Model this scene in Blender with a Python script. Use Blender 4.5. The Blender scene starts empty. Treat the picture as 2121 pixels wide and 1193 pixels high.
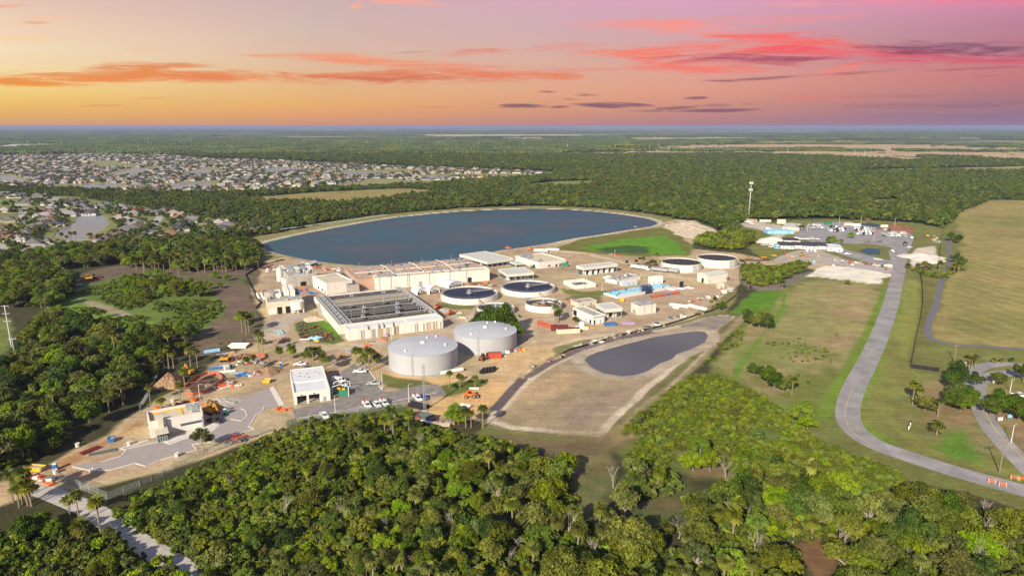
import bpy, bmesh, math, random
import numpy as np
from mathutils import Vector, Matrix
random.seed(7)
SC = bpy.context.scene
COL = SC.collection
F = 1414.0; CX = 1060.5; CY = 596.5; CH = 105.0
PIT = math.atan((CY-261.5)/F); cP = math.cos(PIT); sP = math.sin(PIT)
EXPO = 0.55

# ---------- photograph bearings to ground positions (metres) ----------
def G(px, py, z=0.0):
    u = (px-CX)/F; v = (CY-py)/F
    dy = cP+v*sP; dz = v*cP-sP
    t = (z-CH)/dz
    return Vector((u*t, dy*t, z))
def top_of(b, py):
    v = (CY-py)/F; Y = b.y
    w = (v*Y*cP-Y*sP)/(cP+v*sP)
    return w+CH
def depth(b): return b.y*cP-(b.z-CH)*sP
def proj(x, y, z=0.0):
    d = y*cP-(z-CH)*sP; up = y*sP+(z-CH)*cP
    return CX+F*x/d, CY-F*up/d
def lin(c):
    return tuple(((v/255)/12.92 if v/255 <= .04045 else ((v/255+.055)/1.055)**2.4) for v in c)

# ---------- camera ----------
cam = bpy.data.cameras.new('camera'); co = bpy.data.objects.new('camera', cam); COL.objects.link(co)
co.location = (0, 0, CH); co.rotation_euler = (math.pi/2-PIT, 0, 0)
cam.sensor_width = 36; cam.lens = 36*F/2121; cam.clip_start = 1; cam.clip_end = 120000
SC.camera = co
SC.view_settings.view_transform = 'Standard'; SC.view_settings.look = 'None'
SC.view_settings.exposure = EXPO; SC.view_settings.gamma = 1

# ---------- sun ----------
SUN_EL = math.radians(28); SAZ = math.radians(26)
sd = bpy.data.lights.new('sun', 'SUN'); so = bpy.data.objects.new('sun', sd); COL.objects.link(so)
sd.energy = 5.0; sd.angle = math.radians(0.6); sd.color = (1.0, 0.90, 0.74)
dirv = Vector((math.sin(SAZ)*math.cos(SUN_EL), math.cos(SAZ)*math.cos(SUN_EL), -math.sin(SUN_EL)))
so.rotation_euler = dirv.to_track_quat('-Z', 'Y').to_euler(); so.location = (-300, -300, 400)

# ---------- node helper ----------
class NT:
    def __init__(s, nt): s.nt = nt; s.n = nt.nodes; s.l = nt.links
    def new(s, t, **k):
        n = s.n.new(t)
        for a, b in k.items(): setattr(n, a, b)
        return n
    def link(s, a, b): s.l.new(a, b)
    def put(s, sock, v):
        if isinstance(v, bpy.types.NodeSocket): s.l.new(v, sock)
        else: sock.default_value = v
    def math(s, op, a, b=0.0, c=None, clamp=False):
        n = s.n.new('ShaderNodeMath'); n.operation = op; n.use_clamp = clamp
        s.put(n.inputs[0], a)
        if op not in ('ARCSINE', 'SQRT', 'ABSOLUTE'): s.put(n.inputs[1], b)
        if c is not None: s.put(n.inputs[2], c)
        return n.outputs[0]
    def mix(s, f, a, b, blend='MIX'):
        n = s.n.new('ShaderNodeMix'); n.data_type = 'RGBA'; n.blend_type = blend
        s.put(n.inputs[0], f); s.put(n.inputs[6], a); s.put(n.inputs[7], b)
        return n.outputs[2]
    def maprange(s, v, a, b, c=0.0, d=1.0, kind='LINEAR'):
        n = s.n.new('ShaderNodeMapRange'); n.interpolation_type = kind
        s.put(n.inputs[0], v); s.put(n.inputs[1], a); s.put(n.inputs[2], b); s.put(n.inputs[3], c); s.put(n.inputs[4], d)
        return n.outputs[0]

# ---------- sky ----------
def make_world():
    w = bpy.data.worlds.new('World'); SC.world = w; w.use_nodes = True
    t = NT(w.node_tree); t.n.clear()
    out = t.new('ShaderNodeOutputWorld'); bg = t.new('ShaderNodeBackground'); t.link(bg.outputs[0], out.inputs[0])
    tc = t.new('ShaderNodeTexCoord'); sx = t.new('ShaderNodeSeparateXYZ'); t.link(tc.outputs['Generated'], sx.inputs[0])
    x, y, z = sx.outputs
    az = t.math('ARCTAN2', x, y); el = t.math('ARCSINE', z)
    f = t.math('DIVIDE', el, math.pi/2, clamp=True)
    k = 2**(-EXPO)
    def elev(px, py):
        u = (px-CX)/F; v = (CY-py)/F; d = Vector((u, cP+v*sP, v*cP-sP)).normalized()
        return math.asin(d.z)/(math.pi/2)
    cols = [(0, [(262, (214,158,118)), (245, (226,172,108)), (222, (238,190,100)), (190, (245,212,125)), (150, (247,224,165)), (100, (248,226,190)), (50, (245,217,186)), (0, (232,203,182))]),
            (700, [(262, (200,146,122)), (245, (220,158,115)), (222, (231,172,112)), (190, (231,183,128)), (150, (226,187,150)), (100, (218,188,170)), (50, (211,186,178)), (0, (206,180,180))]),
            (1400, [(262, (168,126,138)), (245, (188,136,132)), (222, (208,146,128)), (190, (224,160,136)), (150, (222,164,150)), (100, (214,168,165)), (50, (206,168,182)), (0, (220,165,192))]),
            (2121, [(262, (136,118,156)), (245, (142,118,148)), (222, (150,116,136)), (190, (172,116,128)), (150, (200,120,124)), (100, (180,118,140)), (50, (184,126,150)), (0, (212,134,168))])]
    outs = []; azs = []
    for px, st in cols:
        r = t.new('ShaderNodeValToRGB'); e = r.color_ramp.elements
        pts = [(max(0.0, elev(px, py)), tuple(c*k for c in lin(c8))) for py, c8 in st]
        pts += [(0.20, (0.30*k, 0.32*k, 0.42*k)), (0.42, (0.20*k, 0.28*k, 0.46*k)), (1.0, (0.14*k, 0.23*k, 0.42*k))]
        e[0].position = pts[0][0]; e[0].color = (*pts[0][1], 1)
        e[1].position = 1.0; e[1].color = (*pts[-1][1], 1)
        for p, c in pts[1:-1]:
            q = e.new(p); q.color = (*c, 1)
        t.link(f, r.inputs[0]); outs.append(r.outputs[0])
        azs.append(math.atan2((px-CX)/F, cP))
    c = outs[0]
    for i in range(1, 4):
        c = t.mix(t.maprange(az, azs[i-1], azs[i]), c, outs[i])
    # clouds: long wisps at their own bearing and height
    yy = t.math('MAXIMUM', y, 0.05)
    X = t.math('DIVIDE', x, yy); Z = t.math('DIVIDE', z, yy)
    cb = t.new('ShaderNodeCombineXYZ'); t.put(cb.inputs[0], t.math('MULTIPLY', X, 5.0)); t.put(cb.inputs[1], t.math('MULTIPLY', Z, 62.0))
    def noise(scale, det, rough, dist, off):
        m = t.new('ShaderNodeVectorMath', operation='ADD'); t.link(cb.outputs[0], m.inputs[0]); m.inputs[1].default_value = off
        n = t.new('ShaderNodeTexNoise'); n.noise_dimensions = '2D'; t.link(m.outputs[0], n.inputs['Vector'])
        n.inputs['Scale'].default_value = scale; n.inputs['Detail'].default_value = det; n.inputs['Roughness'].default_value = rough
        n.inputs['Distortion'].default_value = dist
        return t.math('SUBTRACT', n.outputs[0], 0.5)
    n1 = noise(1.1, 9, .62, .8, (3, 1, 0)); n2 = noise(2.6, 9, .7, .5, (9, 4, 0)); n3 = noise(.6, 6, .6, .4, (17, 8, 0))
    nn = t.math('ADD', t.math('MULTIPLY', n1, 3.2), t.math('MULTIPLY', n2, 2.2))
    # slight background streaking
    c = t.mix(t.maprange(n3, -.25, .25, 0, .10), c, tuple(v*k for v in lin((225,150,150)))+(1,))
    CL = [ # px, py, half length, half thickness, slope, colour, alpha, softness
     (20,14,60,6,0,(238,160,120),.8,.5),(70,47,36,4,.02,(235,165,120),.7,.5),(110,37,110,6,0,(248,200,160),.6,.8),(40,80,110,5,.03,(250,210,150),.6,.8),
     (300,104,50,4,0,(245,190,150),.5,.7),
     (130,163,260,17,-.03,(236,146,78),.95,.5),(60,176,90,5,.0,(238,150,70),.8,.5),(330,137,160,8,-.01,(228,140,92),.9,.5),(200,150,160,10,-.05,(232,150,95),.8,.5),
     (560,160,330,15,.01,(234,138,88),.95,.6),(860,158,360,17,0,(226,126,92),.95,.7),(760,126,250,13,.05,(242,158,122),.9,.6),(930,143,240,13,.04,(234,142,112),.85,.7),
     (800,164,230,8,-.01,(205,118,98),.7,.9),(1060,155,190,11,.03,(232,132,102),.9,.7),
     (960,112,120,6,-.04,(228,150,132),.7,.7),(850,109,70,2.5,-.05,(190,140,130),.6,.5),(1000,106,60,5,-.02,(228,142,128),.8,.6),
     (838,6,80,8,.06,(252,172,152),.9,.6),(738,12,14,7,-.3,(250,175,150),.8,.6),
     (1180,97,110,9,-.06,(230,150,135),.7,.7),(1380,58,190,18,.04,(252,152,136),.9,.8),(1560,42,260,12,-.02,(240,150,150),.6,.9),
     (1300,108,140,12,-.02,(244,140,112),.85,.7),(1450,100,260,20,-.05,(250,124,108),.95,.7),(1650,92,190,26,.05,(250,112,108),.95,.7),(1480,134,230,20,0,(248,122,108),.95,.8),
     (1750,112,240,20,.03,(240,100,108),.95,.7),(1960,118,260,14,.02,(214,92,112),.9,.7),(1560,126,190,15,.03,(176,92,112),.85,.7),(1700,122,190,6,0,(160,84,108),.8,.7),
     (2020,103,260,17,.02,(118,78,104),.92,.7),(1890,100,160,9,.0,(150,82,108),.7,.8),(1240,145,180,6,0,(228,142,125),.7,.8),
     (1735,147,52,12,-.12,(250,132,118),.85,.8),(1580,163,130,4,-.06,(158,104,116),.85,.5),(1780,151,100,4,-.06,(170,104,118),.85,.5),(1490,168,40,3,0,(158,104,116),.8,.5),
     (1800,2,230,14,.02,(250,146,162),.85,.9),(2060,6,200,14,0,(236,130,155),.8,.9),(1640,10,120,7,.0,(250,170,165),.7,.8),
     (2040,142,90,3,-.03,(170,100,112),.6,.6),(1960,146,70,2.5,-.03,(172,104,115),.6,.6),(2050,158,50,2,0,(150,100,115),.6,.5),
     (1075,220,58,6,0,(134,98,112),.95,.4),(1135,191,26,3.5,0,(150,104,112),.9,.4),(1216,196,34,4.5,0,(138,98,112),.95,.4),(1160,222,26,4,-.1,(142,100,112),.8,.4),(1262,218,92,6.5,.01,(132,96,112),.95,.4),
     (1440,203,36,4.5,0,(136,98,115),.95,.4),(1486,219,52,5,0,(132,96,114),.95,.4),(1548,216,26,4,0,(132,98,114),.9,.4),(1410,223,60,4,-.05,(138,98,114),.9,.4),(1495,229,90,4,-.02,(136,98,116),.9,.4),(1335,230,45,2.5,0,(142,102,115),.7,.5),
     (1415,194,8,2,0,(140,100,115),.8,.5),(1180,206,20,2,0,(160,110,112),.6,.5),
     (1720,200,130,13,0,(218,128,128),.8,.9),(1850,200,160,4,-.01,(150,104,120),.5,.8),(1640,204,60,8,0,(228,132,125),.6,.9),(1930,218,240,12,-.02,(134,104,130),.55,1.0),
     (230,219,80,3,-.02,(208,150,98),.7,.5),(310,204,50,2.5,-.03,(225,160,100),.6,.6),(900,223,90,2.5,0,(198,130,105),.8,.5),(1010,225,60,2,0,(196,130,108),.6,.5),
     (2000,240,260,8,0,(128,108,144),.5,1.0)]
    for (px, py, L, T, sl, c8, al, soft) in CL:
        def XZ(a, b):
            v = (CY-b)/F; d = cP+v*sP
            return (a-CX)/F/d, (v*cP-sP)/d
        x0, z0 = XZ(px, py); L2 = L/F; T2 = T/F
        dx = t.math('SUBTRACT', X, x0)
        dz = t.math('MULTIPLY_ADD', dx, sl, t.math('SUBTRACT', Z, z0))
        a = t.math('MULTIPLY', dx, 1/L2); b = t.math('MULTIPLY', dz, 1/T2)
        r = t.math('ADD', t.math('MULTIPLY', a, a), t.math('MULTIPLY', b, b))
        m = t.math('ADD', t.math('SUBTRACT', .72, r), nn)
        m = t.maprange(m, -.35*soft-.1, .5+soft*1.1, 0, al, 'SMOOTHSTEP')
        c = t.mix(m, c, tuple(v*k for v in lin(c8))+(1,))
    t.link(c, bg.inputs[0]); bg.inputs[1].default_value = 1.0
make_world()

# ---------- tagging ----------
def tag(o, label=None, cat=None, group=None, kind=None):
    if label: o['label'] = label
    if cat: o['category'] = cat
    if group: o['group'] = group
    if kind: o['kind'] = kind
    return o
def thing(name, label, cat, loc=(0,0,0), rz=0.0, group=None):
    o = bpy.data.objects.new(name, None); COL.objects.link(o); o.location = loc; o.rotation_euler = (0,0,rz)
    o.empty_display_size = .5
    return tag(o, label, cat, group)
def copy_tree(o, parent=None):
    c = o.copy(); COL.objects.link(c)
    if parent: c.parent = parent
    for ch in o.children: copy_tree(ch, c)
    return c
def place(proto, loc, rz, label=None, group=None, sc=None):
    """the first use moves the prototype itself, later uses copy it"""
    if not proto.get('_used'):
        proto['_used'] = 1; o = proto
    else: o = copy_tree(proto)
    o.location = loc; o.rotation_euler = (0, 0, rz)
    if sc: o.scale = sc if hasattr(sc, '__len__') else (sc, sc, sc)
    if label: o['label'] = label
    if group: o['group'] = group
    return o

# ---------- mesh builder ----------
class MB:
    def __init__(s): s.v = []; s.f = []; s.m = []
    def face(s, pts, m=0):
        n = len(s.v); s.v += [tuple(p) for p in pts]; s.f.append(tuple(range(n, n+len(pts)))); s.m.append(m)
    def box(s, x0, x1, y0, y1, z0, z1, m=0, tm=None):
        n = len(s.v)
        s.v += [(x0,y0,z0),(x1,y0,z0),(x1,y1,z0),(x0,y1,z0),(x0,y0,z1),(x1,y0,z1),(x1,y1,z1),(x0,y1,z1)]
        for q, mm in (((3,2,1,0),m),((4,5,6,7),m if tm is None else tm),((0,1,5,4),m),((1,2,6,5),m),((2,3,7,6),m),((3,0,4,7),m)):
            s.f.append(tuple(n+i for i in q)); s.m.append(mm)
    def prism(s, poly, z0, z1, m=0, tm=None, bottom=True):
        n = len(s.v); k = len(poly)
        s.v += [(p[0],p[1],z0) for p in poly]+[(p[0],p[1],z1) for p in poly]
        for i in range(k):
            j = (i+1) % k; s.f.append((n+i,n+j,n+k+j,n+k+i)); s.m.append(m)
        s.f.append(tuple(range(n+k, n+2*k))); s.m.append(m if tm is None else tm)
        if bottom: s.f.append(tuple(range(n+k-1, n-1, -1))); s.m.append(m)
    def bar(s, a, b, w, h=None, m=0):
        """rectangular bar from a to b"""
        a = Vector(a); b = Vector(b); h = h or w; d = (b-a)
        if d.length < 1e-6: return
        d.normalize(); up = Vector((0,0,1)) if abs(d.z) < .95 else Vector((0,1,0))
        r = d.cross(up).normalized(); u = r.cross(d)
        n = len(s.v)
        for p in (a, b):
            for i, j in ((-1,-1),(1,-1),(1,1),(-1,1)): s.v.append(tuple(p+r*i*w/2+u*j*h/2))
        for q in ((0,1,2,3),(7,6,5,4),(0,4,5,1),(1,5,6,2),(2,6,7,3),(3,7,4,0)): s.f.append(tuple(n+i for i in q)); s.m.append(m)
    def tube(s, pts, r, m=0, k=8, cap=True):
        pts = [Vector(p) for p in pts]; n0 = len(s.v); rs = r if hasattr(r, '__len__') else [r]*len(pts)
        for i, p in enumerate(pts):
            d = (pts[min(i+1,len(pts)-1)]-pts[max(i-1,0)]).normalized()
            up = Vector((0,0,1)) if abs(d.z) < .95 else Vector((0,1,0))
            a = d.cross(up).normalized(); b = a.cross(d)
            for j in range(k):
                t = 2*math.pi*j/k; s.v.append(tuple(p+a*math.cos(t)*rs[i]+b*math.sin(t)*rs[i]))
        for i in range(len(pts)-1):
            for j in range(k):
                q = (j+1) % k; s.f.append((n0+i*k+j, n0+i*k+q, n0+(i+1)*k+q, n0+(i+1)*k+j)); s.m.append(m)
        if cap:
            s.f.append(tuple(n0+k-1-j for j in range(k))); s.m.append(m)
            s.f.append(tuple(n0+(len(pts)-1)*k+j for j in range(k))); s.m.append(m)
    def lathe(s, prof, k=48, cx=0, cy=0, m=0, mats=None):
        n0 = len(s.v)
        for r, z in prof:
            for j in range(k):
                t = 2*math.pi*j/k; s.v.append((cx+r*math.cos(t), cy+r*math.sin(t), z))
        for i in range(len(prof)-1):
            for j in range(k):
                q = (j+1) % k; s.f.append((n0+i*k+j, n0+i*k+q, n0+(i+1)*k+q, n0+(i+1)*k+j)); s.m.append(mats[i] if mats else m)
    def build(s, name, mats, parent=None, smooth=False):
        me = bpy.data.meshes.new(name); me.from_pydata(s.v, [], s.f)
        if not isinstance(mats, (list, tuple)): mats = [mats]
        for x in mats: me.materials.append(x)
        if len(mats) > 1: me.polygons.foreach_set('material_index', s.m)
        if smooth: me.polygons.foreach_set('use_smooth', [True]*len(s.f))
        me.update()
        o = bpy.data.objects.new(name, me); COL.objects.link(o)
        if parent: o.parent = parent
        return o

# ---------- materials ----------
def mat(name, col, rough=.8, var=.12, scale=.6, metal=0.0, dirt=0.0, streak=False, bump=0.0, objvar=0.0, spec=.3):
    m = bpy.data.materials.new(name); m.use_nodes = True; t = NT(m.node_tree)
    b = t.n['Principled BSDF']; b.inputs['Roughness'].default_value = rough; b.inputs['Metallic'].default_value = metal
    b.inputs['Specular IOR Level'].default_value = spec
    tc = t.new('ShaderNodeTexCoord'); vec = tc.outputs['Object']
    if streak:
        mp = t.new('ShaderNodeMapping'); mp.inputs['Scale'].default_value = (1,1,.12); t.link(vec, mp.inputs[0]); vec = mp.outputs[0]
    n = t.new('ShaderNodeTexNoise'); t.link(vec, n.inputs['Vector']); n.inputs['Scale'].default_value = scale; n.inputs['Detail'].default_value = 8; n.inputs['Roughness'].default_value = .65
    c = tuple(col[:3])+(1,)
    lo = tuple(max(0, v*(1-var*1.6)) for v in col[:3])+(1,); hi = tuple(min(1, v*(1+var)) for v in col[:3])+(1,)
    o = t.mix(t.maprange(n.outputs[0], .3, .7), lo, hi)
    if dirt:
        n2 = t.new('ShaderNodeTexNoise'); t.link(vec, n2.inputs['Vector']); n2.inputs['Scale'].default_value = scale*.35; n2.inputs['Detail'].default_value = 10; n2.inputs['Roughness'].default_value = .75
        o = t.mix(t.maprange(n2.outputs[0], .5, .72, 0, dirt), o, (.16,.12,.08,1))
    if objvar:
        oi = t.new('ShaderNodeObjectInfo'); h = t.new('ShaderNodeHueSaturation'); t.link(o, h.inputs['Color'])
        t.link(t.maprange(oi.outputs['Random'], 0, 1, 1-objvar, 1+objvar), h.inputs['Value']); o = h.outputs[0]
    t.link(o, b.inputs['Base Color'])
    if bump:
        bp = t.new('ShaderNodeBump'); bp.inputs['Strength'].default_value = bump; bp.inputs['Distance'].default_value = .3
        t.link(n.outputs[0], bp.inputs['Height']); t.link(bp.outputs[0], b.inputs['Normal'])
    return m
M = {}
M['white'] = mat('white_paint', (.69,.67,.61), .7, .06, .4, dirt=.08, streak=True)
M['cream'] = mat('cream_stucco', (.60,.54,.42), .8, .08, .4, dirt=.15, streak=True)
M['creamroof'] = mat('cream_roof', (.60,.52,.37), .8, .10, .25, dirt=.3)
M['whiteroof'] = mat('white_membrane', (.68,.69,.70), .6, .06, .25, dirt=.15)
M['greyroof'] = mat('pale_grey_metal_roof', (.56,.56,.50), .5, .06, .3, dirt=.1)
M['panelgrey'] = mat('pale_green_grey_panel', (.60,.60,.53), .6, .05, .3)
M['conc'] = mat('concrete', (.42,.39,.34), .9, .18, .5, dirt=.35, bump=.2)
M['concwhite'] = mat('painted_concrete', (.70,.67,.60), .85, .06, .4, dirt=.09, streak=True)
M['steel'] = mat('galvanised_steel', (.40,.42,.44), .5, .15, 1.0, metal=.3)
M['darksteel'] = mat('dark_steel', (.10,.11,.12), .6, .2, 1.0)
M['dark'] = mat('dark_opening', (.015,.015,.018), .9, .1)
M['glass'] = mat('tinted_glass', (.03,.09,.08), .12, .1, spec=.8)
M['orange'] = mat('orange_paint', (.80,.17,.03), .5, .1)
M['yellow'] = mat('yellow_paint', (.75,.42,.03), .5, .1)
M['red'] = mat('red_paint', (.42,.07,.04), .6, .15)
M['blue'] = mat('blue_paint', (.03,.16,.42), .5, .1)
M['lightblue'] = mat('light_blue_paint', (.28,.55,.72), .6, .12)
M['green'] = mat('green_paint', (.03,.20,.11), .6, .1)
M['rust'] = mat('rust_brown', (.25,.09,.05), .8, .25)
M['black'] = mat('black_plastic', (.02,.02,.022), .5, .15)
M['tyre'] = mat('tyre_rubber', (.02,.02,.02), .9, .1)
M['tan'] = mat('tan_door', (.42,.33,.23), .7, .06)
M['purple'] = mat('lilac_pipe', (.42,.25,.50), .5, .1)
M['wood'] = mat('weathered_wood', (.26,.20,.14), .9, .2)
M['silver'] = mat('silver_tank_coating', (.42,.43,.445), .6, .05, .15, streak=True, dirt=.05)
M['tankroof'] = mat('silver_tank_roof', (.47,.49,.51), .45, .07, .12, dirt=.05)
M['water'] = None
# ---------- value noise on ground positions ----------
def vnoise(x, y, s, seed=0):
    x = x/s; y = y/s
    xi = np.floor(x).astype(np.int64); yi = np.floor(y).astype(np.int64); fx = x-xi; fy = y-yi
    fx = fx*fx*(3-2*fx); fy = fy*fy*(3-2*fy)
    def h(a, b):
        n = (a*374761393+b*668265263+seed*974634777) & 0xffffffff
        n = ((n ^ (n >> 13))*1274126177) & 0xffffffff
        return ((n ^ (n >> 16)) & 0xffff)/65535.0
    return (h(xi,yi)*(1-fx)+h(xi+1,yi)*fx)*(1-fy)+(h(xi,yi+1)*(1-fx)+h(xi+1,yi+1)*fx)*fy
def fnoise(x, y, s, seed=0, o=4):
    r = 0; a = .5; tt = 0
    for i in range(o):
        r = r+vnoise(x, y, s/2**i, seed+i*17)*a; tt += a; a *= .55
    return r/tt-.5
def gp(poly): return np.array([[*G(a, b)[:2]] for a, b in poly])
def sdf(poly, x, y):
    """signed distance in metres, positive inside"""
    p = poly; n = len(p); d = np.full(x.shape, 1e18); ins = np.zeros(x.shape, bool)
    for i in range(n):
        ax, ay = p[i]; bx, by = p[(i+1) % n]; ex, ey = bx-ax, by-ay
        t = np.clip(((x-ax)*ex+(y-ay)*ey)/(ex*ex+ey*ey+1e-9), 0, 1)
        d = np.minimum(d, (x-ax-t*ex)**2+(y-ay-t*ey)**2)
        if ay != by: ins ^= ((ay > y) != (by > y)) & (x < (bx-ax)*(y-ay)/(by-ay)+ax)
    d = np.sqrt(d)
    return np.where(ins, d, -d)
def inside(poly, x, y): return sdf(poly, np.array([float(x)]), np.array([float(y)]))[0]
def band(line, w):
    """ribbon polygon round a pixel polyline, w = half width in metres"""
    pts = [G(*p) for p in line]; L = []; R = []
    for i, p in enumerate(pts):
        d = (pts[min(i+1,len(pts)-1)]-pts[max(i-1,0)]).normalized(); n = Vector((-d.y, d.x, 0))
        ww = w[i] if hasattr(w, '__len__') else w
        L.append(p+n*ww); R.append(p-n*ww)
    return np.array([[q.x, q.y] for q in L+R[::-1]])

LAKE = [(537,507),(560,499),(600,490),(640,481),(700,470),(760,459),(820,450),(900,442),(960,437),(1040,433.5),(1110,432),(1180,434),(1240,438.5),(1290,444),(1340,452),(1360,458),(1363,463),(1350,468),(1300,476),(1240,486),(1190,493),(1140,503),(1090,511),(1040,517),(970,531),(900,543),(830,547),(760,550),(700,546),(640,538),(590,528),(550,517)]
BPOND = [(1208,745),(1213,737),(1230,729),(1290,712),(1350,697),(1400,689),(1440,684),(1462,686),(1470,693),(1464,708),(1440,720),(1405,733),(1395,743),(1370,752),(1345,768),(1320,776),(1290,779),(1250,773),(1222,760)]
VPOND = [(112,490),(118,478),(135,470),(152,462),(160,453),(150,446),(140,443),(205,444),(222,452),(226,463),(215,475),(198,484),(180,494),(140,498)]
POND2 = [(1775,518),(1800,512),(1823,516),(1826,527),(1800,528)]
POND3 = [(1778,463),(1800,461),(1823,465),(1820,472),(1790,471)]
FARW = [[(0,362),(18,362),(50,373),(45,380),(0,378)],[(130,384),(200,380),(260,384),(240,390),(150,391)],[(350,381),(420,377),(440,381),(430,389),(370,391)],[(230,358),(280,348),(330,346),(300,354),(260,363),(235,366)],
        [(380,356),(430,348),(445,352),(420,362),(390,362)],[(545,349),(610,347),(640,352),(600,357),(560,358)],[(700,354),(780,355),(790,361),(720,363)],[(884,363),(930,364),(925,370),(890,369)],[(1540,536),(1541,536),(1541,537)],
        [(430,455),(448,453),(446,463),(434,462)],[(665,427),(700,425),(702,434),(672,434)]]
BASIN = [(1090,784),(1130,757),(1195,727),(1260,705),(1330,690),(1400,674),(1465,658),(1500,652),(1522,656),(1500,672),(1440,728),(1380,780),(1300,848),(1245,905),(1150,898),(1060,888),(1010,876),(1008,862),(1030,845),(1050,828),(1070,805)]
PLANT = [(515,600),(530,565),(548,540),(590,534),(650,542),(720,552),(800,552),(900,545),(1040,519),(1110,508),(1200,494),(1300,477),(1370,463),(1400,455),(1440,460),(1475,475),(1490,487),(1440,497),(1428,515),(1470,520),(1530,525),(1600,540),(1640,532),(1700,540),(1740,552),(1700,560),(1640,552),(1580,558),(1545,572),(1530,590),(1522,612),(1500,635),(1440,655),(1380,672),(1300,695),(1220,712),(1150,738),(1090,778),(1055,815),(1030,840),(1005,872),(960,868),(930,880),(880,868),(840,850),(760,868),(690,885),(620,885),(540,905),(450,940),(330,980),(200,1008),(90,1012),(0,1045),(0,1002),(60,982),(150,935),(220,900),(290,845),(330,822),(400,790),(430,755),(450,740),(520,715),(545,690),(545,660),(530,640)]
DARKSOIL = [(150,590),(160,570),(200,558),(250,549),(330,556),(450,553),(530,550),(540,560),(528,590),(520,610),(535,640),(548,668),(540,700),(500,722),(440,738),(400,740),(400,700),(430,665),(460,640),(455,620),(400,600),(330,590),(250,585),(200,592)]
MAINROAD_L = [(1829,575),(1850,540),(1868,505),(1876,480)]
ROAD = [(1862,520),(1872,520),(1870,555),(1864,600),(1856,640),(1838,700),(1812,755),(1790,800),(1778,838),(1778,862),(1790,885),(1830,912),(1900,940),(1980,965),(2060,988),(2140,1010),(2140,1034),(2060,1010),(1970,984),(1880,955),(1800,930),(1752,900),(1736,872),(1737,838),(1755,790),(1785,740),(1808,690),(1829,640),(1841,600),(1852,555)]
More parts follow.
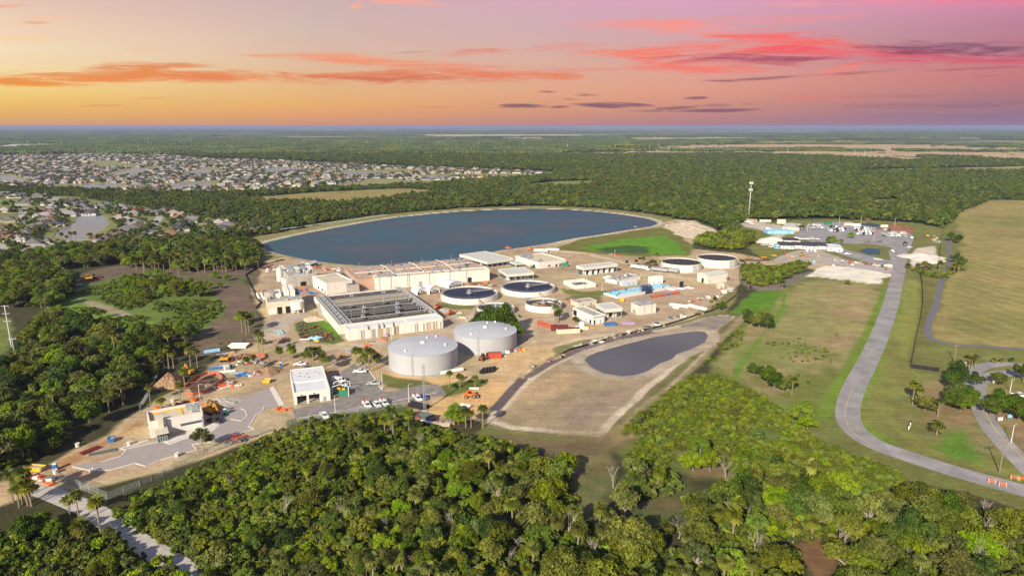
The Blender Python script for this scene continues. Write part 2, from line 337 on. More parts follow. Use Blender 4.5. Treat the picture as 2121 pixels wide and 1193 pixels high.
# zone colours (reflectance)
GRASS = (.115,.130,.035); LUSH = (.10,.20,.018); DRY = (.27,.24,.095); HAY = (.30,.245,.09); SAND = (.455,.355,.20); PALES = (.58,.48,.34)
SOIL = (.15,.108,.075); FLOOR = (.060,.058,.026); FARF = (.062,.088,.034); OLIVE = (.17,.175,.05); WHITEG = (.72,.66,.54)
ZONES = [ # polygon (photo bearings), colour, feather m, edge wobble m
 ([(1290,316),(1330,306),(1480,297),(1600,293),(1750,293),(1900,298),(2000,303),(2200,312),(2200,334),(2060,332),(2000,328),(1900,322),(1830,333),(1750,330),(1640,321),(1500,314),(1380,318)], (.46,.33,.185), 60, 420),
 ([(880,279),(1010,276),(1180,279),(1240,284),(1150,288),(1000,284),(900,283)], (.46,.40,.24), 60, 500),
 ([(1240,285),(1330,281),(1540,279),(1640,282),(1600,287),(1450,290),(1330,291)], (.46,.39,.24), 60, 500),
 ([(1740,352),(1900,349),(2160,344),(2160,355),(1950,358),(1800,357)], (.30,.27,.11), 10, 30),
 ([(0,299),(120,298),(150,301),(60,304),(0,305)], (.5,.45,.38), 20, 60),([(0,312),(50,311),(60,314),(0,316)], (.5,.45,.38), 20, 30),
 ([(530,408),(640,399),(740,394),(830,390),(900,394),(960,388),(940,398),(830,412),(760,422),(690,427),(620,420),(540,420)], (.27,.22,.08), 8, 14),
 ([(1090,381),(1160,375),(1225,374),(1228,388),(1160,392),(1095,390)], (.19,.21,.055), 8, 14),
 ([(1790,425),(1810,414),(1860,412),(1880,420),(1850,424)], (.24,.23,.06), 6, 8),
 ([(0,321),(90,322),(200,319),(330,321),(430,329),(600,334),(800,344),(1000,351),(1150,356),(1146,363),(1000,372),(900,380),(700,388),(560,396),(400,402),(230,396),(60,388),(0,386)], (.24,.235,.11), 12, 30),
 ([(-100,400),(150,404),(330,418),(480,450),(560,466),(500,480),(430,488),(330,500),(230,503),(150,520),(80,545),(-100,560)], (.20,.21,.075), 6, 14),
 ([(1530,470),(1650,455),(1760,452),(1900,462),(1950,470),(1975,440),(2010,420),(2050,414),(2300,412),(2300,1100),(1900,1000),(1700,930),(1560,830),(1460,770),(1520,640),(1600,590),(1680,560),(1600,545),(1540,510)], OLIVE, 4, 8),
 ([(1975,450),(2010,424),(2050,416),(2300,414),(2300,745),(2121,722),(2000,712),(1945,700),(1935,680),(1950,620),(1965,580),(1985,545),(2000,500)], HAY, 5, 8),
 ([(1905,560),(1940,562),(1930,640),(1915,700),(1890,760),(1878,760),(1895,680)], (.17,.155,.05), 3, 4),
 # field between basin and road
 ([(1540,668),(1570,640),(1640,600),(1690,575),(1830,588),(1815,640),(1790,700),(1755,765),(1700,790),(1650,820),(1600,826),(1555,790),(1500,765),(1470,760),(1500,720)], DRY, 6, 14),
 ([(1600,840),(1640,770),(1700,745),(1745,775),(1725,850),(1735,900),(1690,880)], (.15,.17,.04), 8, 10),
 ([(1500,655),(1540,625),(1570,598),(1620,602),(1600,640),(1560,665),(1500,715),(1440,760),(1400,800),(1420,760),(1470,700)], LUSH, 4, 5),
 ('mottle', [(1540,668),(1640,600),(1690,575),(1830,588),(1790,700),(1700,790),(1600,826),(1500,765),(1500,720)], (.15,.19,.04), 61, 30, .30),('mottle', [(1540,668),(1640,600),(1690,575),(1830,588),(1790,700),(1700,790),(1600,826),(1500,765),(1500,720)], (.36,.25,.14), 62, 40, .2),
 ('mottle', [(1880,700),(1890,765),(1930,790),(1860,830),(1840,860),(1880,905),(2000,935),(2200,985),(2200,780),(1950,770)], (.26,.21,.09), 63, 24, .25),
 ('mottle', [(1975,450),(2050,416),(2300,414),(2300,745),(2121,722),(1945,700),(1950,620),(1985,545)], (.20,.20,.06), 64, 60, .25),
 ('mow', [(1975,450),(2050,416),(2300,414),(2300,745),(2121,722),(1945,700),(1950,620),(1985,545)], 11.0),('mow', BASIN, 7.0),
 # bright ribbons
 ('band', [(1625,602),(1622,640),(1600,670),(1575,700),(1552,730),(1528,765),(1520,795),(1560,825),(1650,850)], 1.3, (.13,.22,.03), 2.0, 2.2),
 ('band', [(1838,590),(1822,640),(1800,690),(1770,745),(1740,790),(1718,830),(1700,870)], 2.6, (.15,.22,.03), 2.5, 2),
 ('band', [(1875,600),(1868,650),(1850,710),(1825,770),(1800,820),(1796,860),(1820,890),(1870,915)], 7.0, (.16,.24,.03), 4, 3),
 ('band', [(1890,580),(1884,650),(1866,710),(1842,770)], 4.0, (.24,.24,.06), 4, 3),
 ([(1850,700),(1890,765),(1930,790),(1860,830),(1840,860),(1880,905),(2000,935),(2121,965),(2200,985),(2200,1000),(2060,985),(1900,935),(1800,880),(1790,830)], (.20,.20,.055), 4, 6),
 ([(1955,895),(2000,890),(2020,930),(2040,960),(1970,950),(1940,930)], (.12,.22,.03), 6, 5),
 ([(1945,785),(2020,800),(2040,870),(1990,890),(1900,870),(1900,800)], (.24,.18,.085), 6, 6),
 ([(2060,855),(2150,850),(2150,960),(2110,930)], (.24,.165,.09), 4, 3),
 # lake surroundings
 ('lake', 30, (.23,.21,.08), 6, 6),
 (PLANT, SAND, 3, 4),
 ('mottle', PLANT, (.52,.42,.29), 21, 34, .30),('mottle', PLANT, (.33,.235,.155), 33, 46, .30),('mottle', PLANT, (.40,.26,.16), 43, 60, .22),
 ([(1150,516),(1200,496),(1300,480),(1370,470),(1410,485),(1436,512),(1425,530),(1340,532),(1240,527)], (.15,.155,.04), 4, 4),
 ([(1200,512),(1290,496),(1370,488),(1400,500),(1420,526),(1370,528),(1290,520),(1230,520)], (.11,.25,.02), 4, 4),
 ([(1230,517),(1300,507),(1350,512),(1340,525),(1260,524)], (.055,.11,.03), 6, 5),
 (DARKSOIL, SOIL, 4, 6),
 ('mottle', DARKSOIL, (.17,.12,.09), 53, 30, .2),('mottle', DARKSOIL, (.10,.12,.04), 54, 26, .25),
 ([(85,635),(150,602),(215,588),(250,572),(330,570),(400,585),(440,600),(462,625),(468,650),(440,672),(410,690),(330,700),(220,690),(140,670)], (.125,.18,.036), 4, 8),
 ([(130,640),(160,618),(200,630),(260,650),(330,672),(300,685),(200,676)], (.14,.24,.03), 3, 4),
 ([(160,620),(200,628),(270,648),(272,658),(240,656),(200,640)], (.30,.26,.16), 3, 4),
 ([(-100,650),(20,660),(28,700),(20,740),(-100,760)], (.16,.19,.05), 3, 3),
 ([(1430,480),(1400,455),(1440,458),(1478,474),(1492,486),(1450,495)], PALES, 3, 3),
 ([(1180,640),(1400,600),(1520,600),(1500,640),(1380,672),(1180,705),(1100,745),(1070,720),(1100,690)], (.44,.33,.21), 8, 8),
 ([(545,575),(560,545),(640,545),(600,600),(560,640),(540,620)], (.40,.29,.19), 6, 5),
 ([(0,1012),(100,970),(220,905),(300,862),(330,850),(560,750),(700,720),(900,700),(900,712),(720,735),(600,760),(420,835),(300,900),(180,960),(60,1015),(0,1040)], (.47,.33,.19), 4, 4),
 ([(110,960),(230,905),(290,868),(300,880),(200,930),(120,975)], (.40,.22,.10), 3, 3),
 ([(900,860),(880,840),(920,820),(1000,790),(1060,775),(1080,790),(1040,830),(1010,850),(960,868)], (.56,.36,.16), 3, 4),
 ([(790,770),(830,775),(900,785),(960,775),(980,790),(900,800),(820,795)], (.56,.37,.17), 3, 3),
 ('band', [(1060,800),(1090,765),(1130,728),(1200,706),(1300,690),(1400,664),(1470,645),(1500,625),(1508,600),(1480,580),(1420,577),(1350,562),(1300,545),(1210,525),(1110,516)], 4.2, (.53,.42,.28), 3, 2),
 ('band', [(1068,790),(1110,742),(1180,714)], 1.2, (.36,.26,.16), 1.5, 1.5),('band', [(1075,800),(1120,750),(1190,717)], .8, (.36,.26,.16), 1.2, 1.5),
 ('band', [(560,700),(575,670),(610,655),(630,650)], 7, (.42,.35,.27), 3, 2),('band', [(570,690),(600,715),(660,725),(720,722),(800,708),(920,690),(960,672),(985,650),(1060,655),(1100,670),(1150,655),(1180,640)], 4.5, (.45,.36,.26), 3, 2),
 ('band', [(905,622),(930,650),(975,672)], 3.5, (.44,.36,.26), 2, 1.5),('band', [(430,760),(520,735),(600,735),(700,728)], 3, (.36,.26,.17), 3, 2),('band', [(960,690),(1010,735),(1080,745),(1100,700),(1090,670)], 4, (.50,.38,.24), 3, 2),
 ('mottle', [(1000,740),(1180,690),(1240,700),(1090,780),(1040,830),(1000,870),(880,860),(880,830),(990,790)], (.60,.41,.20), 71, 30, .2),
 # greens inside the plant
 ([(787,770),(800,800),(830,806),(900,795),(880,788),(820,782)], (.14,.15,.045), 1.5, 1.5),
 ([(905,800),(950,790),(1000,785),(1010,795),(960,815),(920,822)], (.12,.14,.03), 2, 2),
 ([(600,870),(690,850),(760,838),(830,835),(860,845),(840,860),(760,880),(660,900),(600,900)], (.10,.115,.035), 2, 3),
 ([(610,670),(660,655),(700,690),(720,706),(690,714),(640,708),(620,700)], (.10,.14,.035), 1.5, 2),
 ([(650,660),(690,672),(705,694),(690,700),(670,680)], (.11,.20,.02), 1, 1),
 ([(905,625),(990,630),(980,640),(940,642),(900,632)], (.14,.16,.05), 1.5, 2),
 ([(1160,597),(1210,605),(1290,600),(1330,596),(1300,610),(1220,612),(1170,610)], (.15,.18,.04), 1.5, 2),
 ([(1185,612),(1245,610),(1250,628),(1200,630),(1170,620)], (.20,.17,.08), 2, 2),
 ([(1140,722),(1200,705),(1300,690),(1400,668),(1470,650),(1440,650),(1480,628),(1510,600),(1530,598),(1520,630),(1500,648),(1460,662),(1340,692),(1220,720),(1150,745)], (.20,.19,.075), 2, 3),
 ([(1530,545),(1600,550),(1650,540),(1680,545),(1670,560),(1600,585),(1560,600),(1535,585)], (.09,.12,.03), 3, 3),
 ([(1535,580),(1560,585),(1600,590),(1680,560),(1685,566),(1620,600),(1570,602),(1540,592)], (.19,.15,.13), 2, 2),
 ([(1600,540),(1640,520),(1720,512),(1800,530),(1852,548),(1850,558),(1760,545),(1700,548),(1640,552)], (.40,.345,.27), 3, 3),
 ([(1670,572),(1690,556),(1720,550),(1825,558),(1830,566),(1850,568),(1850,572),(1825,576),(1820,588),(1740,580)], WHITEG, 1.5, 4),
 ([(1885,540),(1900,514),(1935,510),(1942,530),(1930,548),(1895,556)], (.60,.52,.42), 2, 3),
 ([(1820,470),(1850,464),(1885,470),(1895,482),(1860,484),(1820,480)], (.28,.13,.08), 2, 3),
 ([(1530,462),(1560,458),(1640,470),(1660,480),(1610,490),(1580,478),(1545,470)], (.50,.44,.36), 2, 3),
 ([(1575,495),(1600,489),(1640,493),(1660,500),(1610,508),(1578,508)], (.62,.55,.45), 2, 2),
 ([(1700,520),(1760,540),(1830,556),(1850,540),(1800,532),(1740,520)], (.17,.16,.06), 2, 2),
 # the brown detention basin
 ('band', [(1530,650),(1448,728),(1388,782),(1308,850),(1250,912),(1150,904),(1055,893),(1000,882)], 7, (.15,.155,.05), 2, 2),
 ('band', [(1545,652),(1462,732),(1400,790),(1330,850),(1275,905)], 2.2, (.29,.22,.13), 2, 1.5),
 ('band', [(1500,690),(1440,750),(1380,808)], .8, (.40,.33,.2), 1, 1),
 ('outset', BASIN, 2.0, (.20,.175,.08), 2, 2),
 (BASIN, (.56,.47,.34), .8, 1.2),
 ('inset', BASIN, 3.2, (.335,.26,.155), 1.5, 1.5),
 ([(1040,840),(1100,790),(1160,770),(1200,775),(1150,810),(1120,840),(1060,850)], (.42,.30,.17), 6, 6),
 ([(1150,850),(1270,800),(1330,800),(1260,860),(1240,890),(1160,880)], (.29,.22,.155), 8, 8),
 ([(1400,674),(1465,660),(1500,654),(1518,657),(1480,690),(1450,712),(1475,695),(1460,684),(1420,686)], (.26,.22,.175), 2, 3),
 ('outset', BPOND, 6, (.40,.33,.24), 2, 1.5),
 ('band', [(1090,782),(1140,752),(1200,724),(1270,703),(1350,687)], 2.2, (.17,.13,.12), 1, 1),
 ('band', [(1085,783),(1060,808),(1035,838),(1022,850)], 2.4, (.13,.10,.10), .8, .8),
 ([(1262,935),(1300,880),(1360,835),(1400,795),(1450,775),(1500,780),(1555,810),(1600,835),(1660,880),(1700,915),(1740,930),(1800,955),(1862,975),(1860,1010),(1800,1030),(1700,1030),(1600,1000),(1530,1000),(1300,970)], (.12,.155,.035), 5, 6),
 # forest clearings in the foreground
 ([(1180,930),(1270,915),(1290,960),(1270,1000),(1240,1050),(1180,1040),(1160,960)], (.17,.14,.06), 4, 5),
 ([(1310,1030),(1400,1020),(1430,1060),(1350,1085),(1310,1070)], (.17,.11,.06), 5, 8),('mottle', [(1180,900),(1450,900),(1450,1120),(1180,1120)], (.10,.12,.04), 81, 14, .2),('mottle', [(980,880),(1330,890),(1290,1100),(1180,1100),(1150,960)], (.21,.155,.08), 82, 18, .2),
 ([(1390,930),(1500,940),(1510,990),(1420,1000)], (.19,.14,.07), 6, 8),
 ([(1655,1130),(1700,1120),(1720,1193),(1690,1230),(1670,1193)], (.20,.11,.055), 4, 7),
 ([(1330,900),(1270,920),(1280,880),(1300,870)], (.28,.21,.10), 4, 4),
 ([(1000,900),(1260,920),(1240,945),(1000,920)], (.15,.115,.06), 3, 3),
]
def smooth(a, b, v):
    t = np.clip((v-a)/(b-a+1e-9), 0, 1); return t*t*(3-2*t)
def paint(x, y):
    n = len(x); c = np.zeros((n, 3))
    d = np.hypot(x, y)
    f = smooth(450, 900, d)[:, None]
    c[:] = np.array(FLOOR)*(1-f)+np.array(FARF)*f
    # far patchwork: longer, paler and darker runs of woodland and pasture
    far = smooth(4200, 6500, d)
    r = fnoise(x*.35, y, 1600, 5, 4); r2 = fnoise(x, y, 700, 9, 3)
    tone = (r > .07)*far
    c = c*(1-tone[:, None]*.8)+np.array((.30,.26,.15))*tone[:, None]*.8
    c *= (1+r2[:, None]*.7*smooth(900, 2500, d)[:, None])
    red = smooth(.02, .14, fnoise(x, y*1.2, 500, 31, 3))*(d > 3200)*(d < 5200)*(x < -800)
    c = c*(1-red[:, None]*.6)+np.array((.16,.075,.06))*red[:, None]*.6
    w1 = fnoise(x, y, 22, 3, 4)*2; w2 = fnoise(x, y, 90, 4, 3)*2
    lk = gp(LAKE); ls = sdf(lk, x, y)
    for zn in ZONES:
        if zn[0] == 'mow':
            s_ = smooth(0, 8, sdf(gp(zn[1]), x, y))*.13; ph = (x+.12*y+12*fnoise(x, y, 90, 8, 3))*2*math.pi/zn[2]; c = c*(1+(s_*np.sin(ph)*(.6+fnoise(x,y,60,2,2)))[:, None]); continue
        if zn[0] == 'mottle':
            s_ = sdf(gp(zn[1]), x, y); m = (smooth(0, 6, s_)*smooth(.52-zn[5]*.5, .52+zn[5], fnoise(x*.8+y*.3, y, zn[4], zn[3], 5)+.5)*.8)[:, None]; c = c*(1-m)+np.array(zn[2])*m; continue
        if zn[0] == 'band': s = sdf(band(zn[1], zn[2]), x, y); col, fe, wob = zn[3:]
        elif zn[0] == 'lake': s = ls+zn[1]; col, fe, wob = zn[2:]
        elif zn[0] == 'outset': s = sdf(gp(zn[1]), x, y)+zn[2]; col, fe, wob = zn[3:]
        elif zn[0] == 'inset': s = sdf(gp(zn[1]), x, y)-zn[2]; col, fe, wob = zn[3:]
        else:
            p = gp(zn[0]); s = sdf(p, x, y); col, fe, wob = zn[1:]
        s = s+w1*wob*(1 if wob < 20 else .3)+(w2*wob if wob >= 20 else 0)
        m = smooth(-fe/2, fe/2, s)[:, None]
        c = c*(1-m)+np.array(col)*m
    # pale rubble line along the far shore
    shore = smooth(-7, -4.5, ls+w1*1.2)*(1-smooth(-1, 0, ls))*((x < 260) | (y > 520))
    gy = np.array([G(1, 505).y])[0]
    shore = shore*np.where(y > gy, 1.0, .35)
    c = c*(1-shore[:, None])+np.array((.52,.46,.36))*shore[:, None]
    return c, ls
def make_ground():
    py = np.concatenate([np.array([261.5+.62*k for k in (.5,1,1.5,2,2.6,3.3,4.2)]), np.arange(265.2, 300, .9), np.arange(300, 560, 1.7), np.arange(560, 1210, 2.4), np.linspace(1212, 2600, 60)])
    px = np.concatenate([np.linspace(-2600, -60, 60), np.arange(-30, 2151, 3.0), np.linspace(2180, 4700, 60)])
    v = (CY-py)/F; dz = v*cP-sP; tt = -CH/dz; Y = (cP+v*sP)*tt
    Xg = ((px-CX)/F)[None, :]*tt[:, None]; Yg = np.repeat(Y[:, None], len(px), 1)
    x = Xg.ravel(); y = Yg.ravel(); nr, nc = len(py), len(px)
    c, ls = paint(x, y)
    z = np.zeros_like(x)
    for poly, dep, bank in ((LAKE, 2.2, 5.0), (BPOND, 1.0, 4.0), (VPOND, 1.0, 3.0), (POND2, 1.2, 3.0), (POND3, 1.2, 3.0)):
        s = sdf(gp(poly), x, y); z -= dep*smooth(-bank*.2, bank, s)
    for poly in FARW: z -= 1.5*smooth(-2, 4, sdf(gp(poly), x, y))
    z += smooth(5000, 9000, y)*0
    me = bpy.data.meshes.new('ground')
    nv = nr*nc; me.vertices.add(nv); me.vertices.foreach_set('co', np.stack([x, y, z], 1).ravel())
    i = np.arange(nr-1)[:, None]*nc+np.arange(nc-1)[None, :]
    q = np.stack([i, i+nc, i+nc+1, i+1], -1).reshape(-1, 4)[:, ::-1]
    me.loops.add(q.size); me.loops.foreach_set('vertex_index', q.ravel().astype(np.int32))
    me.polygons.add(len(q)); me.polygons.foreach_set('loop_start', np.arange(0, q.size, 4, dtype=np.int32)); me.polygons.foreach_set('loop_total', np.full(len(q), 4, np.int32))
    me.update(); me.validate()
    if me.polygons[0].normal.z < 0: me.flip_normals()
    ca = me.color_attributes.new('soil', 'FLOAT_COLOR', 'POINT')
    ca.data.foreach_set('color', np.concatenate([c, np.ones((nv, 1))], 1).ravel())
    m = bpy.data.materials.new('ground'); m.use_nodes = True; t = NT(m.node_tree); b = t.n['Principled BSDF']
    b.inputs['Roughness'].default_value = .95; b.inputs['Specular IOR Level'].default_value = .1
    at = t.new('ShaderNodeAttribute'); at.attribute_name = 'soil'
    tc = t.new('ShaderNodeTexCoord'); vec = tc.outputs['Object']
    def nz(s, d=8, r=.65, vv=None):
        n = t.new('ShaderNodeTexNoise'); t.link(vv or vec, n.inputs['Vector']); n.inputs['Scale'].default_value = s; n.inputs['Detail'].default_value = d; n.inputs['Roughness'].default_value = r; return n.outputs[0]
    a = nz(.9, 6, .75); bb = nz(.11, 8, .7); cc = nz(.018, 6)
    mp = t.new('ShaderNodeMapping'); mp.inputs['Rotation'].default_value = (0, 0, math.radians(-38)); mp.inputs['Scale'].default_value = (.05, .6, 1); t.link(vec, mp.inputs[0])
    st = nz(1.0, 6, .6, mp.outputs[0])
    val = t.math('MULTIPLY', t.maprange(a, .3, .7, .74, 1.26), t.maprange(bb, .3, .7, .72, 1.28))
    val = t.math('MULTIPLY', val, t.maprange(cc, .3, .7, .86, 1.14)); val = t.math('MULTIPLY', val, t.maprange(st, .3, .7, .88, 1.12))
    h = t.new('ShaderNodeHueSaturation'); t.link(at.outputs['Color'], h.inputs['Color']); t.link(val, h.inputs['Value'])
    t.link(t.maprange(nz(.05, 6, .7), .3, .7, .485, .515), h.inputs['Hue'])
    t.link(h.outputs[0], b.inputs['Base Color'])
    bp = t.new('ShaderNodeBump'); bp.inputs['Strength'].default_value = .6; bp.inputs['Distance'].default_value = .5; t.link(nz(.5, 8, .75), bp.inputs['Height']); t.link(bp.outputs[0], b.inputs['Normal'])
    me.materials.append(m)
    o = bpy.data.objects.new('ground', me); COL.objects.link(o); o['kind'] = 'structure'
    return o
make_ground()

# ---------- water ----------
def water_mat(name, col, rough, bump, scale, spec=.5):
    m = bpy.data.materials.new(name); m.use_nodes = True; t = NT(m.node_tree); b = t.n['Principled BSDF']
    b.inputs['Roughness'].default_value = rough; b.inputs['Specular IOR Level'].default_value = spec
    tc = t.new('ShaderNodeTexCoord'); n = t.new('ShaderNodeTexNoise'); t.link(tc.outputs['Object'], n.inputs['Vector']); n.inputs['Scale'].default_value = scale; n.inputs['Detail'].default_value = 6
    n2 = t.new('ShaderNodeTexNoise'); t.link(tc.outputs['Object'], n2.inputs['Vector']); n2.inputs['Scale'].default_value = .012; n2.inputs['Detail'].default_value = 5
    t.link(t.mix(t.maprange(n2.outputs[0], .35, .65), tuple(v*.75 for v in col)+(1,), tuple(v*1.25 for v in col)+(1,)), b.inputs['Base Color'])
    t.link(t.maprange(n2.outputs[0], .35, .65, rough*.7, rough*1.3), b.inputs['Roughness'])
    bp = t.new('ShaderNodeBump'); bp.inputs['Strength'].default_value = bump; bp.inputs['Distance'].default_value = .2; t.link(n.outputs[0], bp.inputs['Height']); t.link(bp.outputs[0], b.inputs['Normal'])
    return m
M['lake'] = water_mat('lake_water', (.034,.080,.110), .4, .5, .9, .06)  # blue of a reflected sky put into the base colour, mirror reflection kept weak
M['pond'] = water_mat('pond_water', (.105,.108,.118), .32, .3, .8, .16)
M['tankwater'] = water_mat('tank_water', (.004,.018,.052), .2, .15, 1.2, .03)
M['vpond'] = water_mat('village_pond_water', (.20,.215,.225), .3, .3, .8, .2)
def sheet(name, pts, z, m, kind='structure'):
    mb = MB(); mb.face([(p[0], p[1], z) for p in pts]); o = mb.build(name, m)
    if o.data.polygons[0].normal.z < 0: o.data.flip_normals()
    if kind: o['kind'] = kind
    return o
def outset(poly, d):
    c = poly.mean(0); v = poly-c; return c+v*(1+d/np.linalg.norm(v, axis=1))[:, None]
sheet('lake_water', outset(gp(LAKE), 3), -.55, M['lake'])
sheet('pond_water', outset(gp(BPOND), 1.2), -.25, M['pond'])
sheet('pond_water', outset(gp(VPOND), 1.2), -.25, M['vpond'])
sheet('pond_water', outset(gp(POND2), 1.2), -.3, M['lake'])
sheet('pond_water', outset(gp(POND3), 1.2), -.3, M['lake'])
for q in FARW[:8]+FARW[9:]: sheet('pond_water', outset(gp(q), 1.5), -.4, M['vpond'])

# ---------- roads ----------
M['asphalt'] = mat('asphalt', (.30,.285,.275), .9, .22, .12, dirt=.28, bump=.05)
M['asphalt_lot'] = mat('parking_asphalt', (.25,.225,.20), .9, .22, .3, dirt=.3)
M['asphalt_blue'] = mat('dark_path_asphalt', (.15,.15,.165), .9, .12, .3)
M['street'] = mat('pale_street_concrete', (.40,.37,.34), .9, .1, .2)
M['newpave'] = mat('new_grey_pavement', (.345,.30,.275), .9, .06, .35, dirt=.10)
M['kerb'] = mat('kerb_concrete', (.62,.57,.50), .85, .08, .5)
M['track'] = mat('white_shell_track', (.46,.42,.37), .95, .15, .4, dirt=.2)
M['line'] = mat('white_road_paint', (.75,.72,.66), .7, .1)
M['yline'] = mat('yellow_road_paint', (.62,.42,.10), .7, .1)
def road_poly(name, px, z, m): return sheet(name, gp(px), z, m)
def strip(name, line, w, z, m, pxl=True):
    """ribbon of quads along a polyline"""
    pts = [G(*p) for p in line] if pxl else [Vector(p) for p in line]
    # Catmull-Rom smoothing
    sm = []
    for i in range(len(pts)-1):
        a = pts[max(i-1,0)]; b = pts[i]; c = pts[i+1]; d = pts[min(i+2,len(pts)-1)]
        for k in range(6):
            t = k/6; sm.append(.5*((2*b)+(c-a)*t+(2*a-5*b+4*c-d)*t*t+(3*b-a-3*c+d)*t**3))
    sm.append(pts[-1]); mb = MB(); pr = None
    for i, p in enumerate(sm):
        d = (sm[min(i+1,len(sm)-1)]-sm[max(i-1,0)]).normalized(); n = Vector((-d.y, d.x, 0))
        L = p+n*w/2; R = p-n*w/2
        if pr: mb.face([(pr[1].x,pr[1].y,z),(R.x,R.y,z),(L.x,L.y,z),(pr[0].x,pr[0].y,z)])
        pr = (L, R)
    o = mb.build(name, m); o['kind'] = 'structure'; return o
CL = [(1870,505),(1866,535),(1862,560),(1853,600),(1842,640),(1822,695),(1798,748),(1773,795),(1758,836),(1757,866),(1772,892),(1815,921),(1890,948),(1975,975),(2060,999),(2160,1026)]
strip('road', CL, 8.6, .05, M['asphalt'])
strip('road_edge_line', [(1768,800),(1753,838),(1752,868),(1767,896),(1811,925)], .18, .064, M['yline'])
strip('road', [(2160,1000),(2121,962),(2060,895),(2034,850),(2022,810),(2030,790),(2065,775),(2140,770)], 6.8, .05, M['asphalt'])
strip('road_centre_line', [(2121,950),(2066,895),(2040,850),(2028,812)], .3, .064, M['yline'])
strip('road', [(2022,820),(2012,790),(2016,770),(2045,757),(2090,754),(2150,762)], 6.0, .054, M['asphalt'])
strip('path', [(1962,492),(1966,520),(1966,552),(1952,575),(1946,600),(1938,635),(1926,660),(1922,690),(1935,704),(1975,714),(2040,718),(2160,726)], 3.4, .05, M['asphalt_blue'])
# asphalt lots on the right
road_poly('parking_lot', [(1648,478),(1680,462),(1760,458),(1775,465),(1830,474),(1884,482),(1893,492),(1884,520),(1858,521),(1845,512),(1800,505),(1740,505),(1700,500),(1660,490)], .045, M['asphalt'])
road_poly('road', [(1640,485),(1655,484),(1720,506),(1760,520),(1850,542),(1852,552),(1800,545),(1740,527),(1690,505)], .049, M['asphalt'])
road_poly('road', [(1690,530),(1740,538),(1840,556),(1850,548),(1852,560),(1840,566),(1730,548),(1690,540)], .053, M['street'])
road_poly('road', [(1840,520),(1862,505),(1884,500),(1872,560),(1852,566)], .057, M['asphalt'])
# lot of the garage building
road_poly('parking_lot', [(604,848),(700,828),(684,800),(678,790),(735,752),(760,758),(788,806),(800,812),(860,800),(905,795),(918,806),(925,818),(880,826),(800,842),(700,860),(615,872)], .045, M['asphalt_lot'])
# forecourt of the new building, with kerbs
NEW = [(150,965),(170,960),(215,958),(250,945),(262,930),(250,928),(320,915),(355,905),(440,885),(452,878),(462,868),(448,845),(470,835),(520,815),(566,804),(586,838),(550,846),(530,860),(515,884),(528,888),(470,905),(455,912),(440,915),(400,920),(408,930),(330,952),(303,965),(280,958),(230,972),(190,974)]
road_poly('driveway', NEW, .045, M['newpave'])
def kerb(line, closed=False, w=.45, h=.16, name='kerb', m=None):
    pts = [G(*p) for p in line]
    if closed: pts.append(pts[0])
    mb = MB()
    for a, b in zip(pts, pts[1:]):
        d = (b-a).normalized()*.08; mb.bar((a.x-d.x,a.y-d.y,h/2-.02), (b.x+d.x,b.y+d.y,h/2-.02), w, h+.04)
    o = mb.build(name, m or M['kerb']); o['kind'] = 'structure'; return o
kerb([(150,966),(190,975),(230,973),(280,959),(303,966),(330,953),(408,931),(398,920),(440,915),(528,888),(515,884),(530,860),(545,850),(548,840)])
kerb([(208,957),(250,945),(262,932),(248,928),(290,920)])
kerb([(262,930),(340,912),(352,918),(370,910),(450,882),(440,877)])
kerb([(478,868),(500,872),(512,862),(508,850),(498,846)])
sheet('pavement', gp([(252,926),(300,915),(318,908),(335,916),(352,922),(372,913),(440,893),(456,880),(446,872),(412,884),(368,902),(340,906),(300,912)]), .075, M['kerb'])
sheet('pavement', gp([(557,803),(567,800),(589,838),(578,842)]), .075, M['kerb'])
# white track at lower left and streets of the subdivision
strip('path', [(60,1008),(100,1020),(150,1040),(200,1062),(245,1095),(300,1130),(360,1165),(430,1215)], 6.2, .05, M['track'])
strip('street', [(-40,500),(0,512),(40,530),(60,545)], 14, .05, M['street'])
strip('street', [(46,432),(50,455),(62,478),(75,492)], 9, .05, M['street'])
strip('street', [(335,444),(322,462),(308,480),(296,492)], 8.5, .05, M['street'])
strip('street', [(120,502),(160,498),(220,495),(300,489),(330,486)], 5.5, .054, M['street'])
strip('street', [(410,465),(440,462),(500,462)], 6, .05, M['street'])
strip('street', [(0,386),(60,383),(130,378)], 8, .05, M['street'])
strip('street', [(455,372),(490,364),(480,356),(520,350)], 8, .05, M['street'])
strip('path', [(440,492),(560,478),(700,459),(800,445)], 5.0, .05, M['track'])
strip('kerb_line', [(620,866),(700,852),(800,834),(905,813)], .35, .07, M['line'])
strip('kerb_line', [(736,754),(760,764),(780,790),(790,807)], .5, .07, M['line'])
for dd in (0,): pass
# ---------- frames for buildings read from their corners ----------
def frame(N, R, far=None, ztop=None, dep=None, zn=0.0):
    """origin at near corner N, x towards R, y away; far = pixel on the back edge at height ztop"""
    a = G(*N, zn); b = G(*R, zn); ux = (b-a); w = ux.length; ux.normalize(); uy = Vector((-ux.y, ux.x, 0))
    if far is not None: dep = (G(*far, ztop)-a).dot(uy)
    return Vector((a.x, a.y, 0)), math.atan2(ux.y, ux.x), w, dep
def rail(mb, pts, h=1.1, step=3.0, r=.05, z=0, m=0):
    for a, b in zip(pts, pts[1:]):
        a = Vector(a); b = Vector(b); n = max(1, int((b-a).length/step))
        for i in range(n+1):
            p = a.lerp(b, i/n); mb.box(p.x-r/2, p.x+r/2, p.y-r/2, p.y+r/2, p.z, p.z+h, m)
        for zz in (h, h*.55): mb.bar(a+Vector((0,0,zz)), b+Vector((0,0,zz)), r, m=m)
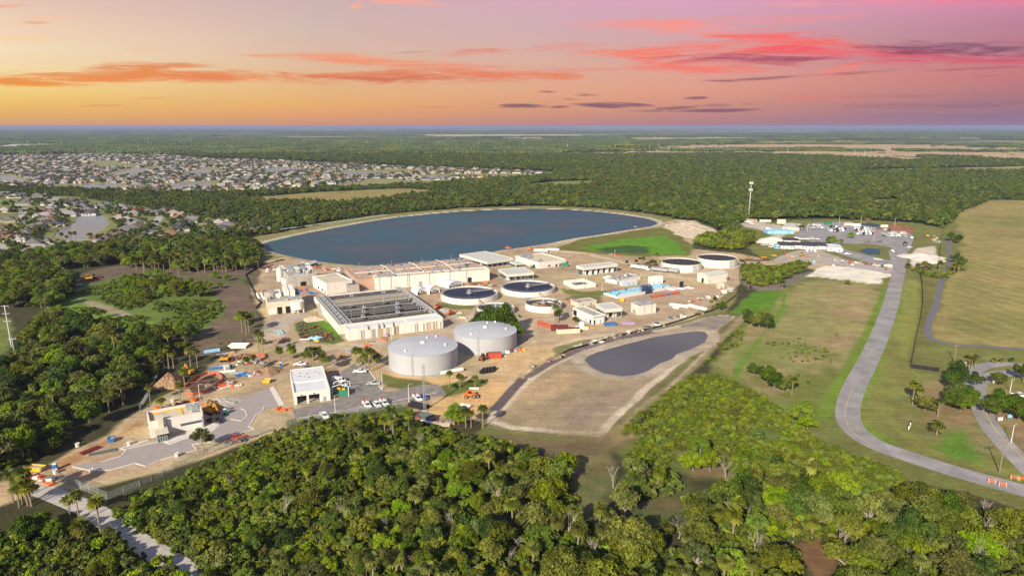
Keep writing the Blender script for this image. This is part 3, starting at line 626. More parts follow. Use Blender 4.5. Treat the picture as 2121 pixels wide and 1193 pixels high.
KINDS = {'door': ('door', 'steel'), 'dark': ('doorway', 'dark'), 'window': ('window', 'glass'), 'tan': ('roller_door', 'tan'), 'panel': ('wall_panel', 'white'), 'grille': ('louvre', 'steel'), 'orange': ('roller_door', 'wood'), 'white': ('roller_door', 'white')}
def put_openings(e, w, d, h, ops):
    for (face, u0, u1, z0, z1, k) in ops:
        nm, mt = KINDS[k]; mb = MB(); z0 *= h; z1 *= h; t = .07; fr = .16
        if face == 'f': mb.box(u0*w, u1*w, -t, .0, z0+.01, z1, 0); fz = [(u0*w-fr, u0*w), (u1*w, u1*w+fr)]
        elif face == 'l': mb.box(-t, 0, u0*d, u1*d, z0+.01, z1, 0)
        elif face == 'r': mb.box(w, w+t, u0*d, u1*d, z0+.01, z1, 0)
        o = mb.build(nm, M[mt], e)
        fb = MB()
        if face == 'f': fb.box(u0*w-fr, u1*w+fr, -t-.06, 0, z1, z1+fr)
        elif face == 'l': fb.box(-t-.06, 0, u0*d-fr, u1*d+fr, z1, z1+fr)
        else: fb.box(w, w+t+.06, u0*d-fr, u1*d+fr, z1, z1+fr)
        f = fb.build('lintel', M['concwhite'] if mt != 'cream' else M['steel'], o)
def bld(name, label, cat, N, R, far, ytop, wall='concwhite', roof='creamroof', par=.55, ops=(), dep=None, gable=0, hov=None, roofdrop=None):
    a = G(*N); h = top_of(a, ytop) if hov is None else hov
    o0, rz, w, d = frame(N, R, far, h, dep); e = thing(name, label, cat, o0, rz)
    mb = MB(); t = .3
    if par:
        mb.box(0, w, 0, t, -.3, h); mb.box(0, w, d-t, d, -.3, h); mb.box(0, t, t, d-t, -.3, h); mb.box(w-t, w, t, d-t, -.3, h)
    else: mb.box(0, w, 0, d, -.3, h)
    mb.build('wall', M[wall], e)
    rb = MB()
    if gable:
        rb.v += [(-.3,-.3,h),(w+.3,-.3,h),(w+.3,d+.3,h),(-.3,d+.3,h),(-.3,d/2,h+gable),(w+.3,d/2,h+gable)]
        rb.f += [(0,1,5,4),(2,3,4,5),(0,4,3),(1,2,5),(3,2,1,0)]; rb.m += [0]*5
    elif par: rb.box(t, w-t, t, d-t, h-par-.25, h-par)
    else: rb.box(-.25, w+.25, -.25, d+.25, h, h+.3)
    ro = rb.build('roof', M[roof], e)
    if par:
        cp = MB(); q = .06
        for b in ((-q, w+q, -q, t+q), (-q, w+q, d-t-q, d+q), (-q, t+q, t+q, d-t-q), (w-t-q, w+q, t+q, d-t-q)): cp.box(*b, h, h+.09)
        cp.build('parapet_cap', M['concwhite'] if wall != 'panelgrey' else M['greyroof'], ro)
    put_openings(e, w, d, h, ops)
    return e, w, d, h
def roof_units(e, w, d, z, items, m='steel'):
    """small roof plant: list of (u, v, size x, size y, height)"""
    for (u, v, sx, sy, hh) in items:
        mb = MB(); x, y = u*w, v*d; mb.box(x-sx/2, x+sx/2, y-sy/2, y+sy/2, z+.15, z+hh); mb.box(x-sx/2-.08, x+sx/2+.08, y-sy/2-.08, y+sy/2+.08, z+hh, z+hh+.1)
        for i in (-1, 1): mb.box(x+i*sx*.35-.1, x+i*sx*.35+.1, y-.1, y+.1, z, z+.15)
        mb.build('roof_unit', M[m], e)
def clutter_pipes(e, w, d, z, n, seed, hh=2.2, mats=('steel', 'white', 'darksteel')):
    """pipework, valves and small tanks standing on a deck"""
    r = random.Random(seed)
    for mi in mats:
        for i in range(n):
            mb = MB()
            x = r.uniform(.05, .95)*w; y = r.uniform(.08, .92)*d; k = r.random(); H = r.uniform(.6, hh)
            if k < .35: mb.tube([(x,y,z),(x,y,z+H)], r.uniform(.12, .5), k=8)
            elif k < .7:
                L = r.uniform(1.5, 6); x2 = min(.98*w, x+L); mb.tube([(x,y,z),(x,y,z+H),(x2,y,z+H),(x2,y,z)], .16, k=6)
            else: s = r.uniform(.3, 1.0); mb.box(x-s, x+s, y-s*.7, y+s*.7, z, z+H*.7)
            mb.build('pipework', M[mi], e)
    rb = MB(); rail(rb, [(0.2,0.2,z),(w-.2,.2,z),(w-.2,d-.2,z),(.2,d-.2,z),(.2,.2,z)]); rb.build('railing', M['steel'], e)

# ---------- administration building, new, with glass porch ----------
e, w, d, h = bld('office_building', 'new cream two-storey office with glass entrance porch and yellow-edged roof', 'building', (313,907), (423,884), (383,837), 874, 'white', 'creamroof', .9,
    [('l', .12, .22, .30, .52, 'window'), ('l', .58, .72, .28, .52, 'window'), ('f', .30, .34, .02, .92, 'grille')])
# ribbon window and tower fin
mb = MB(); mb.box(w*.56, w*.985, -.12, 0, h*.36, h*.50); mb.build('ribbon_window', M['darksteel'], e)
mb = MB(); mb.box(w*.965, w*1.0, -.25, -.0, .0, h*.72); mb.build('wall_fin', M['steel'], e)
mb = MB(); mb.box(w*.10, w*.27, -5.2, -.0, .0, h*.50); po = mb.build('glass_porch', M['glass'], e)
mb = MB()
for u in (.10, .145, .19, .23, .27): mb.box(w*u-.12, w*u+.12, -5.3, -5.08, 0, h*.52)
for q in (.0, 1.7, 3.5): mb.box(w*.10-.12, w*.10, -5.2+q, -5.0+q, 0, h*.52); mb.box(w*.27, w*.27+.12, -5.2+q, -5.0+q, 0, h*.52)
mb.box(w*.10-.1, w*.27+.1, -5.3, -5.2, h*.26, h*.29)
mb.build('porch_frame', M['steel'], po)
mb = MB(); mb.box(w*.07, w*.31, -6.4, -.02, h*.53, h*.60); mb.build('porch_roof', M['cream'], e)
mb = MB(); mb.box(w*.15, w*.25, -.0, 2.4, h+.1, h+.9); mb.box(w*.15, w*.25, -1.6, 0.0, h*.60, h+.9); mb.build('porch_tower', M['cream'], e)
mb = MB(); z = h-.9+.02
for b in ((.5, w-.5, .5, 1.5), (.5, w-.5, d-1.6, d-.6), (.5, 1.3, 1.5, d-1.6), (w*.62, w*.66, 1.5, d-1.6)): mb.box(*b, z, z+.12)
mb.build('roof_insulation_edge', M['yellow'], e)
roof_units(e, w, d, h-.9, [(.80,.70,2.2,1.6,1.5),(.90,.55,2.0,1.6,1.3),(.86,.25,1.5,1.5,.9),(.94,.8,1.2,1.6,1.2)])
# ---------- garage building with white membrane roof ----------
N, R = (610.4,839), (685,829); a = G(*N); h = top_of(a, 813.5); o0, rz, w, d = frame(N, R, (651.7,759.5), h)
e = thing('garage_building', 'white garage with flat white roof, two open bays and grey door', 'building', o0, rz)
mb = MB(); t = .35
segs = [(0,.075),(.34,.40),(.70,1.0)]
for u0, u1 in segs: mb.box(w*u0, w*u1, 0, t, -.2, h*.68)
mb.box(0, w, 0, t, h*.68, h); mb.box(0, t, t, d, -.2, h); mb.box(w-t, w, t, d, -.2, h); mb.box(t, w-t, d-t, d, -.2, h); mb.build('wall', M['concwhite'], e)
mb = MB(); mb.box(t, w-t, t, d-t, .08, .14); mb.build('bay_floor', M['conc'], e)
mb = MB(); mb.box(t, w-t, t, d*.42, h-.75, h-.5); mb.box(t, w-t, d*.44, d-t, h-.45, h-.2); r_ = mb.build('roof', M['whiteroof'], e)
mb = MB(); mb.box(t, w-t, d*.42, d*.44, h-.7, h-.02); mb.build('roof_step', M['concwhite'], r_)
for u, v in ((.25,.8),(.22,.66),(.35,.62),(.48,.58),(.7,.78),(.8,.7),(.45,.75)): mb = MB(); mb.box(u*w, u*w+.9, v*d, v*d+.5, h-.2, h-.12); mb.build('roof_patch', M['rust'], r_)
put_openings(e, w, d, h, [('f', .79, .88, .0, .40, 'door')])
for i in (.2, .55):
    mb = MB(); mb.box(w*i-.25, w*i+.25, -.22, -.0, h*.74, h*.80); mb.build('wall_lamp', M['darksteel'], e)
# ---------- long gallery in front of the first basin ----------
e, w, d, h = bld('pump_gallery', 'long low white gallery with white roof and a row of doors facing the silver tanks', 'building', (722,706), (918,680), (906,651), 682.5, 'concwhite', 'whiteroof', .25,
   [('f', .02,.11,.02,.80,'panel'),('f',.125,.165,.0,.78,'door'),('f',.235,.275,.0,.76,'door'),('f',.30,.36,.0,.74,'tan'),('f',.385,.44,.0,.74,'tan'),('f',.465,.515,.0,.76,'orange'),('f',.54,.59,.02,.78,'panel'),('f',.615,.67,.02,.78,'panel'),
    ('f',.69,.725,.0,.76,'door'),('f',.775,.795,.0,.66,'door'),('f',.815,.865,.0,.76,'tan'),('f',.885,.935,.0,.76,'tan'),('f',.965,.98,.0,.66,'door')])
for i in range(15): mb = MB(); x = w*(.012+i*.0695); mb.box(x-.15, x+.15, -.14, 0, 0, h*.98); mb.build('pilaster', M['concwhite'], e)
for u in (.20, .31, .36, .46): mb = MB(); mb.tube([(u*w,-.5,h*.8),(u*w,-.5,h+1.3)], .22, k=8); mb.build('vent_pipe', M['darksteel'], e)
for u in (.17, .62): mb = MB(); mb.box(u*w-.15, u*w+.15, .3, d-.3, h-.25, h-.02); mb.build('roof_joint', M['concwhite'], e)
GW = (e.location.copy(), e.rotation_euler.z, w, d, h)

# ---------- first treatment basin ----------
hB = top_of(G(700.6,692.7), 673.5)
o0, rz, w, d = frame((701,673.5), (906,648), (648,614.5), hB, zn=hB)
e = thing('aeration_basin', 'large open concrete basin with dark lanes, walkways and grey pipes behind the white gallery', 'treatment basin', o0, rz)
mb = MB(); t = .5
mb.box(0, w, 0, t, -.2, hB); mb.box(0, w, d-t, d, -.2, hB); mb.box(0, t, t, d-t, -.2, hB); mb.box(w-t, w, t, d-t, -.2, hB); mb.build('wall', M['concwhite'], e)
LV = [0, .13, .27, .41, .53, .68, .84, 1.0]
dk = water_mat('dark_mixed_liquor', (.035,.030,.024), .35, .5, 2.0); sandy = mat('pale_settled_sludge', (.36,.31,.22), .9, .12, .8, dirt=.1); M['dk'] = dk; M['sandy'] = sandy
kinds = ['dk','dk','dk','dk','sandy','sandy','dk']
for i in range(7):
    mb = MB(); y0, y1 = LV[i]*d+t*.5, LV[i+1]*d-t*.5; mb.box(w*.14, w*.95, max(y0,t), min(y1,d-t), .3, hB-(.75 if kinds[i] == 'dk' else .25)); mb.build('basin_lane', M[kinds[i]], e)
mb = MB(); mb.box(t, w*.14-.4, t, d-t, .3, hB-.25); mb.box(w*.95+.4, w-t, t, d-t, .3, hB-.2); mb.build('side_deck', M['conc'], e)
mb = MB()
for v in LV[1:-1]: mb.box(w*.14-.4, w*.95+.4, v*d-.35, v*d+.35, .3, hB-.12)
mb.box(w*.14-.4, w*.14, t, d-t, .3, hB-.1); mb.box(w*.95, w*.95+.4, t, d-t, .3, hB-.1)
mb.build('lane_wall', M['conc'], e)
for j, v in enumerate(LV[1:-1]):
    y = v*d
    if j in (1, 3):
        mb = MB(); mb.box(w*.12, w*.96, y-.9, y+.9, hB+.12, hB+.22); wk = mb.build('walkway', M['steel'], e)
        mb = MB(); rail(mb, [(w*.12,y-.85,hB+.22),(w*.96,y-.85,hB+.22)]); mb.build('railing', M['steel'], wk)
    mb = MB()
    if j == 5: pass
    mb.tube([(w*.14,y-.9,hB+.3),(w*.95,y-.9,hB+.3)], .26, k=8)
    for q in range(5): x = w*(.18+.18*q); mb.tube([(x,y-.9,hB+.3),(x,y-1.8,hB+.3),(x,y-1.8,hB-1.4)], .16, k=6)
    mb.build('air_pipe', M['darksteel'] if j % 2 else M['steel'], e)
    for q in range(2 if j != 4 else 0):
        x = w*(.28+.36*q+.05*(j % 3)); mb = MB(); mb.box(x-1.2, x+1.2, y-1.6, y+1.6, hB+.2, hB+.4); mb.tube([(x-.6,y,hB+.4),(x-.6,y,hB+1.7)], .4, k=8); mb.tube([(x+.6,y,hB+.4),(x+.6,y,hB+1.4)], .3, k=8); mb.build('mixer', M['steel'], e)
mb = MB()
for x in (w*.03, w*.09, w*.955, w*.99): mb.tube([(x,1.5,hB+.7),(x,d-1.5,hB+.7)], .35, k=8)
for q in range(9): y = d*(.08+.105*q); mb.tube([(w*.955,y,hB+.7),(w*.955,y,hB+1.6),(w*.90,y,hB+1.6),(w*.90,y,hB)], .28, k=7); mb.box(w*.05, w*.075, y-1, y+1, hB-.2, hB+.9)
mb.build('header_pipe', M['steel'], e)
mb = MB(); rail(mb, [(.3,.3,hB),(w-.3,.3,hB),(w-.3,d-.3,hB),(.3,d-.3,hB),(.3,.3,hB)]); rail(mb, [(w*.13,1,hB-.1),(w*.13,d-1,hB-.1)]); mb.build('railing', M['steel'], e)
for q, (u, v) in enumerate(((.17,.15),(.40,.15),(.62,.15),(.86,.15),(.17,.5),(.40,.5),(.62,.5),(.86,.5),(.3,.85),(.6,.85),(.9,.85),(.05,.35),(.05,.75))):
    mb = MB(); mb.tube([(u*w,v*d,hB-.5),(u*w,v*d,hB+4.6)], .10, k=6); mb.box(u*w-.5, u*w+.5, v*d-.15, v*d+.15, hB+4.6, hB+4.75); mb.build('lamp_post', M['steel'], e)
# stair on the left wall
mb = MB()
for q in range(9): mb.box(-2.0, -.02, d*.62+q*.9, d*.62+q*.9+.9, q*hB/9, (q+1)*hB/9)
mb.build('stair', M['conc'], e)
B1 = (w, d, hB)
# ---------- second basin with the long white wall ----------
e, w, d, h = bld('long_blower_building', 'long white windowless building with cream roof strip behind the tents', 'building', (778,600.5), (1014,581), None, 576, 'concwhite', 'creamroof', .5,
  [('f', .365,.395,.0,.42,'door'),('f',.80,.835,.0,.42,'dark'),('l',.3,.6,.1,.5,'grille')], dep=9.0)
for u in (.035, .13, .27, .285, .46, .64, .79):
    mb = MB(); mb.tube([(u*w,-.3,0),(u*w,-.3,h+.6)], .08, k=6); mb.box(u*w-.35, u*w+.35, -.7, -.1, h+.6, h+.8); mb.build('downpipe', M['darksteel'], e)
roof_units(e, w, d, h-.5, [(.08,.5,6,4,1.0),(.14,.5,5,4,1.1),(.50,.5,1.4,1.4,1.1),(.58,.5,1.4,1.4,1.1),(.66,.5,1.4,1.4,1.1),(.74,.5,1.4,1.4,1.1)])
h2 = h
o0, rz, w, d = frame((746,584), (1014,558.5), (967.5,534), h2-.3, zn=h2-.3); o0 += Vector((math.sin(-rz)*-0, 0, 0))
uy = Vector((-math.sin(rz), math.cos(rz), 0)); o0 = o0+uy*9.4; d -= 9.4
e = thing('clarifier_basin_block', 'large shallow concrete basin with orange-brown bays and white pipes beside the lake', 'treatment basin', o0, rz)
hh = h2-.7; ob = mat('orange_brown_basin_floor', (.40,.17,.08), .9, .25, .5, dirt=.2); M['ob'] = ob; pk = mat('pinkish_concrete', (.50,.33,.24), .9, .15, .5, dirt=.2); M['pk'] = pk
mb = MB(); mb.box(0, w, 0, t, -.2, hh); mb.box(0, w, d-t, d, -.2, hh); mb.box(0, t, t, d-t, -.2, hh); mb.box(w-t, w, t, d-t, -.2, hh); mb.build('wall', M['pk'], e)
nl = 7
for i in range(nl):
    mb = MB(); mb.box(w*.05, w*.97, d*i/nl+.5, d*(i+1)/nl-.5, .3, hh-(1.1 if i % 2 else .6)); mb.build('basin_bay', M['ob'] if i % 2 == 0 else M['conc' if i == 1 else 'pk'], e)
mb = MB()
for i in range(1, nl): mb.box(w*.05, w*.97, d*i/nl-.5, d*i/nl+.5, .3, hh-.05)
for u in (.05, .27, .5, .73, .97): mb.box(w*u-.6, w*u+.6, t, d-t, .3, hh-.02)
mb.box(t, w*.05-.6, t, d-t, .3, hh-.15); mb.build('bay_wall', M['pk'], e)
r = random.Random(4)
for i in range(1, nl, 2):
    mb = MB(); y = d*i/nl; mb.tube([(w*.03,y,hh+.8),(w*.97,y,hh+.8)], .38, k=8)
    for q in range(8): x = w*(.06+.12*q); mb.tube([(x,y,hh+.8),(x,y+1.6,hh+.8),(x,y+1.6,hh-1)], .2, k=6)
    mb.build('air_pipe', M['steel' if i != 3 else 'white'], e)
mb = MB()
for u in (.27, .5, .73): mb.tube([(w*u+1.2,1,hh+.9),(w*u+1.2,d*.55,hh+2.0),(w*u+1.2,d-1,hh+.9)], .30, k=8)
mb.build('cross_pipe', M['white'], e)
for i in range(84):
    u, v = r.uniform(.06, .96), r.randint(1, nl-1)/nl; mb = MB(); x, y = u*w, v*d+r.uniform(-.6,.6); s = r.uniform(.4, 1.1)
    mb.box(x-s, x+s, y-.4, y+.4, hh, hh+r.uniform(.7,1.8)); mb.tube([(x+s*1.4,y,hh),(x+s*1.4,y,hh+r.uniform(1.2,2.6))], .14, k=6); mb.build('valve_stand', M[r.choice(['steel','darksteel','steel','conc'])], e)
mb = MB(); rail(mb, [(.3,.3,hh),(w-.3,.3,hh),(w-.3,d-.3,hh),(.3,d-.3,hh),(.3,.3,hh)], step=3)
for i in range(1, nl): rail(mb, [(w*.05,d*i/nl+.4,hh),(w*.97,d*i/nl+.4,hh)], step=3.5, r=.06)
mb.build('railing', M['steel'], e)
for q, (u, v) in enumerate(((.1,.2),(.35,.2),(.6,.2),(.85,.2),(.1,.8),(.35,.8),(.6,.8),(.85,.8))):
    mb = MB(); mb.tube([(u*w,v*d,hh-.5),(u*w,v*d,hh+4.4)], .10, k=6); mb.box(u*w-.5, u*w+.5, v*d-.15, v*d+.15, hh+4.4, hh+4.55); mb.build('lamp_post', M['steel'], e)
# sloping walkway and channel at its left end
mb = MB(); mb.box(-8, 0, -6, d*.9, .0, hh*.75); mb.build('inlet_channel', M['conc'], e)
mb = MB(); mb.box(-6.5, -1.5, -5, d*.88, hh*.75, hh*.75+.05); mb.build('channel_water', M['dk'], e)
mb = MB(); rail(mb, [(-7.8,-6,hh*.75),(-7.8,d*.9,hh*.75)]); rail(mb, [(-.4,-6,hh*.75),(-.4,-.3,hh*.75)]); mb.build('railing', M['steel'], e)
# ---------- white pump building ----------
e, w, d, h = bld('pump_building', 'tall plain cream-white building with yellowish roof between the two basins', 'building', (677.5,611), (731,603.5), (656.5,570.5), 587, 'concwhite', 'creamroof', .6,
  [('l',.55,.63,.12,.34,'dark'),('l',.28,.36,.12,.34,'dark'),('l',.10,.16,.05,.30,'dark'),('f',.78,.98,.0,.16,'dark')])
mb = MB(); 
for i in range(5): mb.tube([(w*(.45+i*.09),d*.86,h-.6),(w*(.45+i*.09),d*.86,h+.6)], .5, k=8)
mb.build('roof_fan', M['steel'], e)
# ---------- headworks ----------
e, w, d, h = bld('headworks_building', 'grey concrete headworks with pipework and equipment on its roof beside white silo', 'building', (598,595), (657,589), (640,553), 572, 'conc', 'conc', .2,
  [('f',.42,.62,.0,.40,'dark'),('f',.22,.26,.0,.95,'door'),('f',.72,.76,.0,.95,'door')])
clutter_pipes(e, w, d, h, 16, 3, 3.2)
r = random.Random(8)
for i in range(4):
    mb = MB(); x = w*(.15+.22*i); mb.box(x, x+3.0, d*.4, d*.75, h, h+2.6); mb.build('screen_housing', M['white' if i % 2 else 'steel'], e)
e, w, d, h = bld('enclosed_conveyor_shed', 'dark grey gabled shed behind the headworks near the lake', 'building', (643,556), (658,551), (657,539), 548, 'darksteel', 'greyroof', 0, gable=1.6, ops=[('f',.3,.7,.0,.5,'grille')])
e, w, d, h = bld('site_cabin', 'long plain grey cabin behind the headworks roof', 'building', (594,562), (634,553), None, 553.5, 'conc', 'conc', .2, dep=6, ops=[('f',.2,.3,.0,.7,'door'),('f',.6,.75,.4,.8,'window')])
# ---------- chemical building lower left ----------
e, w, d, h = bld('chemical_building', 'cream L-shaped building with dark doorways and white tanks on its roof', 'building', (556,652), (628,645), (627,600), 627, 'cream', 'conc', .2,
  [('f',.26,.40,.0,.56,'dark'),('f',.50,.64,.0,.56,'dark'),('f',.03,.22,.0,.42,'panel')])
clutter_pipes(e, w, d, h, 10, 5, 2.4)
mb = MB(); mb.lathe([(0.01,h*.95),(w*.2,h*.95),(w*.2,h*.32),(0.01,h*.32)], 24, w*.84, -.6); mb.build('round_hopper', M['concwhite'], e)
mb = MB()
for u in (.68, .84, 1.0): mb.box(w*u-.3, w*u+.3, -w*.17, -w*.17+.6, 0, h*.33)
mb.build('hopper_leg', M['concwhite'], e)
mb = MB(); mb.lathe([(0.01,h+3.4),(3.6,h+3.1),(3.6,h+.02)], 24, w*.14, d*.55); mb.build('round_thickener', M['conc'], e)
for i in range(2):
    for j in range(3):
        mb = MB(); x = w*(.52+.17*i); y = d*(.35+.22*j); mb.box(x, x+w*.15, y, y+d*.18, h+.02, h+4.0); mb.box(x+.3, x+w*.15-.3, y+.3, y+d*.18-.3, h+4.0, h+4.3); mb.build('white_tank', M['white'], e)
mb = MB(); mb.box(w*.27, w*.44, d*.45, d*.9, h+.02, h+2.2); mb.build('roof_housing', M['white'], e)
# white silo group
for (px, py, rad, yt, lb) in ((580,582,2.1,553,'tall white silo with conical top at the left of the headworks'),(587,588,1.2,575,'slim white vessel left of the silo, nearest the yard'),(592,592,1.3,578,'slim pale blue-grey vessel at the headworks corner')):
    g = G(px, py); H = top_of(g, yt); e = thing('silo', lb, 'silo', g)
    mb = MB(); mb.lathe([(rad,.0),(rad,H*.82),(rad*.25,H),(0.01,H)], 20); mb.build('shell', M['white'], e, True)
    mb = MB(); 
    for k in range(4): mb.lathe([(rad+.02,H*.2*(k+.6)),(rad+.12,H*.2*(k+.6)),(rad+.12,H*.2*(k+.6)+.15),(rad+.02,H*.2*(k+.6)+.15)], 20)
    mb.build('hoop', M['steel'], e)
    mb = MB(); rail(mb, [(-rad,-rad,0),(-rad,-rad,H*.8)], 1, 2) if False else mb.bar((-rad-.2,-rad*.3,0),(-rad-.2,-rad*.3,H*.8),.12); mb.build('ladder', M['darksteel'], e)

# ---------- round tanks ----------
def circ(cx, half, ybot, yrim):
    p = G(cx, ybot); h = top_of(p, yrim); u = Vector((p.x, p.y, 0)).normalized(); r = 10
    for _ in range(12):
        c = p+u*r; r = half*depth(Vector((c.x, c.y, h*.6)))/F*1.0
    return p+u*r, r, h
def storage(cx, half, yb, yr, label, shade):
    c, r, h = circ(cx, half, yb, yr); e = thing('storage_tank', label, 'storage tank', c)
    mb = MB(); mb.lathe([(r,-.2),(r,h-.15),(r+.12,h-.15),(r+.12,h)], 96); mb.build('shell', M['silver'], e, False)
    mb = MB(); mb.lathe([(r+.12,h),(r*.75,h+.55),(r*.5,h+.95),(r*.25,h+1.2),(.01,h+1.28)], 96); o = mb.build('roof', M['tankroof'], e, True)
    for dx, dy, s in ((-.0,.0,1.1),(-.42,-.62,.55),(.66,-.1,.55),(.3,.75,.5),(.05,.55,.4)):
        mb = MB(); x, y = dx*r, dy*r; zz = h+1.28*(1-(dx*dx+dy*dy)); mb.lathe([(s,zz-.1),(s,zz+.45),(s*.6,zz+.75),(.01,zz+.8)], 14, x, y); mb.build('vent', M['whiteroof'], o)
    mb = MB(); a = math.radians(-100)
    for q in (-.3, .3): mb.bar((r*math.cos(a+q/r)*1.01, r*math.sin(a+q/r)*1.01, 0), (r*math.cos(a+q/r)*1.01, r*math.sin(a+q/r)*1.01, h+.8), .1)
    for k in range(int(h/.6)): mb.bar((r*math.cos(a-.3/r)*1.01, r*math.sin(a-.3/r)*1.01, k*.6), (r*math.cos(a+.3/r)*1.01, r*math.sin(a+.3/r)*1.01, k*.6), .06)
    mb.build('ladder', M['steel'], e)
    mb = MB(); mb.lathe([(r+1.1,-.1),(r+1.1,.12),(r+.01,.12)], 64); mb.build('footing', M['conc'], e)
storage(878, 71, 778.4, 738.5, 'nearer of the two silver domed water tanks, standing beside the car park', 0)
storage(1005.6, 65, 736, 702.5, 'farther of the two silver domed water tanks, with red container at its foot', 0)
def clarifier(cx, half, yb, yr, label, kind):
    c, r, h = circ(cx, half, yb, yr); e = thing('clarifier_tank', label, 'round tank', c); ti = .45
    mb = MB(); mb.lathe([(r,-.2),(r,h),(r-ti,h),(r-ti,.2)], 72); mb.build('shell', M['concwhite'], e)
    zw = h-.7 if kind != 'empty' else h-2.6
    if kind == 'water':
        mb = MB(); mb.lathe([(r-ti,h-.6),(r-ti-1.0,h-.6),(r-ti-1.0,h-.35),(r-ti-1.25,h-.35),(r-ti-1.25,zw-.3)], 72); mb.build('launder', M['conc'], e)
        mb = MB(); mb.lathe([(r-ti-1.2,zw),(.01,zw)], 72); mb.build('water_surface', M['tankwater'], e)
    elif kind == 'cover':
        mb = MB(); mb.lathe([(r-ti,zw),(r*.5,zw+.25),(.01,zw+.35)], 72); cv = mb.build('floating_cover', M['blackcover'], e)
        mb = MB()
        for k in range(10): q = -r*.85+k*r*.19; L = math.sqrt(max(.1,(r*.9)**2-q*q)); mb.bar((q,-L,zw+.42),(q,L,zw+.42),.25)
        mb.build('cover_seam', M['darksteel'], cv)
        for k in range(10):
            a = 2*math.pi*k/10+.2; mb = MB(); mb.tube([(math.cos(a)*(r+.2),math.sin(a)*(r+.2),0),(math.cos(a)*(r+.2),math.sin(a)*(r+.2),h+.5)], .22, k=6); mb.build('wall_post', M['tan'], e)
    else:
        mb = MB(); mb.lathe([(r-ti,zw),(.01,zw-.5)], 60); mb.build('tank_floor', M['sandy'], e)
        mb = MB(); mb.lathe([(r-ti,h-1.1),(r-ti-1.2,h-1.1),(r-ti-1.2,h-.5),(r-ti-1.5,h-.5),(r-ti-1.5,h-1.4)], 60); mb.build('launder', M['darksteel'], e)
        mb = MB(); mb.lathe([(3.4,zw-.3),(3.4,h-.7),(2.9,h-.7),(2.9,zw)], 24); mb.build('centre_well', M['rust'], e)
    if kind != 'cover':
        a = math.radians(28); dx, dy = math.cos(a), math.sin(a)
        mb = MB(); mb.bar((0,0,h+.25),(dx*r,dy*r,h+.25), 1.3, .3); br = mb.build('bridge', M['steel'], e)
        mb = MB(); nx, ny = -dy*.6, dx*.6
        rail(mb, [(nx,ny,h+.4),(dx*r+nx,dy*r+ny,h+.4)]); rail(mb, [(-nx,-ny,h+.4),(dx*r-nx,dy*r-ny,h+.4)]); mb.build('railing', M['steel'], br)
        mb = MB(); mb.lathe([(1.7,h-.6),(1.7,h+.4),(.01,h+.4)], 16); mb.lathe([(.7,h+.4),(.7,h+1.8),(.01,h+1.8)], 10); rail(mb, [(-1.6,-1.6,h+.4),(1.6,-1.6,h+.4),(1.6,1.6,h+.4),(-1.6,1.6,h+.4),(-1.6,-1.6,h+.4)], step=1.2)
        mb.build('centre_drive', M['steel'], e)
        mb = MB()
        mb.lathe([(2.1,zw+.02),(2.5,zw+.10)], 24, 0, 0)
        mb.build('scum_ring', M['rust'], e)
        mb = MB(); rail(mb, [((r-.2)*math.cos(t_), (r-.2)*math.sin(t_), h) for t_ in [i*2*math.pi/36 for i in range(37)]], step=3); mb.build('railing', M['steel'], e)
    mb = MB(); a = -1.2
    for k in range(7): mb.box(r*math.cos(a)+k*.5, r*math.cos(a)+k*.5+.5, r*math.sin(a)-1.6, r*math.sin(a)-.3, 0, h*(1-k/7))
    mb.build('stair', M['conc' if kind != 'cover' else 'steel'], e)
M['blackcover'] = mat('black_tank_cover', (.035,.033,.035), .7, .3, .3)
clarifier(972.5, 59, 632, 620, 'round white clarifier full of dark blue water, nearer the tents', 'water')
clarifier(1093.5, 56, 616, 606, 'round white clarifier full of dark blue water, in front of pale canopy', 'water')
clarifier(1125.5, 38.5, 648.5, 636, 'small round white tank, drained, right of the big tree', 'empty')
clarifier(1027, 39, 657, 646, 'small round tank mostly hidden behind the big tree', 'empty')
clarifier(1409.5, 41, 565, 549.5, 'round white tank with black cover behind two parked trailers', 'cover')
clarifier(1483.5, 40, 556, 540, 'round white tank with black cover, farthest right by the sand road', 'cover')

# ---------- canopies ----------
def canopy(name, label, N, R, far, yb, yt, under='white', posts=4, n_under=4, roof='greyroof'):
    """N, R: post feet near corners; yb/yt fascia bottom and top at N; far: roof back pixel"""
    a = G(*N); hb = top_of(a, yb); ht = top_of(a, yt); o0, rz, w, d = frame(N, R, far, ht); e = thing(name, label, 'open shed', o0, rz)
    mb = MB(); mb.box(0, w, 0, .2, hb, ht); mb.box(0, w, d-.2, d, hb, ht); mb.box(0, .2, .2, d-.2, hb, ht); mb.box(w-.2, w, .2, d-.2, hb, ht); mb.build('fascia', M['panelgrey'], e)
    mb = MB(); mb.box(.2, w-.2, .2, d-.2, ht-.5, ht-.25); mb.build('roof', M[roof], e)
    for i in range(posts):
        for y in (.3, d-.5):
            mb = MB(); x = .25+(w-.7)*i/(posts-1); mb.box(x-.05, x+.25, y, y+.3, 0, hb); mb.build('post', M['steel'], e)
    for y in (d*.5,):
        mb = MB(); mb.box(.3, w-.3, y, y+.2, hb-.05, hb+.35); mb.build('beam', M['steel'], e)
    mb = MB(); mb.box(-.5, w+.5, -.5, d+.5, 0, .15); mb.build('floor_slab', M['conc'], e)
    for i in range(n_under):
        mb = MB(); x = w*(i+.6)/(n_under+.2); rr = min(1.6, w/n_under*.28); mb.lathe([(rr,.15),(rr,hb*.75),(rr*.5,hb*.88),(.01,hb*.9)], 14, x, d*.3); mb.build('vessel', M[under], e)
    mb = MB(); mb.box(w*.05, w*.95, d*.6, d*.9, .15, hb*.8); mb.build('equipment_block', M['darksteel'], e)
    return e, w, d, ht
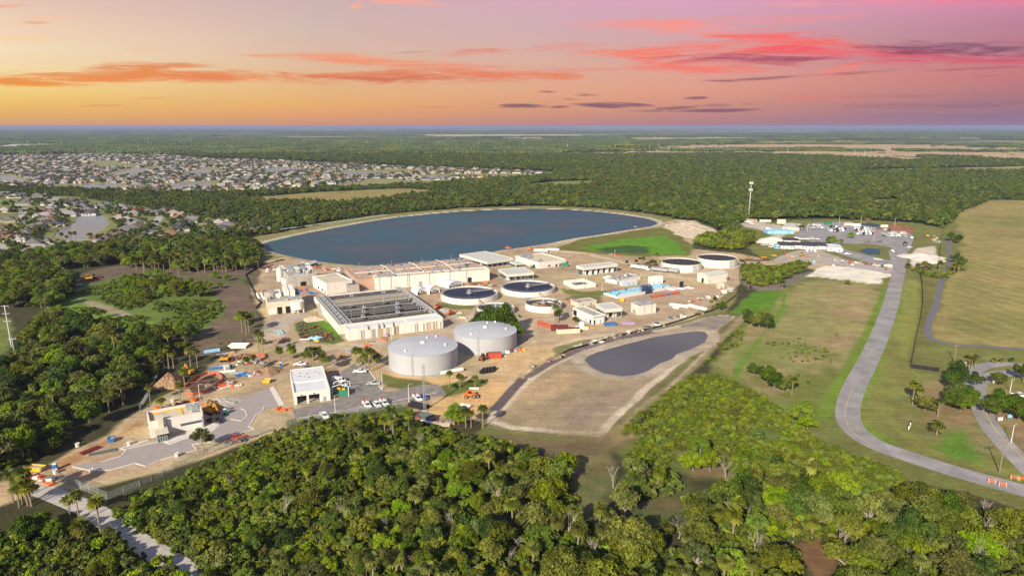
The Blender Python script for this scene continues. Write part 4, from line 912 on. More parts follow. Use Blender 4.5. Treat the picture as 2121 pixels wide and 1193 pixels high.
canopy('canopy_building', 'biggest open-sided shed with pale roof at the lake corner of the orange basin', (1009,556), (1063.5,548), (1020.4,518), 548, 542.5, 'steel', 6, 5)
canopy('canopy_building', 'open shed with pale roof over white vessels behind the farther blue clarifier', (1051,584), (1106,579.5), (1081,553.5), 574, 568.5, 'white', 4, 4)
canopy('canopy_building', 'long open shed with pale roof over white vessels near the truck yard', (1208,572.5), (1279,564), (1268,541.5), 560.5, 554.5, 'white', 5, 6)
canopy('canopy_building', 'small open shed with pale roof over a white vessel beside the L-shaped white building', (1252,663), (1288.5,659.8), (1269.6,626), 648, 640.5, 'cream', 3, 2)
canopy('canopy_building', 'low lean-to roof between the biggest open shed and white roof-unit building', (1068,555), (1087,553), (1083,539.5), 549.5, 547, 'steel', 3, 2)
# ---------- other plant buildings ----------
e, w, d, h = bld('process_building', 'white building with many roof units near the lake, dark windows on its front', 'building', (1116,557), (1171.6,549.5), (1124,523.5), 544, 'white', 'creamroof', .6,
  [('f',.34,.42,.12,.42,'window'),('f',.62,.68,.0,.40,'dark'),('f',.76,.82,.0,.40,'dark'),('f',.88,.94,.0,.40,'dark'),('l',.3,.36,.0,.4,'door')])
roof_units(e, w, d, h-.6, [(.12,.85,3,2.5,1.8),(.25,.9,3,2.5,1.6),(.38,.9,3,2,1.7),(.14,.6,3,3,1.5),(.30,.72,2.6,2.4,1.9),(.5,.92,2.5,2,1.4)])
e, w, d, h = bld('workshop', 'plain pale metal workshop with small dark doorway in front of farthest black-covered tank', 'building', (1465,588.5), (1506,583), (1483,560), 570.5, 'panelgrey', 'greyroof', 0,
  [('l',.36,.56,.0,.55,'dark'),('f',.93,.97,.3,.45,'dark'),('f',.1,.13,.3,.4,'dark')], gable=1.2)
e, w, d, h = bld('electrical_building', 'white cube-like building with dividing pilasters beside the pale blue pool', 'building', (1347,590.5), (1372.5,588), (1350,572), 574.5, 'white', 'whiteroof', .3, [('f',.25,.32,.0,.4,'door'),('f',.68,.76,.0,.4,'door'),('l',.3,.5,.1,.5,'grille')])
mb = MB(); [mb.box(w*u-.25, w*u+.25, -.2, 0, 0, h) for u in (.02,.5,.98)]; mb.build('pilaster', M['concwhite'], e)
e, w, d, h = bld('cooling_building', 'pale grey louvred building with open roof plant near the black silt fence', 'building', (1323,652.8), (1358.5,648.3), (1333,624), 634, 'panelgrey', 'conc', .3,
  [('l',.35,.75,.02,.42,'grille'),('f',.30,.33,.0,.95,'grille'),('f',.72,.75,.0,.95,'grille')])
roof_units(e, w, d, h-.3, [(.3,.55,3.0,3.2,1.7),(.62,.55,3.0,3.2,1.7),(.82,.3,1.5,1.5,1.3)]); mb = MB(); rail(mb, [(.3,.3,h),(w-.3,.3,h),(w-.3,d-.3,h),(.3,d-.3,h),(.3,.3,h)]); mb.build('railing', M['steel'], e)
e, w, d, h = bld('control_building', 'white L-shaped building with weathered grey roof beside red-ended container', 'building', (1228,672.5), (1251.5,668.8), (1186.8,636.8), 654.5, 'white', 'conc', .35,
  [('f',.08,.2,.0,.5,'dark'),('f',.6,.68,.0,.45,'door'),('f',.05,.92,.72,.86,'grille'),('l',.08,.16,.0,.45,'dark'),('l',.3,.36,.0,.4,'door'),('l',.80,.97,.15,.8,'dark')])
e, w, d, h = bld('storage_shed', 'cream shed with dirty flat roof behind the white L-shaped building', 'building', (1198,636), (1236,630), (1215,617), 628, 'cream', 'conc', .15, [('f',.2,.3,.0,.7,'door'),('f',.6,.72,.0,.7,'door')])
e, w, d, h = bld('filter_building', 'long low white-walled filter block with dark roof deck beside wrapped white racks', 'building', (1277,589), (1327,578.5), (1310,565), 581.5, 'white', 'conc', .3, [('f',.03,.08,.0,.6,'door')])
clutter_pipes(e, w, d, h-.2, 8, 15, 1.6)
e, w, d, h = bld('blue_grey_kiosk', 'small pale blue-grey kiosk in front of the long filter block', 'kiosk', (1289,593.5), (1320,590), None, 585, 'lbwall', 'whiteroof', .1, [('f',.40,.47,.0,.8,'door'),('f',.70,.77,.0,.8,'door')], dep=3.5) if M.setdefault('lbwall', mat('pale_blue_wall', (.46,.55,.60), .7, .06)) else None
# square drained basin
o0, rz, w, d = frame((1191,599), (1234,594.5), (1200,577.5), 2.6); e = thing('square_basin', 'low square white-walled basin with dark empty floor and steel frames', 'treatment basin', o0, rz)
mb = MB(); t = .4; mb.box(0, w, 0, t, -.2, 2.6); mb.box(0, w, d-t, d, -.2, 2.6); mb.box(0, t, t, d-t, -.2, 2.6); mb.box(w-t, w, t, d-t, -.2, 2.6); mb.build('wall', M['white'], e)
mb = MB(); mb.box(t, w-t, t, d-t, .02, .3); mb.build('basin_floor', M['darksteel'], e)
mb = MB()
for u in (.02, .5, .98):
    for v in (.02, .98): mb.box(u*w-.1, u*w+.1, v*d-.1, v*d+.1, 2.6, 6.2)
mb.build('steel_post', M['steel'], e)
# pale blue slab (new filter pool) with pipework
o0, rz, w, d = frame((1280,619), (1398.6,597), (1247,606.5), 1.2); e = thing('blue_filter_slab', 'long pale blue painted slab with white edge and standing pipes', 'treatment basin', o0, rz)
mb = MB(); mb.box(0, w, 0, d, -.2, .9); mb.build('slab', M['white'], e)
bl = mat('pale_blue_coating', (.33,.66,.80), .5, .08, .5, dirt=.08)
mb = MB(); mb.box(1, w-1, d*.30, d-1, .9, 1.15); mb.build('blue_deck', bl, e)
r = random.Random(5)
for i in range(30):
    mb = MB(); x = w*r.uniform(.03, .97); y = d*r.uniform(.05, .95); H = r.uniform(.8, 2.6); mb.tube([(x,y,.9),(x,y,.9+H),(x+r.uniform(-1,1),y,.9+H)], .18, k=6); mb.box(x-.35, x+.35, y-.35, y+.35, .9, 1.5); mb.build('riser_pipe', M[r.choice(['steel','steel','darksteel','blue'])], e)
for i in range(4):
    mb = MB(); x = w*.46+i*1.5; mb.tube([(x,d*.2,.9),(x,d*.2,4.8),(x,d*.05,5.4),(x,-.8,4.8),(x,-.8,0)], .5, k=8); mb.build('large_bend_pipe', M['darkblue'] if 'darkblue' in M else M.setdefault('darkblue', mat('dark_blue_pipe', (.03,.04,.09), .4, .1)), e)
# black screen board
g = G(1411,597); e = thing('screen_board', 'tall black screen standing at the right end of the pale blue slab', 'screen', g, .1)
w = 9*depth(g)/F; H = top_of(g, 583); mb = MB(); mb.box(-w/2, w/2, -.1, .1, .3, H); mb.build('panel', M['black'], e); mb = MB(); mb.box(-w/2-.2, -w/2, -.15, .15, 0, H+.2); mb.box(w/2, w/2+.2, -.15, .15, 0, H+.2); mb.build('frame', M['steel'], e)

# ---------- white arched tents ----------
def tent(N, R, far_dep, yt, label, open_end=True):
    a = G(*N); b = G(*R); ux = (b-a); w = ux.length; rz = math.atan2(ux.y, ux.x); H = top_of(a.lerp(b, .5), yt)
    e = thing('arched_tent', label, 'tent', a, rz); d = far_dep; mb = MB(); K = 12; hs = H*.42
    ring = lambda y: [(w/2-w/2*math.cos(math.pi*k/K), y, hs+(H-hs)*math.sin(math.pi*k/K)) for k in range(K+1)]
    r0, r1 = ring(0), ring(d)
    for k in range(K): mb.face([r0[k], r0[k+1], r1[k+1], r1[k]])
    q = ring(d); mb.face([(0,d,0)]+q+[(w,d,0)])
    fr = [(p[0], .3, p[2]) for p in r0]; mid = len(fr)//2; mb.face([(w,.3,0), (w*.74,.3,0), (w*.74,.3,hs*1.1), (w*.5,.3,hs*1.35)]+fr[:mid+1][::-1]); mb.face([(0,.3,0)]+fr[mid:][::-1]+[(w*.5,.3,hs*1.35), (w*.26,.3,hs*1.1), (w*.26,.3,0)]); mb.build('canvas_roof', M['whiteroof'], e, True)
    mb = MB(); mb.box(0, .15, 0, d, 0, hs); mb.box(w-.15, w, 0, d, 0, hs); mb.build('side_wall', M['white'], e)
    mb = MB()
    for j in range(5): rr = ring(d*j/4.0*.98+.05); mb.tube([(p[0]*.985+w*.0075, p[1], p[2]-.12) for p in rr], .09, k=4)
    mb.build('hoop_frame', M['steel'], e)
    mb = MB(); mb.box(.4, w-.4, d*.35, d*.9, .02, hs*.8); mb.build('stored_goods', M['dark'], e)
tent((865,612), (887,608), 8, 596, 'small white arched tent, left of a pair by the basin corner')
tent((890,610), (911,606), 8, 593, 'small white arched tent, right of a pair by the basin corner')
tent((930,598), (958,592), 12, 583, 'large white arched tent with blue tarp beside the long white wall')

# ---------- cell mast and lattice mast ----------
g = G(1550,458); H = top_of(g, 377); e = thing('cell_tower', 'tall pale monopole with two rings of antennas above the trees', 'cell tower', g)
mb = MB(); mb.tube([(0,0,-.3),(0,0,H*.5),(0,0,H)], [.85,.65,.42], k=12); mb.build('pole', M['steel'], e, True)
for z_, n in ((H-1.2, 12), (H*.80, 9)):
    mb = MB(); mb.lathe([(1.5,z_-.15),(1.7,z_-.15),(1.7,z_+.1),(1.5,z_+.1)], 16)
    for k in range(n): a = 2*math.pi*k/n; mb.box(1.8*math.cos(a)-.2, 1.8*math.cos(a)+.2, 1.8*math.sin(a)-.2, 1.8*math.sin(a)+.2, z_-1.2, z_+1.1)
    for k in range(3): a = 2*math.pi*k/3; mb.bar((0,0,z_),(2.3*math.cos(a),2.3*math.sin(a),z_), .2)
    mb.build('antenna_ring', M['white'], e)
g = G(879.5,850); H = top_of(g, 756); e = thing('lattice_mast', 'slim grey lattice radio mast by the car park edge', 'radio mast', g); mb = MB(); s = .55
P3 = [(s*math.cos(a), s*math.sin(a)) for a in (.3, 2.4, 4.5)]
for p in P3: mb.bar((p[0],p[1],0),(p[0],p[1],H), .10)
mb.build('leg', M['steel'], e); mb = MB(); n = int(H/1.1)
for i in range(n):
    z0 = H*i/n; z1 = H*(i+1)/n
    for j in range(3): a, b = P3[j], P3[(j+1) % 3]; mb.bar((a[0],a[1],z0),(b[0],b[1],z1), .06); mb.bar((a[0],a[1],z1),(b[0],b[1],z1), .06)
mb.build('bracing', M['steel'], e); mb = MB(); mb.bar((0,0,H),(0,0,H+2.2), .06); mb.bar((-.8,0,H-.5),(.8,0,H-.5), .06); mb.build('aerial', M['steel'], e)
mb = MB(); mb.box(-.9,.9,-.9,.9,-.1,.35); mb.build('footing', M['conc'], e)
# ---------- vehicles ----------
def wheel(e, x, y, r, w=.28):
    mb = MB(); mb.lathe([(.01,-w/2),(r,-w/2),(r,w/2),(.01,w/2)], 14); mb.v = [(x+v[0], y+v[2], r+v[1]) for v in mb.v]; t = mb.build('wheel', M['tyre'], e)
    mb = MB(); s = 1 if y > 0 else -1; mb.lathe([(.01,0),(r*.55,0)], 10); mb.v = [(x+v[0], y+s*(w/2+.01), r+v[1]) for v in mb.v]; mb.build('rim', M['steel'], t)
PAINT = {k: mat('car_paint_'+k, c, .35, .05, spec=.5) for k, c in {'white': (.74,.74,.74), 'silver': (.40,.42,.44), 'grey': (.16,.17,.18), 'black': (.02,.02,.022), 'blue': (.03,.08,.25), 'red': (.40,.03,.02), 'tan': (.40,.33,.24)}.items()}
def prof(mb, pts, y0, y1, m=0):
    a = [(x, y0, z) for x, z in pts]; b = [(x, y1, z) for x, z in pts]; n = len(pts)
    mb.face(a[::-1], m); mb.face(b, m)
    for i in range(n): j = (i+1) % n; mb.face([a[i], a[j], b[j], b[i]], m)
VP = {}
def vehicle(kind, colr):
    key = (kind, colr)
    if key in VP: return VP[key]
    e = thing({'pickup': 'pickup_truck', 'car': 'parked_car', 'van': 'van', 'utility': 'utility_truck'}[kind], '', {'pickup': 'pickup truck', 'car': 'car', 'van': 'van', 'utility': 'truck'}[kind])
    P = PAINT[colr]; W = .98
    if kind in ('pickup', 'utility'):
        mb = MB(); prof(mb, [(2.9,.45),(2.95,.95),(2.6,1.12),(1.45,1.2),(-.55,1.2),(-.55,.45)], -W, W); mb.build('body', P, e)
        mb = MB(); prof(mb, [(1.45,1.2),(.95,1.85),(-.35,1.88),(-.55,1.2)], -W*.9, W*.9); c = mb.build('cab', P, e)
        mb = MB(); prof(mb, [(1.38,1.28),(1.0,1.78),(-.25,1.80),(-.4,1.28)], -W*.92, W*.92); mb.face([(1.47,-.8,1.24),(1.47,.8,1.24),(.99,.75,1.82),(.99,-.75,1.82)]); mb.build('window', M['dark'], c)
        mb = MB()
        if kind == 'pickup':
            mb.box(-2.85, -.55, -W, -W+.1, .5, 1.15); mb.box(-2.85, -.55, W-.1, W, .5, 1.15); mb.box(-2.85, -2.75, -W+.1, W-.1, .5, 1.15); mb.build('bed', P, e)
            mb = MB(); mb.box(-2.75, -.56, -W+.1, W-.1, .5, .62); mb.build('bed_floor', M['darksteel'], e)
        else:
            mb.box(-3.1, -.6, -W, -W+.5, .5, 1.55); mb.box(-3.1, -.6, W-.5, W, .5, 1.55); mb.box(-3.1, -.6, -W+.5, W-.5, .5, .8); mb.build('tool_boxes', P, e)
            mb = MB(); mb.bar((-2.6,0,.8),(-2.6,0,2.4),.25); mb.bar((-2.6,0,2.3),(.6,.2,2.7),.2); mb.build('crane_arm', PAINT['red'] if colr == 'white' else M['steel'], e)
        wx = (1.95, -1.75)
    elif kind == 'car':
        mb = MB(); prof(mb, [(2.25,.4),(2.3,.8),(1.2,1.0),(-1.9,1.02),(-2.3,.85),(-2.3,.4)], -.9, .9); mb.build('body', P, e)
        mb = MB(); prof(mb, [(1.2,1.0),(.55,1.55),(-1.2,1.58),(-1.95,1.02)], -.8, .8); c = mb.build('cab', P, e)
        mb = MB(); prof(mb, [(1.05,1.05),(.5,1.48),(-1.15,1.5),(-1.7,1.05)], -.82, .82); mb.face([(1.2,-.7,1.03),(1.2,.7,1.03),(.6,.66,1.52),(.6,-.66,1.52)]); mb.build('window', M['dark'], c); wx = (1.45, -1.45)
    else:
        mb = MB(); prof(mb, [(2.9,.45),(2.95,1.1),(2.2,1.35),(1.5,2.3),(-2.9,2.4),(-2.9,.45)], -W, W); mb.build('body', P, e)
        mb = MB(); mb.face([(2.22,-.85,1.4),(2.22,.85,1.4),(1.55,.8,2.2),(1.55,-.8,2.2)]); prof(mb, [(1.95,1.4),(1.4,2.15),(.4,2.15),(.4,1.4)], -W-.01, W+.01); mb.build('window', M['dark'], e); wx = (1.95, -1.9)
    for x in wx:
        for y in (-.85, .85): wheel(e, x, y, .40)
    xx = 2.96 if kind != 'car' else 2.3
    for y in (-.7, .7): mb = MB(); mb.box(xx-.08, xx+.03, y-.15, y+.15, .72, .88); mb.build('headlight', M['concwhite'], e)
    VP[key] = e; return e
def park(px, py, kind, c, deg, label, group=None, sc=1.0):
    g = G(px, py); g.z = .06; return place(vehicle(kind, c), g, math.radians(deg), label, group, sc)
park(672,864,'pickup','white',-58,'white pickup parked alone near the light pole below the garage building')
park(760,842,'utility','white',-60,'white service truck, left end of the row of three at the car park edge')
park(780,841,'pickup','white',-60,'white pickup in the middle of the row of three at the car park edge')
park(796,838,'utility','white',-60,'white service truck, right end of the row of three at the car park edge')
park(865,828,'utility','white',-60,'white service truck beside the lattice mast'); park(878,826,'car','blue',-60,'dark blue car beside the foot of the lattice mast')
park(745,772,'pickup','white',8,'white pickup parked by the palms left of the silver tank'); park(773,797,'pickup','silver',6,'blue-grey pickup parked at the car park kerb facing the silver tank')
park(702,792,'van','white',-6,'white van behind the green shelter'); park(706,800,'utility','white',-8,'white truck with rack tucked behind the green shelter')
park(621,757,'pickup','white',12,'white pickup parked behind the garage building'); park(636,764,'car','grey',40,'dark car in the palm shade behind the garage building')
park(445,875,'pickup','black',-10,'black pickup parked beside the new office building'); park(565,640,'car','white',-60,'white car on the track left of the cream chemical building',)
# vehicle yard on the right
G1 = 'vehicles parked in the right-hand yard'
rv = random.Random(3)
def cluster(x0, x1, y0, y1, n, cols, deg, lab, grp, kinds=('pickup','car','van','utility'), rows=2):
    per = max(1, round(n/rows)); k = 0
    for r_ in range(rows):
        for i in range(per):
            if k >= n: return
            px = x0+(x1-x0)*(i+.5)/per+rv.uniform(-1,1)+r_*1.5; py = y0+(y1-y0)*((r_+.5)/rows)
            c = rv.choice(cols); kd = rv.choice(kinds); park(px, py, kd, c, deg+rv.uniform(-4,4)+(180 if rv.random() < .3 else 0), f'{c} {({"utility":"service truck"}).get(kd, kd)} in {lab}', grp, 1.0); k += 1
cluster(1675,1705,466,475,12,('white','white','silver'),35,'the far left group of the vehicle yard','vehicles in the far left group of the yard',rows=3)
cluster(1712,1752,470,482,20,('white','white','silver','grey','black'),60,'the second group of the vehicle yard','vehicles in the second group of the yard',rows=3)
cluster(1768,1808,473,488,24,('white','white','silver','black','grey'),60,'the third group of the vehicle yard','vehicles in the third group of the yard',rows=4)
cluster(1826,1876,483,492,14,('white','silver','grey','tan','white'),-80,'the right-hand row of the vehicle yard','vehicles in the right-hand row of the yard',rows=2)
cluster(1648,1694,490,503,7,('white','white','silver'),-30,'the slanting line beside the site cabins','vehicles in the slanting line beside the site cabins',('pickup','car','van'),rows=1)
park(1797,503,'pickup','grey',10,'dark pickup on the loop drive, left of another dark car'); park(1822,502,'car','grey',10,'dark car on the loop drive by a small tree'); park(1875,505,'pickup','black',80,'black pickup on the road at the yard exit, farther of two'); park(1874,509,'pickup','grey',80,'dark grey pickup on the road at the yard exit, nearer of two')
park(1848,522,'pickup','white',80,'white and grey pickup on the grass corner by the small pond'); park(1888,494,'pickup','white',70,'white pickup on the verge right of the yard exit'); park(1885,514,'car','white',20,'white car on the verge beside the yard road')
park(1755,528,'pickup','white',10,'white pickup on the lane above the equipment row'); park(1816,539,'car','white',5,'white car left of two by the junction'); park(1822,539.5,'car','white',5,'white car right of two by the junction')
park(1835,477,'pickup','white',-5,'white pickup in front of the red-brown soil heap'); park(1842,478,'car','black',-5,'black car in front of the red-brown soil heap')
for i, (px, c) in enumerate(((1671,'white'),(1679,'silver'),(1687,'white'))): park(px, 522, 'pickup', c, 75, f'{c} pickup parked before the dark-roofed site cabins', 'pickups parked before the site cabins')
park(1738,524,'car','white',10,'white car at the foot of the white canopy barn'); park(1552,462,'van','white',5,'white van left of the cell tower'); park(1548,465,'car','silver',5,'silver car below the cell tower'); park(1558,465,'pickup','white',5,'white pickup right of the cell tower')
park(1592,476,'van','white',-15,'white van on the pale yard left of the blue roof')
park(2110,822,'pickup','white',-10,'white pickup parked under the oaks at the right edge')
park(38,454,'car','red',60,'red car on the estate street'); 
# ---------- semi trailers ----------
def trailer(px, py, deg, label, cab):
    g = G(px, py); e = thing('semi_trailer' if not cab else 'lorry', label, 'trailer' if not cab else 'lorry', g, math.radians(deg))
    mb = MB(); mb.box(-6, 6, -1.25, 1.25, 1.2, 3.4); mb.build('box_body', M['white'] if cab else M['steel'], e); mb = MB(); mb.box(-5.8, 5.8, -1.1, 1.1, 3.4, 3.46); mb.build('top_cover', M['steel'] if cab else M['darksteel'], e)
    for x in (-5, -3.9): 
        for y in (-1.1, 1.1): wheel(e, x, y, .5)
    mb = MB(); mb.box(-6, 6, -.5, .5, .8, 1.2); mb.build('chassis', M['darksteel'], e)
    if cab:
        mb = MB(); prof(mb, [(6.6,.5),(9.6,.5),(9.6,1.7),(8.4,1.9),(8.1,3.1),(6.6,3.2)], -1.2, 1.2); c = mb.build('cab', M['white'], e); mb = MB(); mb.face([(8.42,-1,1.95),(8.42,1,1.95),(8.15,1,2.95),(8.15,-1,2.95)]); mb.build('windscreen', M['dark'], c)
        for x in (7.2, 9.0):
            for y in (-1.1, 1.1): wheel(e, x, y, .5)
    else:
        mb = MB(); mb.bar((4,-.8,0),(4,-.8,1.2),.15); mb.bar((4,.8,0),(4,.8,1.2),.15); mb.build('landing_legs', M['steel'], e)
trailer(1322,558,-38,'white lorry and trailer on the sand yard behind the black-topped tanks',True); trailer(1367,563.5,-34,'empty grey trailer, left of two before the black-covered tank',False); trailer(1389,565,-34,'empty grey trailer, right of two before the black-covered tank',False)
# ---------- containers and skips ----------
def container(px, py, deg, L, mt, label, top=None, name='shipping_container', H=2.6, W=2.44):
    g = G(px, py); e = thing(name, label, 'container', g, math.radians(deg)); mb = MB(); mb.box(-L/2, L/2, -W/2, W/2, .1, H)
    n = int(L/.5)
    for i in range(n): x = -L/2+L*(i+.5)/n; mb.box(x-.1, x+.1, -W/2-.05, -W/2, .2, H-.15); mb.box(x-.1, x+.1, W/2, W/2+.05, .2, H-.15)
    mb.build('body', M[mt], e); mb = MB(); mb.box(-L/2, L/2, -W/2, W/2, H+.003, H+.08); mb.build('roof_panel', M[top or mt], e)
    mb = MB()
    for y in (-.8,-.35,.35,.8): mb.box(-L/2-.07, -L/2, y-.04, y+.04, .2, H-.1)
    mb.box(-L/2-.05, -L/2, -W/2+.05, -.03, .2, H-.15); mb.box(-L/2-.05, -L/2, .03, W/2-.05, .2, H-.15); mb.build('end_door', M[mt], e)
M['contred'] = mat('red_oxide_container', (.42,.09,.045), .7, .15, dirt=.15); M['maroon'] = mat('maroon_container', (.17,.03,.035), .7, .15)
container(1132,676,-48,12.2,'contred','red-orange container with pale rusty roof beside the bushy palm','tan'); container(1159,684,5,9,'maroon','maroon container wedged between orange and cream containers'); container(1177,690,10,12.2,'cream','cream container in front of the maroon one','maroon')
container(1025,741,2,6.1,'red','short red container at the foot of the farther silver tank','red'); container(1190,630,-40,7,'contred','red-ended container against the cream shed','conc')
container(1585,460,-5,12.2,'cream','long cream container at the back of the pale yard'); container(1618,464,-5,9,'cream','cream container stacked high beside the grey-roofed shed',None,'shipping_container',5); container(1757,467,-5,9,'cream','cream container at the rear of the vehicle yard'); container(1773,468.5,-5,9,'white','white container at the rear of the vehicle yard'); container(1831,471,-5,7,'white','white container beside the red-brown soil heap'); container(1715,465,0,8,'green','blue-green container at the rear of the vehicle yard')
container(1170,552,-8,5,'green','green container at the corner of the roof-unit building'); container(985,580,0,4,'green','small green container against the long white wall')
def skip(px, py, deg, mt, L, label, fill_='conc'):
    g = G(px, py); e = thing('skip', label, 'skip', g, math.radians(deg)); W = 2.2; H = 1.5; mb = MB(); s = .55
    for y in (-W/2, W/2): 
        a = [(-L/2+s,y,.15),(L/2-s,y,.15),(L/2,y,H),(-L/2,y,H)]; mb.face(a if y < 0 else a[::-1])
    mb.face([(-L/2+s,-W/2,.15),(-L/2,-W/2,H),(-L/2,W/2,H),(-L/2+s,W/2,.15)]); mb.face([(L/2-s,-W/2,.15),(L/2-s,W/2,.15),(L/2,W/2,H),(L/2,-W/2,H)])
    for y in (-W/2, W/2): mb.bar((-L/2-.05,y,H),(L/2+.05,y,H),.12)
    for q in range(4): x = -L/2+L*(q+.5)/4; mb.box(x-.06, x+.06, -W/2-.08, -W/2, .2, H)
    mb.build('body', M[mt], e); mb = MB(); mb.box(-L/2+s*.6, L/2-s*.6, -W/2+.05, W/2-.05, .2, H*.75); mb.build('load', M[fill_], e)
skip(77,974,-8,'yellow',5,'yellow skip at the road fork on the far lower left'); skip(553,792,0,'yellow',3.5,'yellow skip left of the garage building'); skip(1263,674,12,'blue',7,'blue skip in front of the small open shed','rust')
skip(1288,624,-5,'yellow',3,'small yellow skip beside the pale blue slab'); skip(1006,588,0,'orange',3,'orange skip behind the nearer blue clarifier'); skip(932,586,0,'blue',4,'blue skip beside the large white tent'); skip(952,590,4,'blue',4,'blue skip between large tent and rusty pipe pile')
# ---------- portable toilets ----------
def loo(px, py, mt, label):
    g = G(px, py); e = thing('portable_toilet', label, 'portable toilet', g, .3); mb = MB(); mb.box(-.6,.6,-.6,.6,.1,2.1); mb.build('cabin', M[mt], e); mb = MB(); mb.box(-.64,.64,-.64,.64,2.1,2.2); mb.box(-.4,.4,-.4,.4,2.2,2.38); mb.build('roof', M['white'], e)
    mb = MB(); mb.box(-.4,.4,-.65,-.6,.2,1.95); mb.build('door', M[mt], e)
M['loogreen'] = mat('dark_teal_plastic', (.02,.11,.11), .5, .1)
loo(115,973,'blue','blue portable toilet beside the gate at the lower left road'); loo(467,858,'loogreen','dark teal portable toilet by the new kerbed island'); loo(582,760,'blue','blue portable toilet between palms behind the garage building'); loo(1686,546,'lightblue','light blue portable toilet left of the white gravel patch')
# ---------- lamp posts and utility poles ----------
def lamp(px, py, yt, label, grp, arm=1.2, m='concwhite'):
    g = G(px, py); H = max(4.0, top_of(g, yt)); e = thing('lamp_post', label, 'lamp post', g, .4); mb = MB(); mb.tube([(0,0,-.1),(0,0,H)], [.14,.09], k=7); mb.bar((0,0,H-.1),(arm,0,H+.05),.08); mb.build('pole', M[m], e); mb = MB(); mb.box(arm-.35, arm+.35, -.2, .2, H+.02, H+.18); mb.build('lamp_head', M['steel'], e); mb = MB(); mb.box(-.3,.3,-.3,.3,-.1,.5); mb.build('footing', M['conc'], e)
for a in ((695,860,819,'lamp post at the car park edge below the garage building'),(847,833,796,'lamp post between the parked service trucks and silver tank'),(792,807,772,'lamp post on the grass left of the silver tank'),(414,827,796,'lamp post with broad head by the orange ringed excavation'),(812,706,680,'lamp post on the track before the long gallery'),
          (527,755,742,'lamp post among construction material left of the garage'),(1737,470,446,'tall light pole, left of three behind the vehicle yard'),(1782,472,448,'tall light pole, middle of three behind the vehicle yard'),(1852,474,452,'tall light pole, right of three behind the vehicle yard'),(1672,480,462,'lamp post by the small trees left of the yard'),(1809,497,471,'slim lamp post in the middle of the vehicle yard'),
          (1325,546,532,'lamp post at the edge of the marsh palms'),(1273,532,518,'lamp post on the bare ground before the marsh'),(1247,603,588,'lamp post at the left end of the pale blue slab'),(1208,599,582,'lamp post in front of the square basin'),(2092,812,786,'street lamp over the park loop road'),(2094,918,880,'wooden lamp pole on the verge of the right-hand road')): lamp(*a, None)
def upole(px, py, yt, label, arms=1, m='wood', w=.17, trafo=False, conc=False):
    g = G(px, py); H = top_of(g, yt); e = thing('utility_pole', label, 'utility pole', g, .2); mb = MB(); mb.tube([(0,0,-.3),(0,0,H)], [w*1.25, w*.8], k=8); mb.build('pole', M[m], e)
    for i in range(arms):
        mb = MB(); z = H-.5-i*H*.16; mb.box(-1.6,1.6,-.08,.08,z-.08,z+.08); [mb.box(x-.06,x+.06,-.06,.06,z+.08,z+.35) for x in (-1.5,-.7,.7,1.5)]; mb.build('crossarm', M[m], e)
    if trafo:
        for q in (-.7, .7): mb = MB(); mb.tube([(q,-.3,H-2.4),(q,-.3,H-1.4)], .35, k=10); mb.build('transformer', M['steel'], e)
upole(1976,752,707,'wooden utility pole with two crossarms beside the path corner',2); upole(1991.5,776,742,'utility pole with transformers next to the lone teal box',1,'wood',.17,True); upole(2070,979,914,'wooden utility pole on the lawn beside the lower right road',1); upole(1954,663,643,'short utility pole on the hay field by the dark path',1,'wood',.12); upole(1962,600,570,'thin pole beside the dark asphalt path',1,'wood',.1)
M['galv'] = mat('pale_galvanised_mast', (.55,.56,.57), .5, .08)
upole(26,728,632,'tall pale steel transmission pole at the left edge',3,'galv',.30); upole(33,749,700,'shorter pale concrete pole beside the left edge transmission pole',1,'galv',.2)
rp = random.Random(9)
for px, y0, y1 in ((58,291,301),(84,296,305),(127,292,304),(218,290,300),(307,290,301),(375,292,301),(397,289,298),(485,290,300),(566,285,296),(630,288,298),(760,290,301),(832,290,303),(908,293,301),(991,294,303),(1083,293,303),(1175,299,309),(1176,297,310),(1275,300,312),(1345,302,313),(1384,303,314),(1505,301,313),(1631,304,319),(1770,311,323),(1790,311,323),(1921,313,321),(2065,320,331),(2080,318,331)):
    g = G(px, y1); H = top_of(g, y0); e = thing('transmission_pole', 'thin white transmission pole standing far off above the woodland', 'transmission pole', g, .5, 'distant transmission poles'); w = .55
    mb = MB(); mb.tube([(0,0,0),(0,0,H)], [w,w*.8], k=6); mb.build('pole', M['galv'], e); mb = MB(); mb.box(-3,3,-.2,.2,H-2,H-1.6); mb.box(-3,3,-.2,.2,H-6,H-5.6); mb.build('crossarm', M['galv'], e)
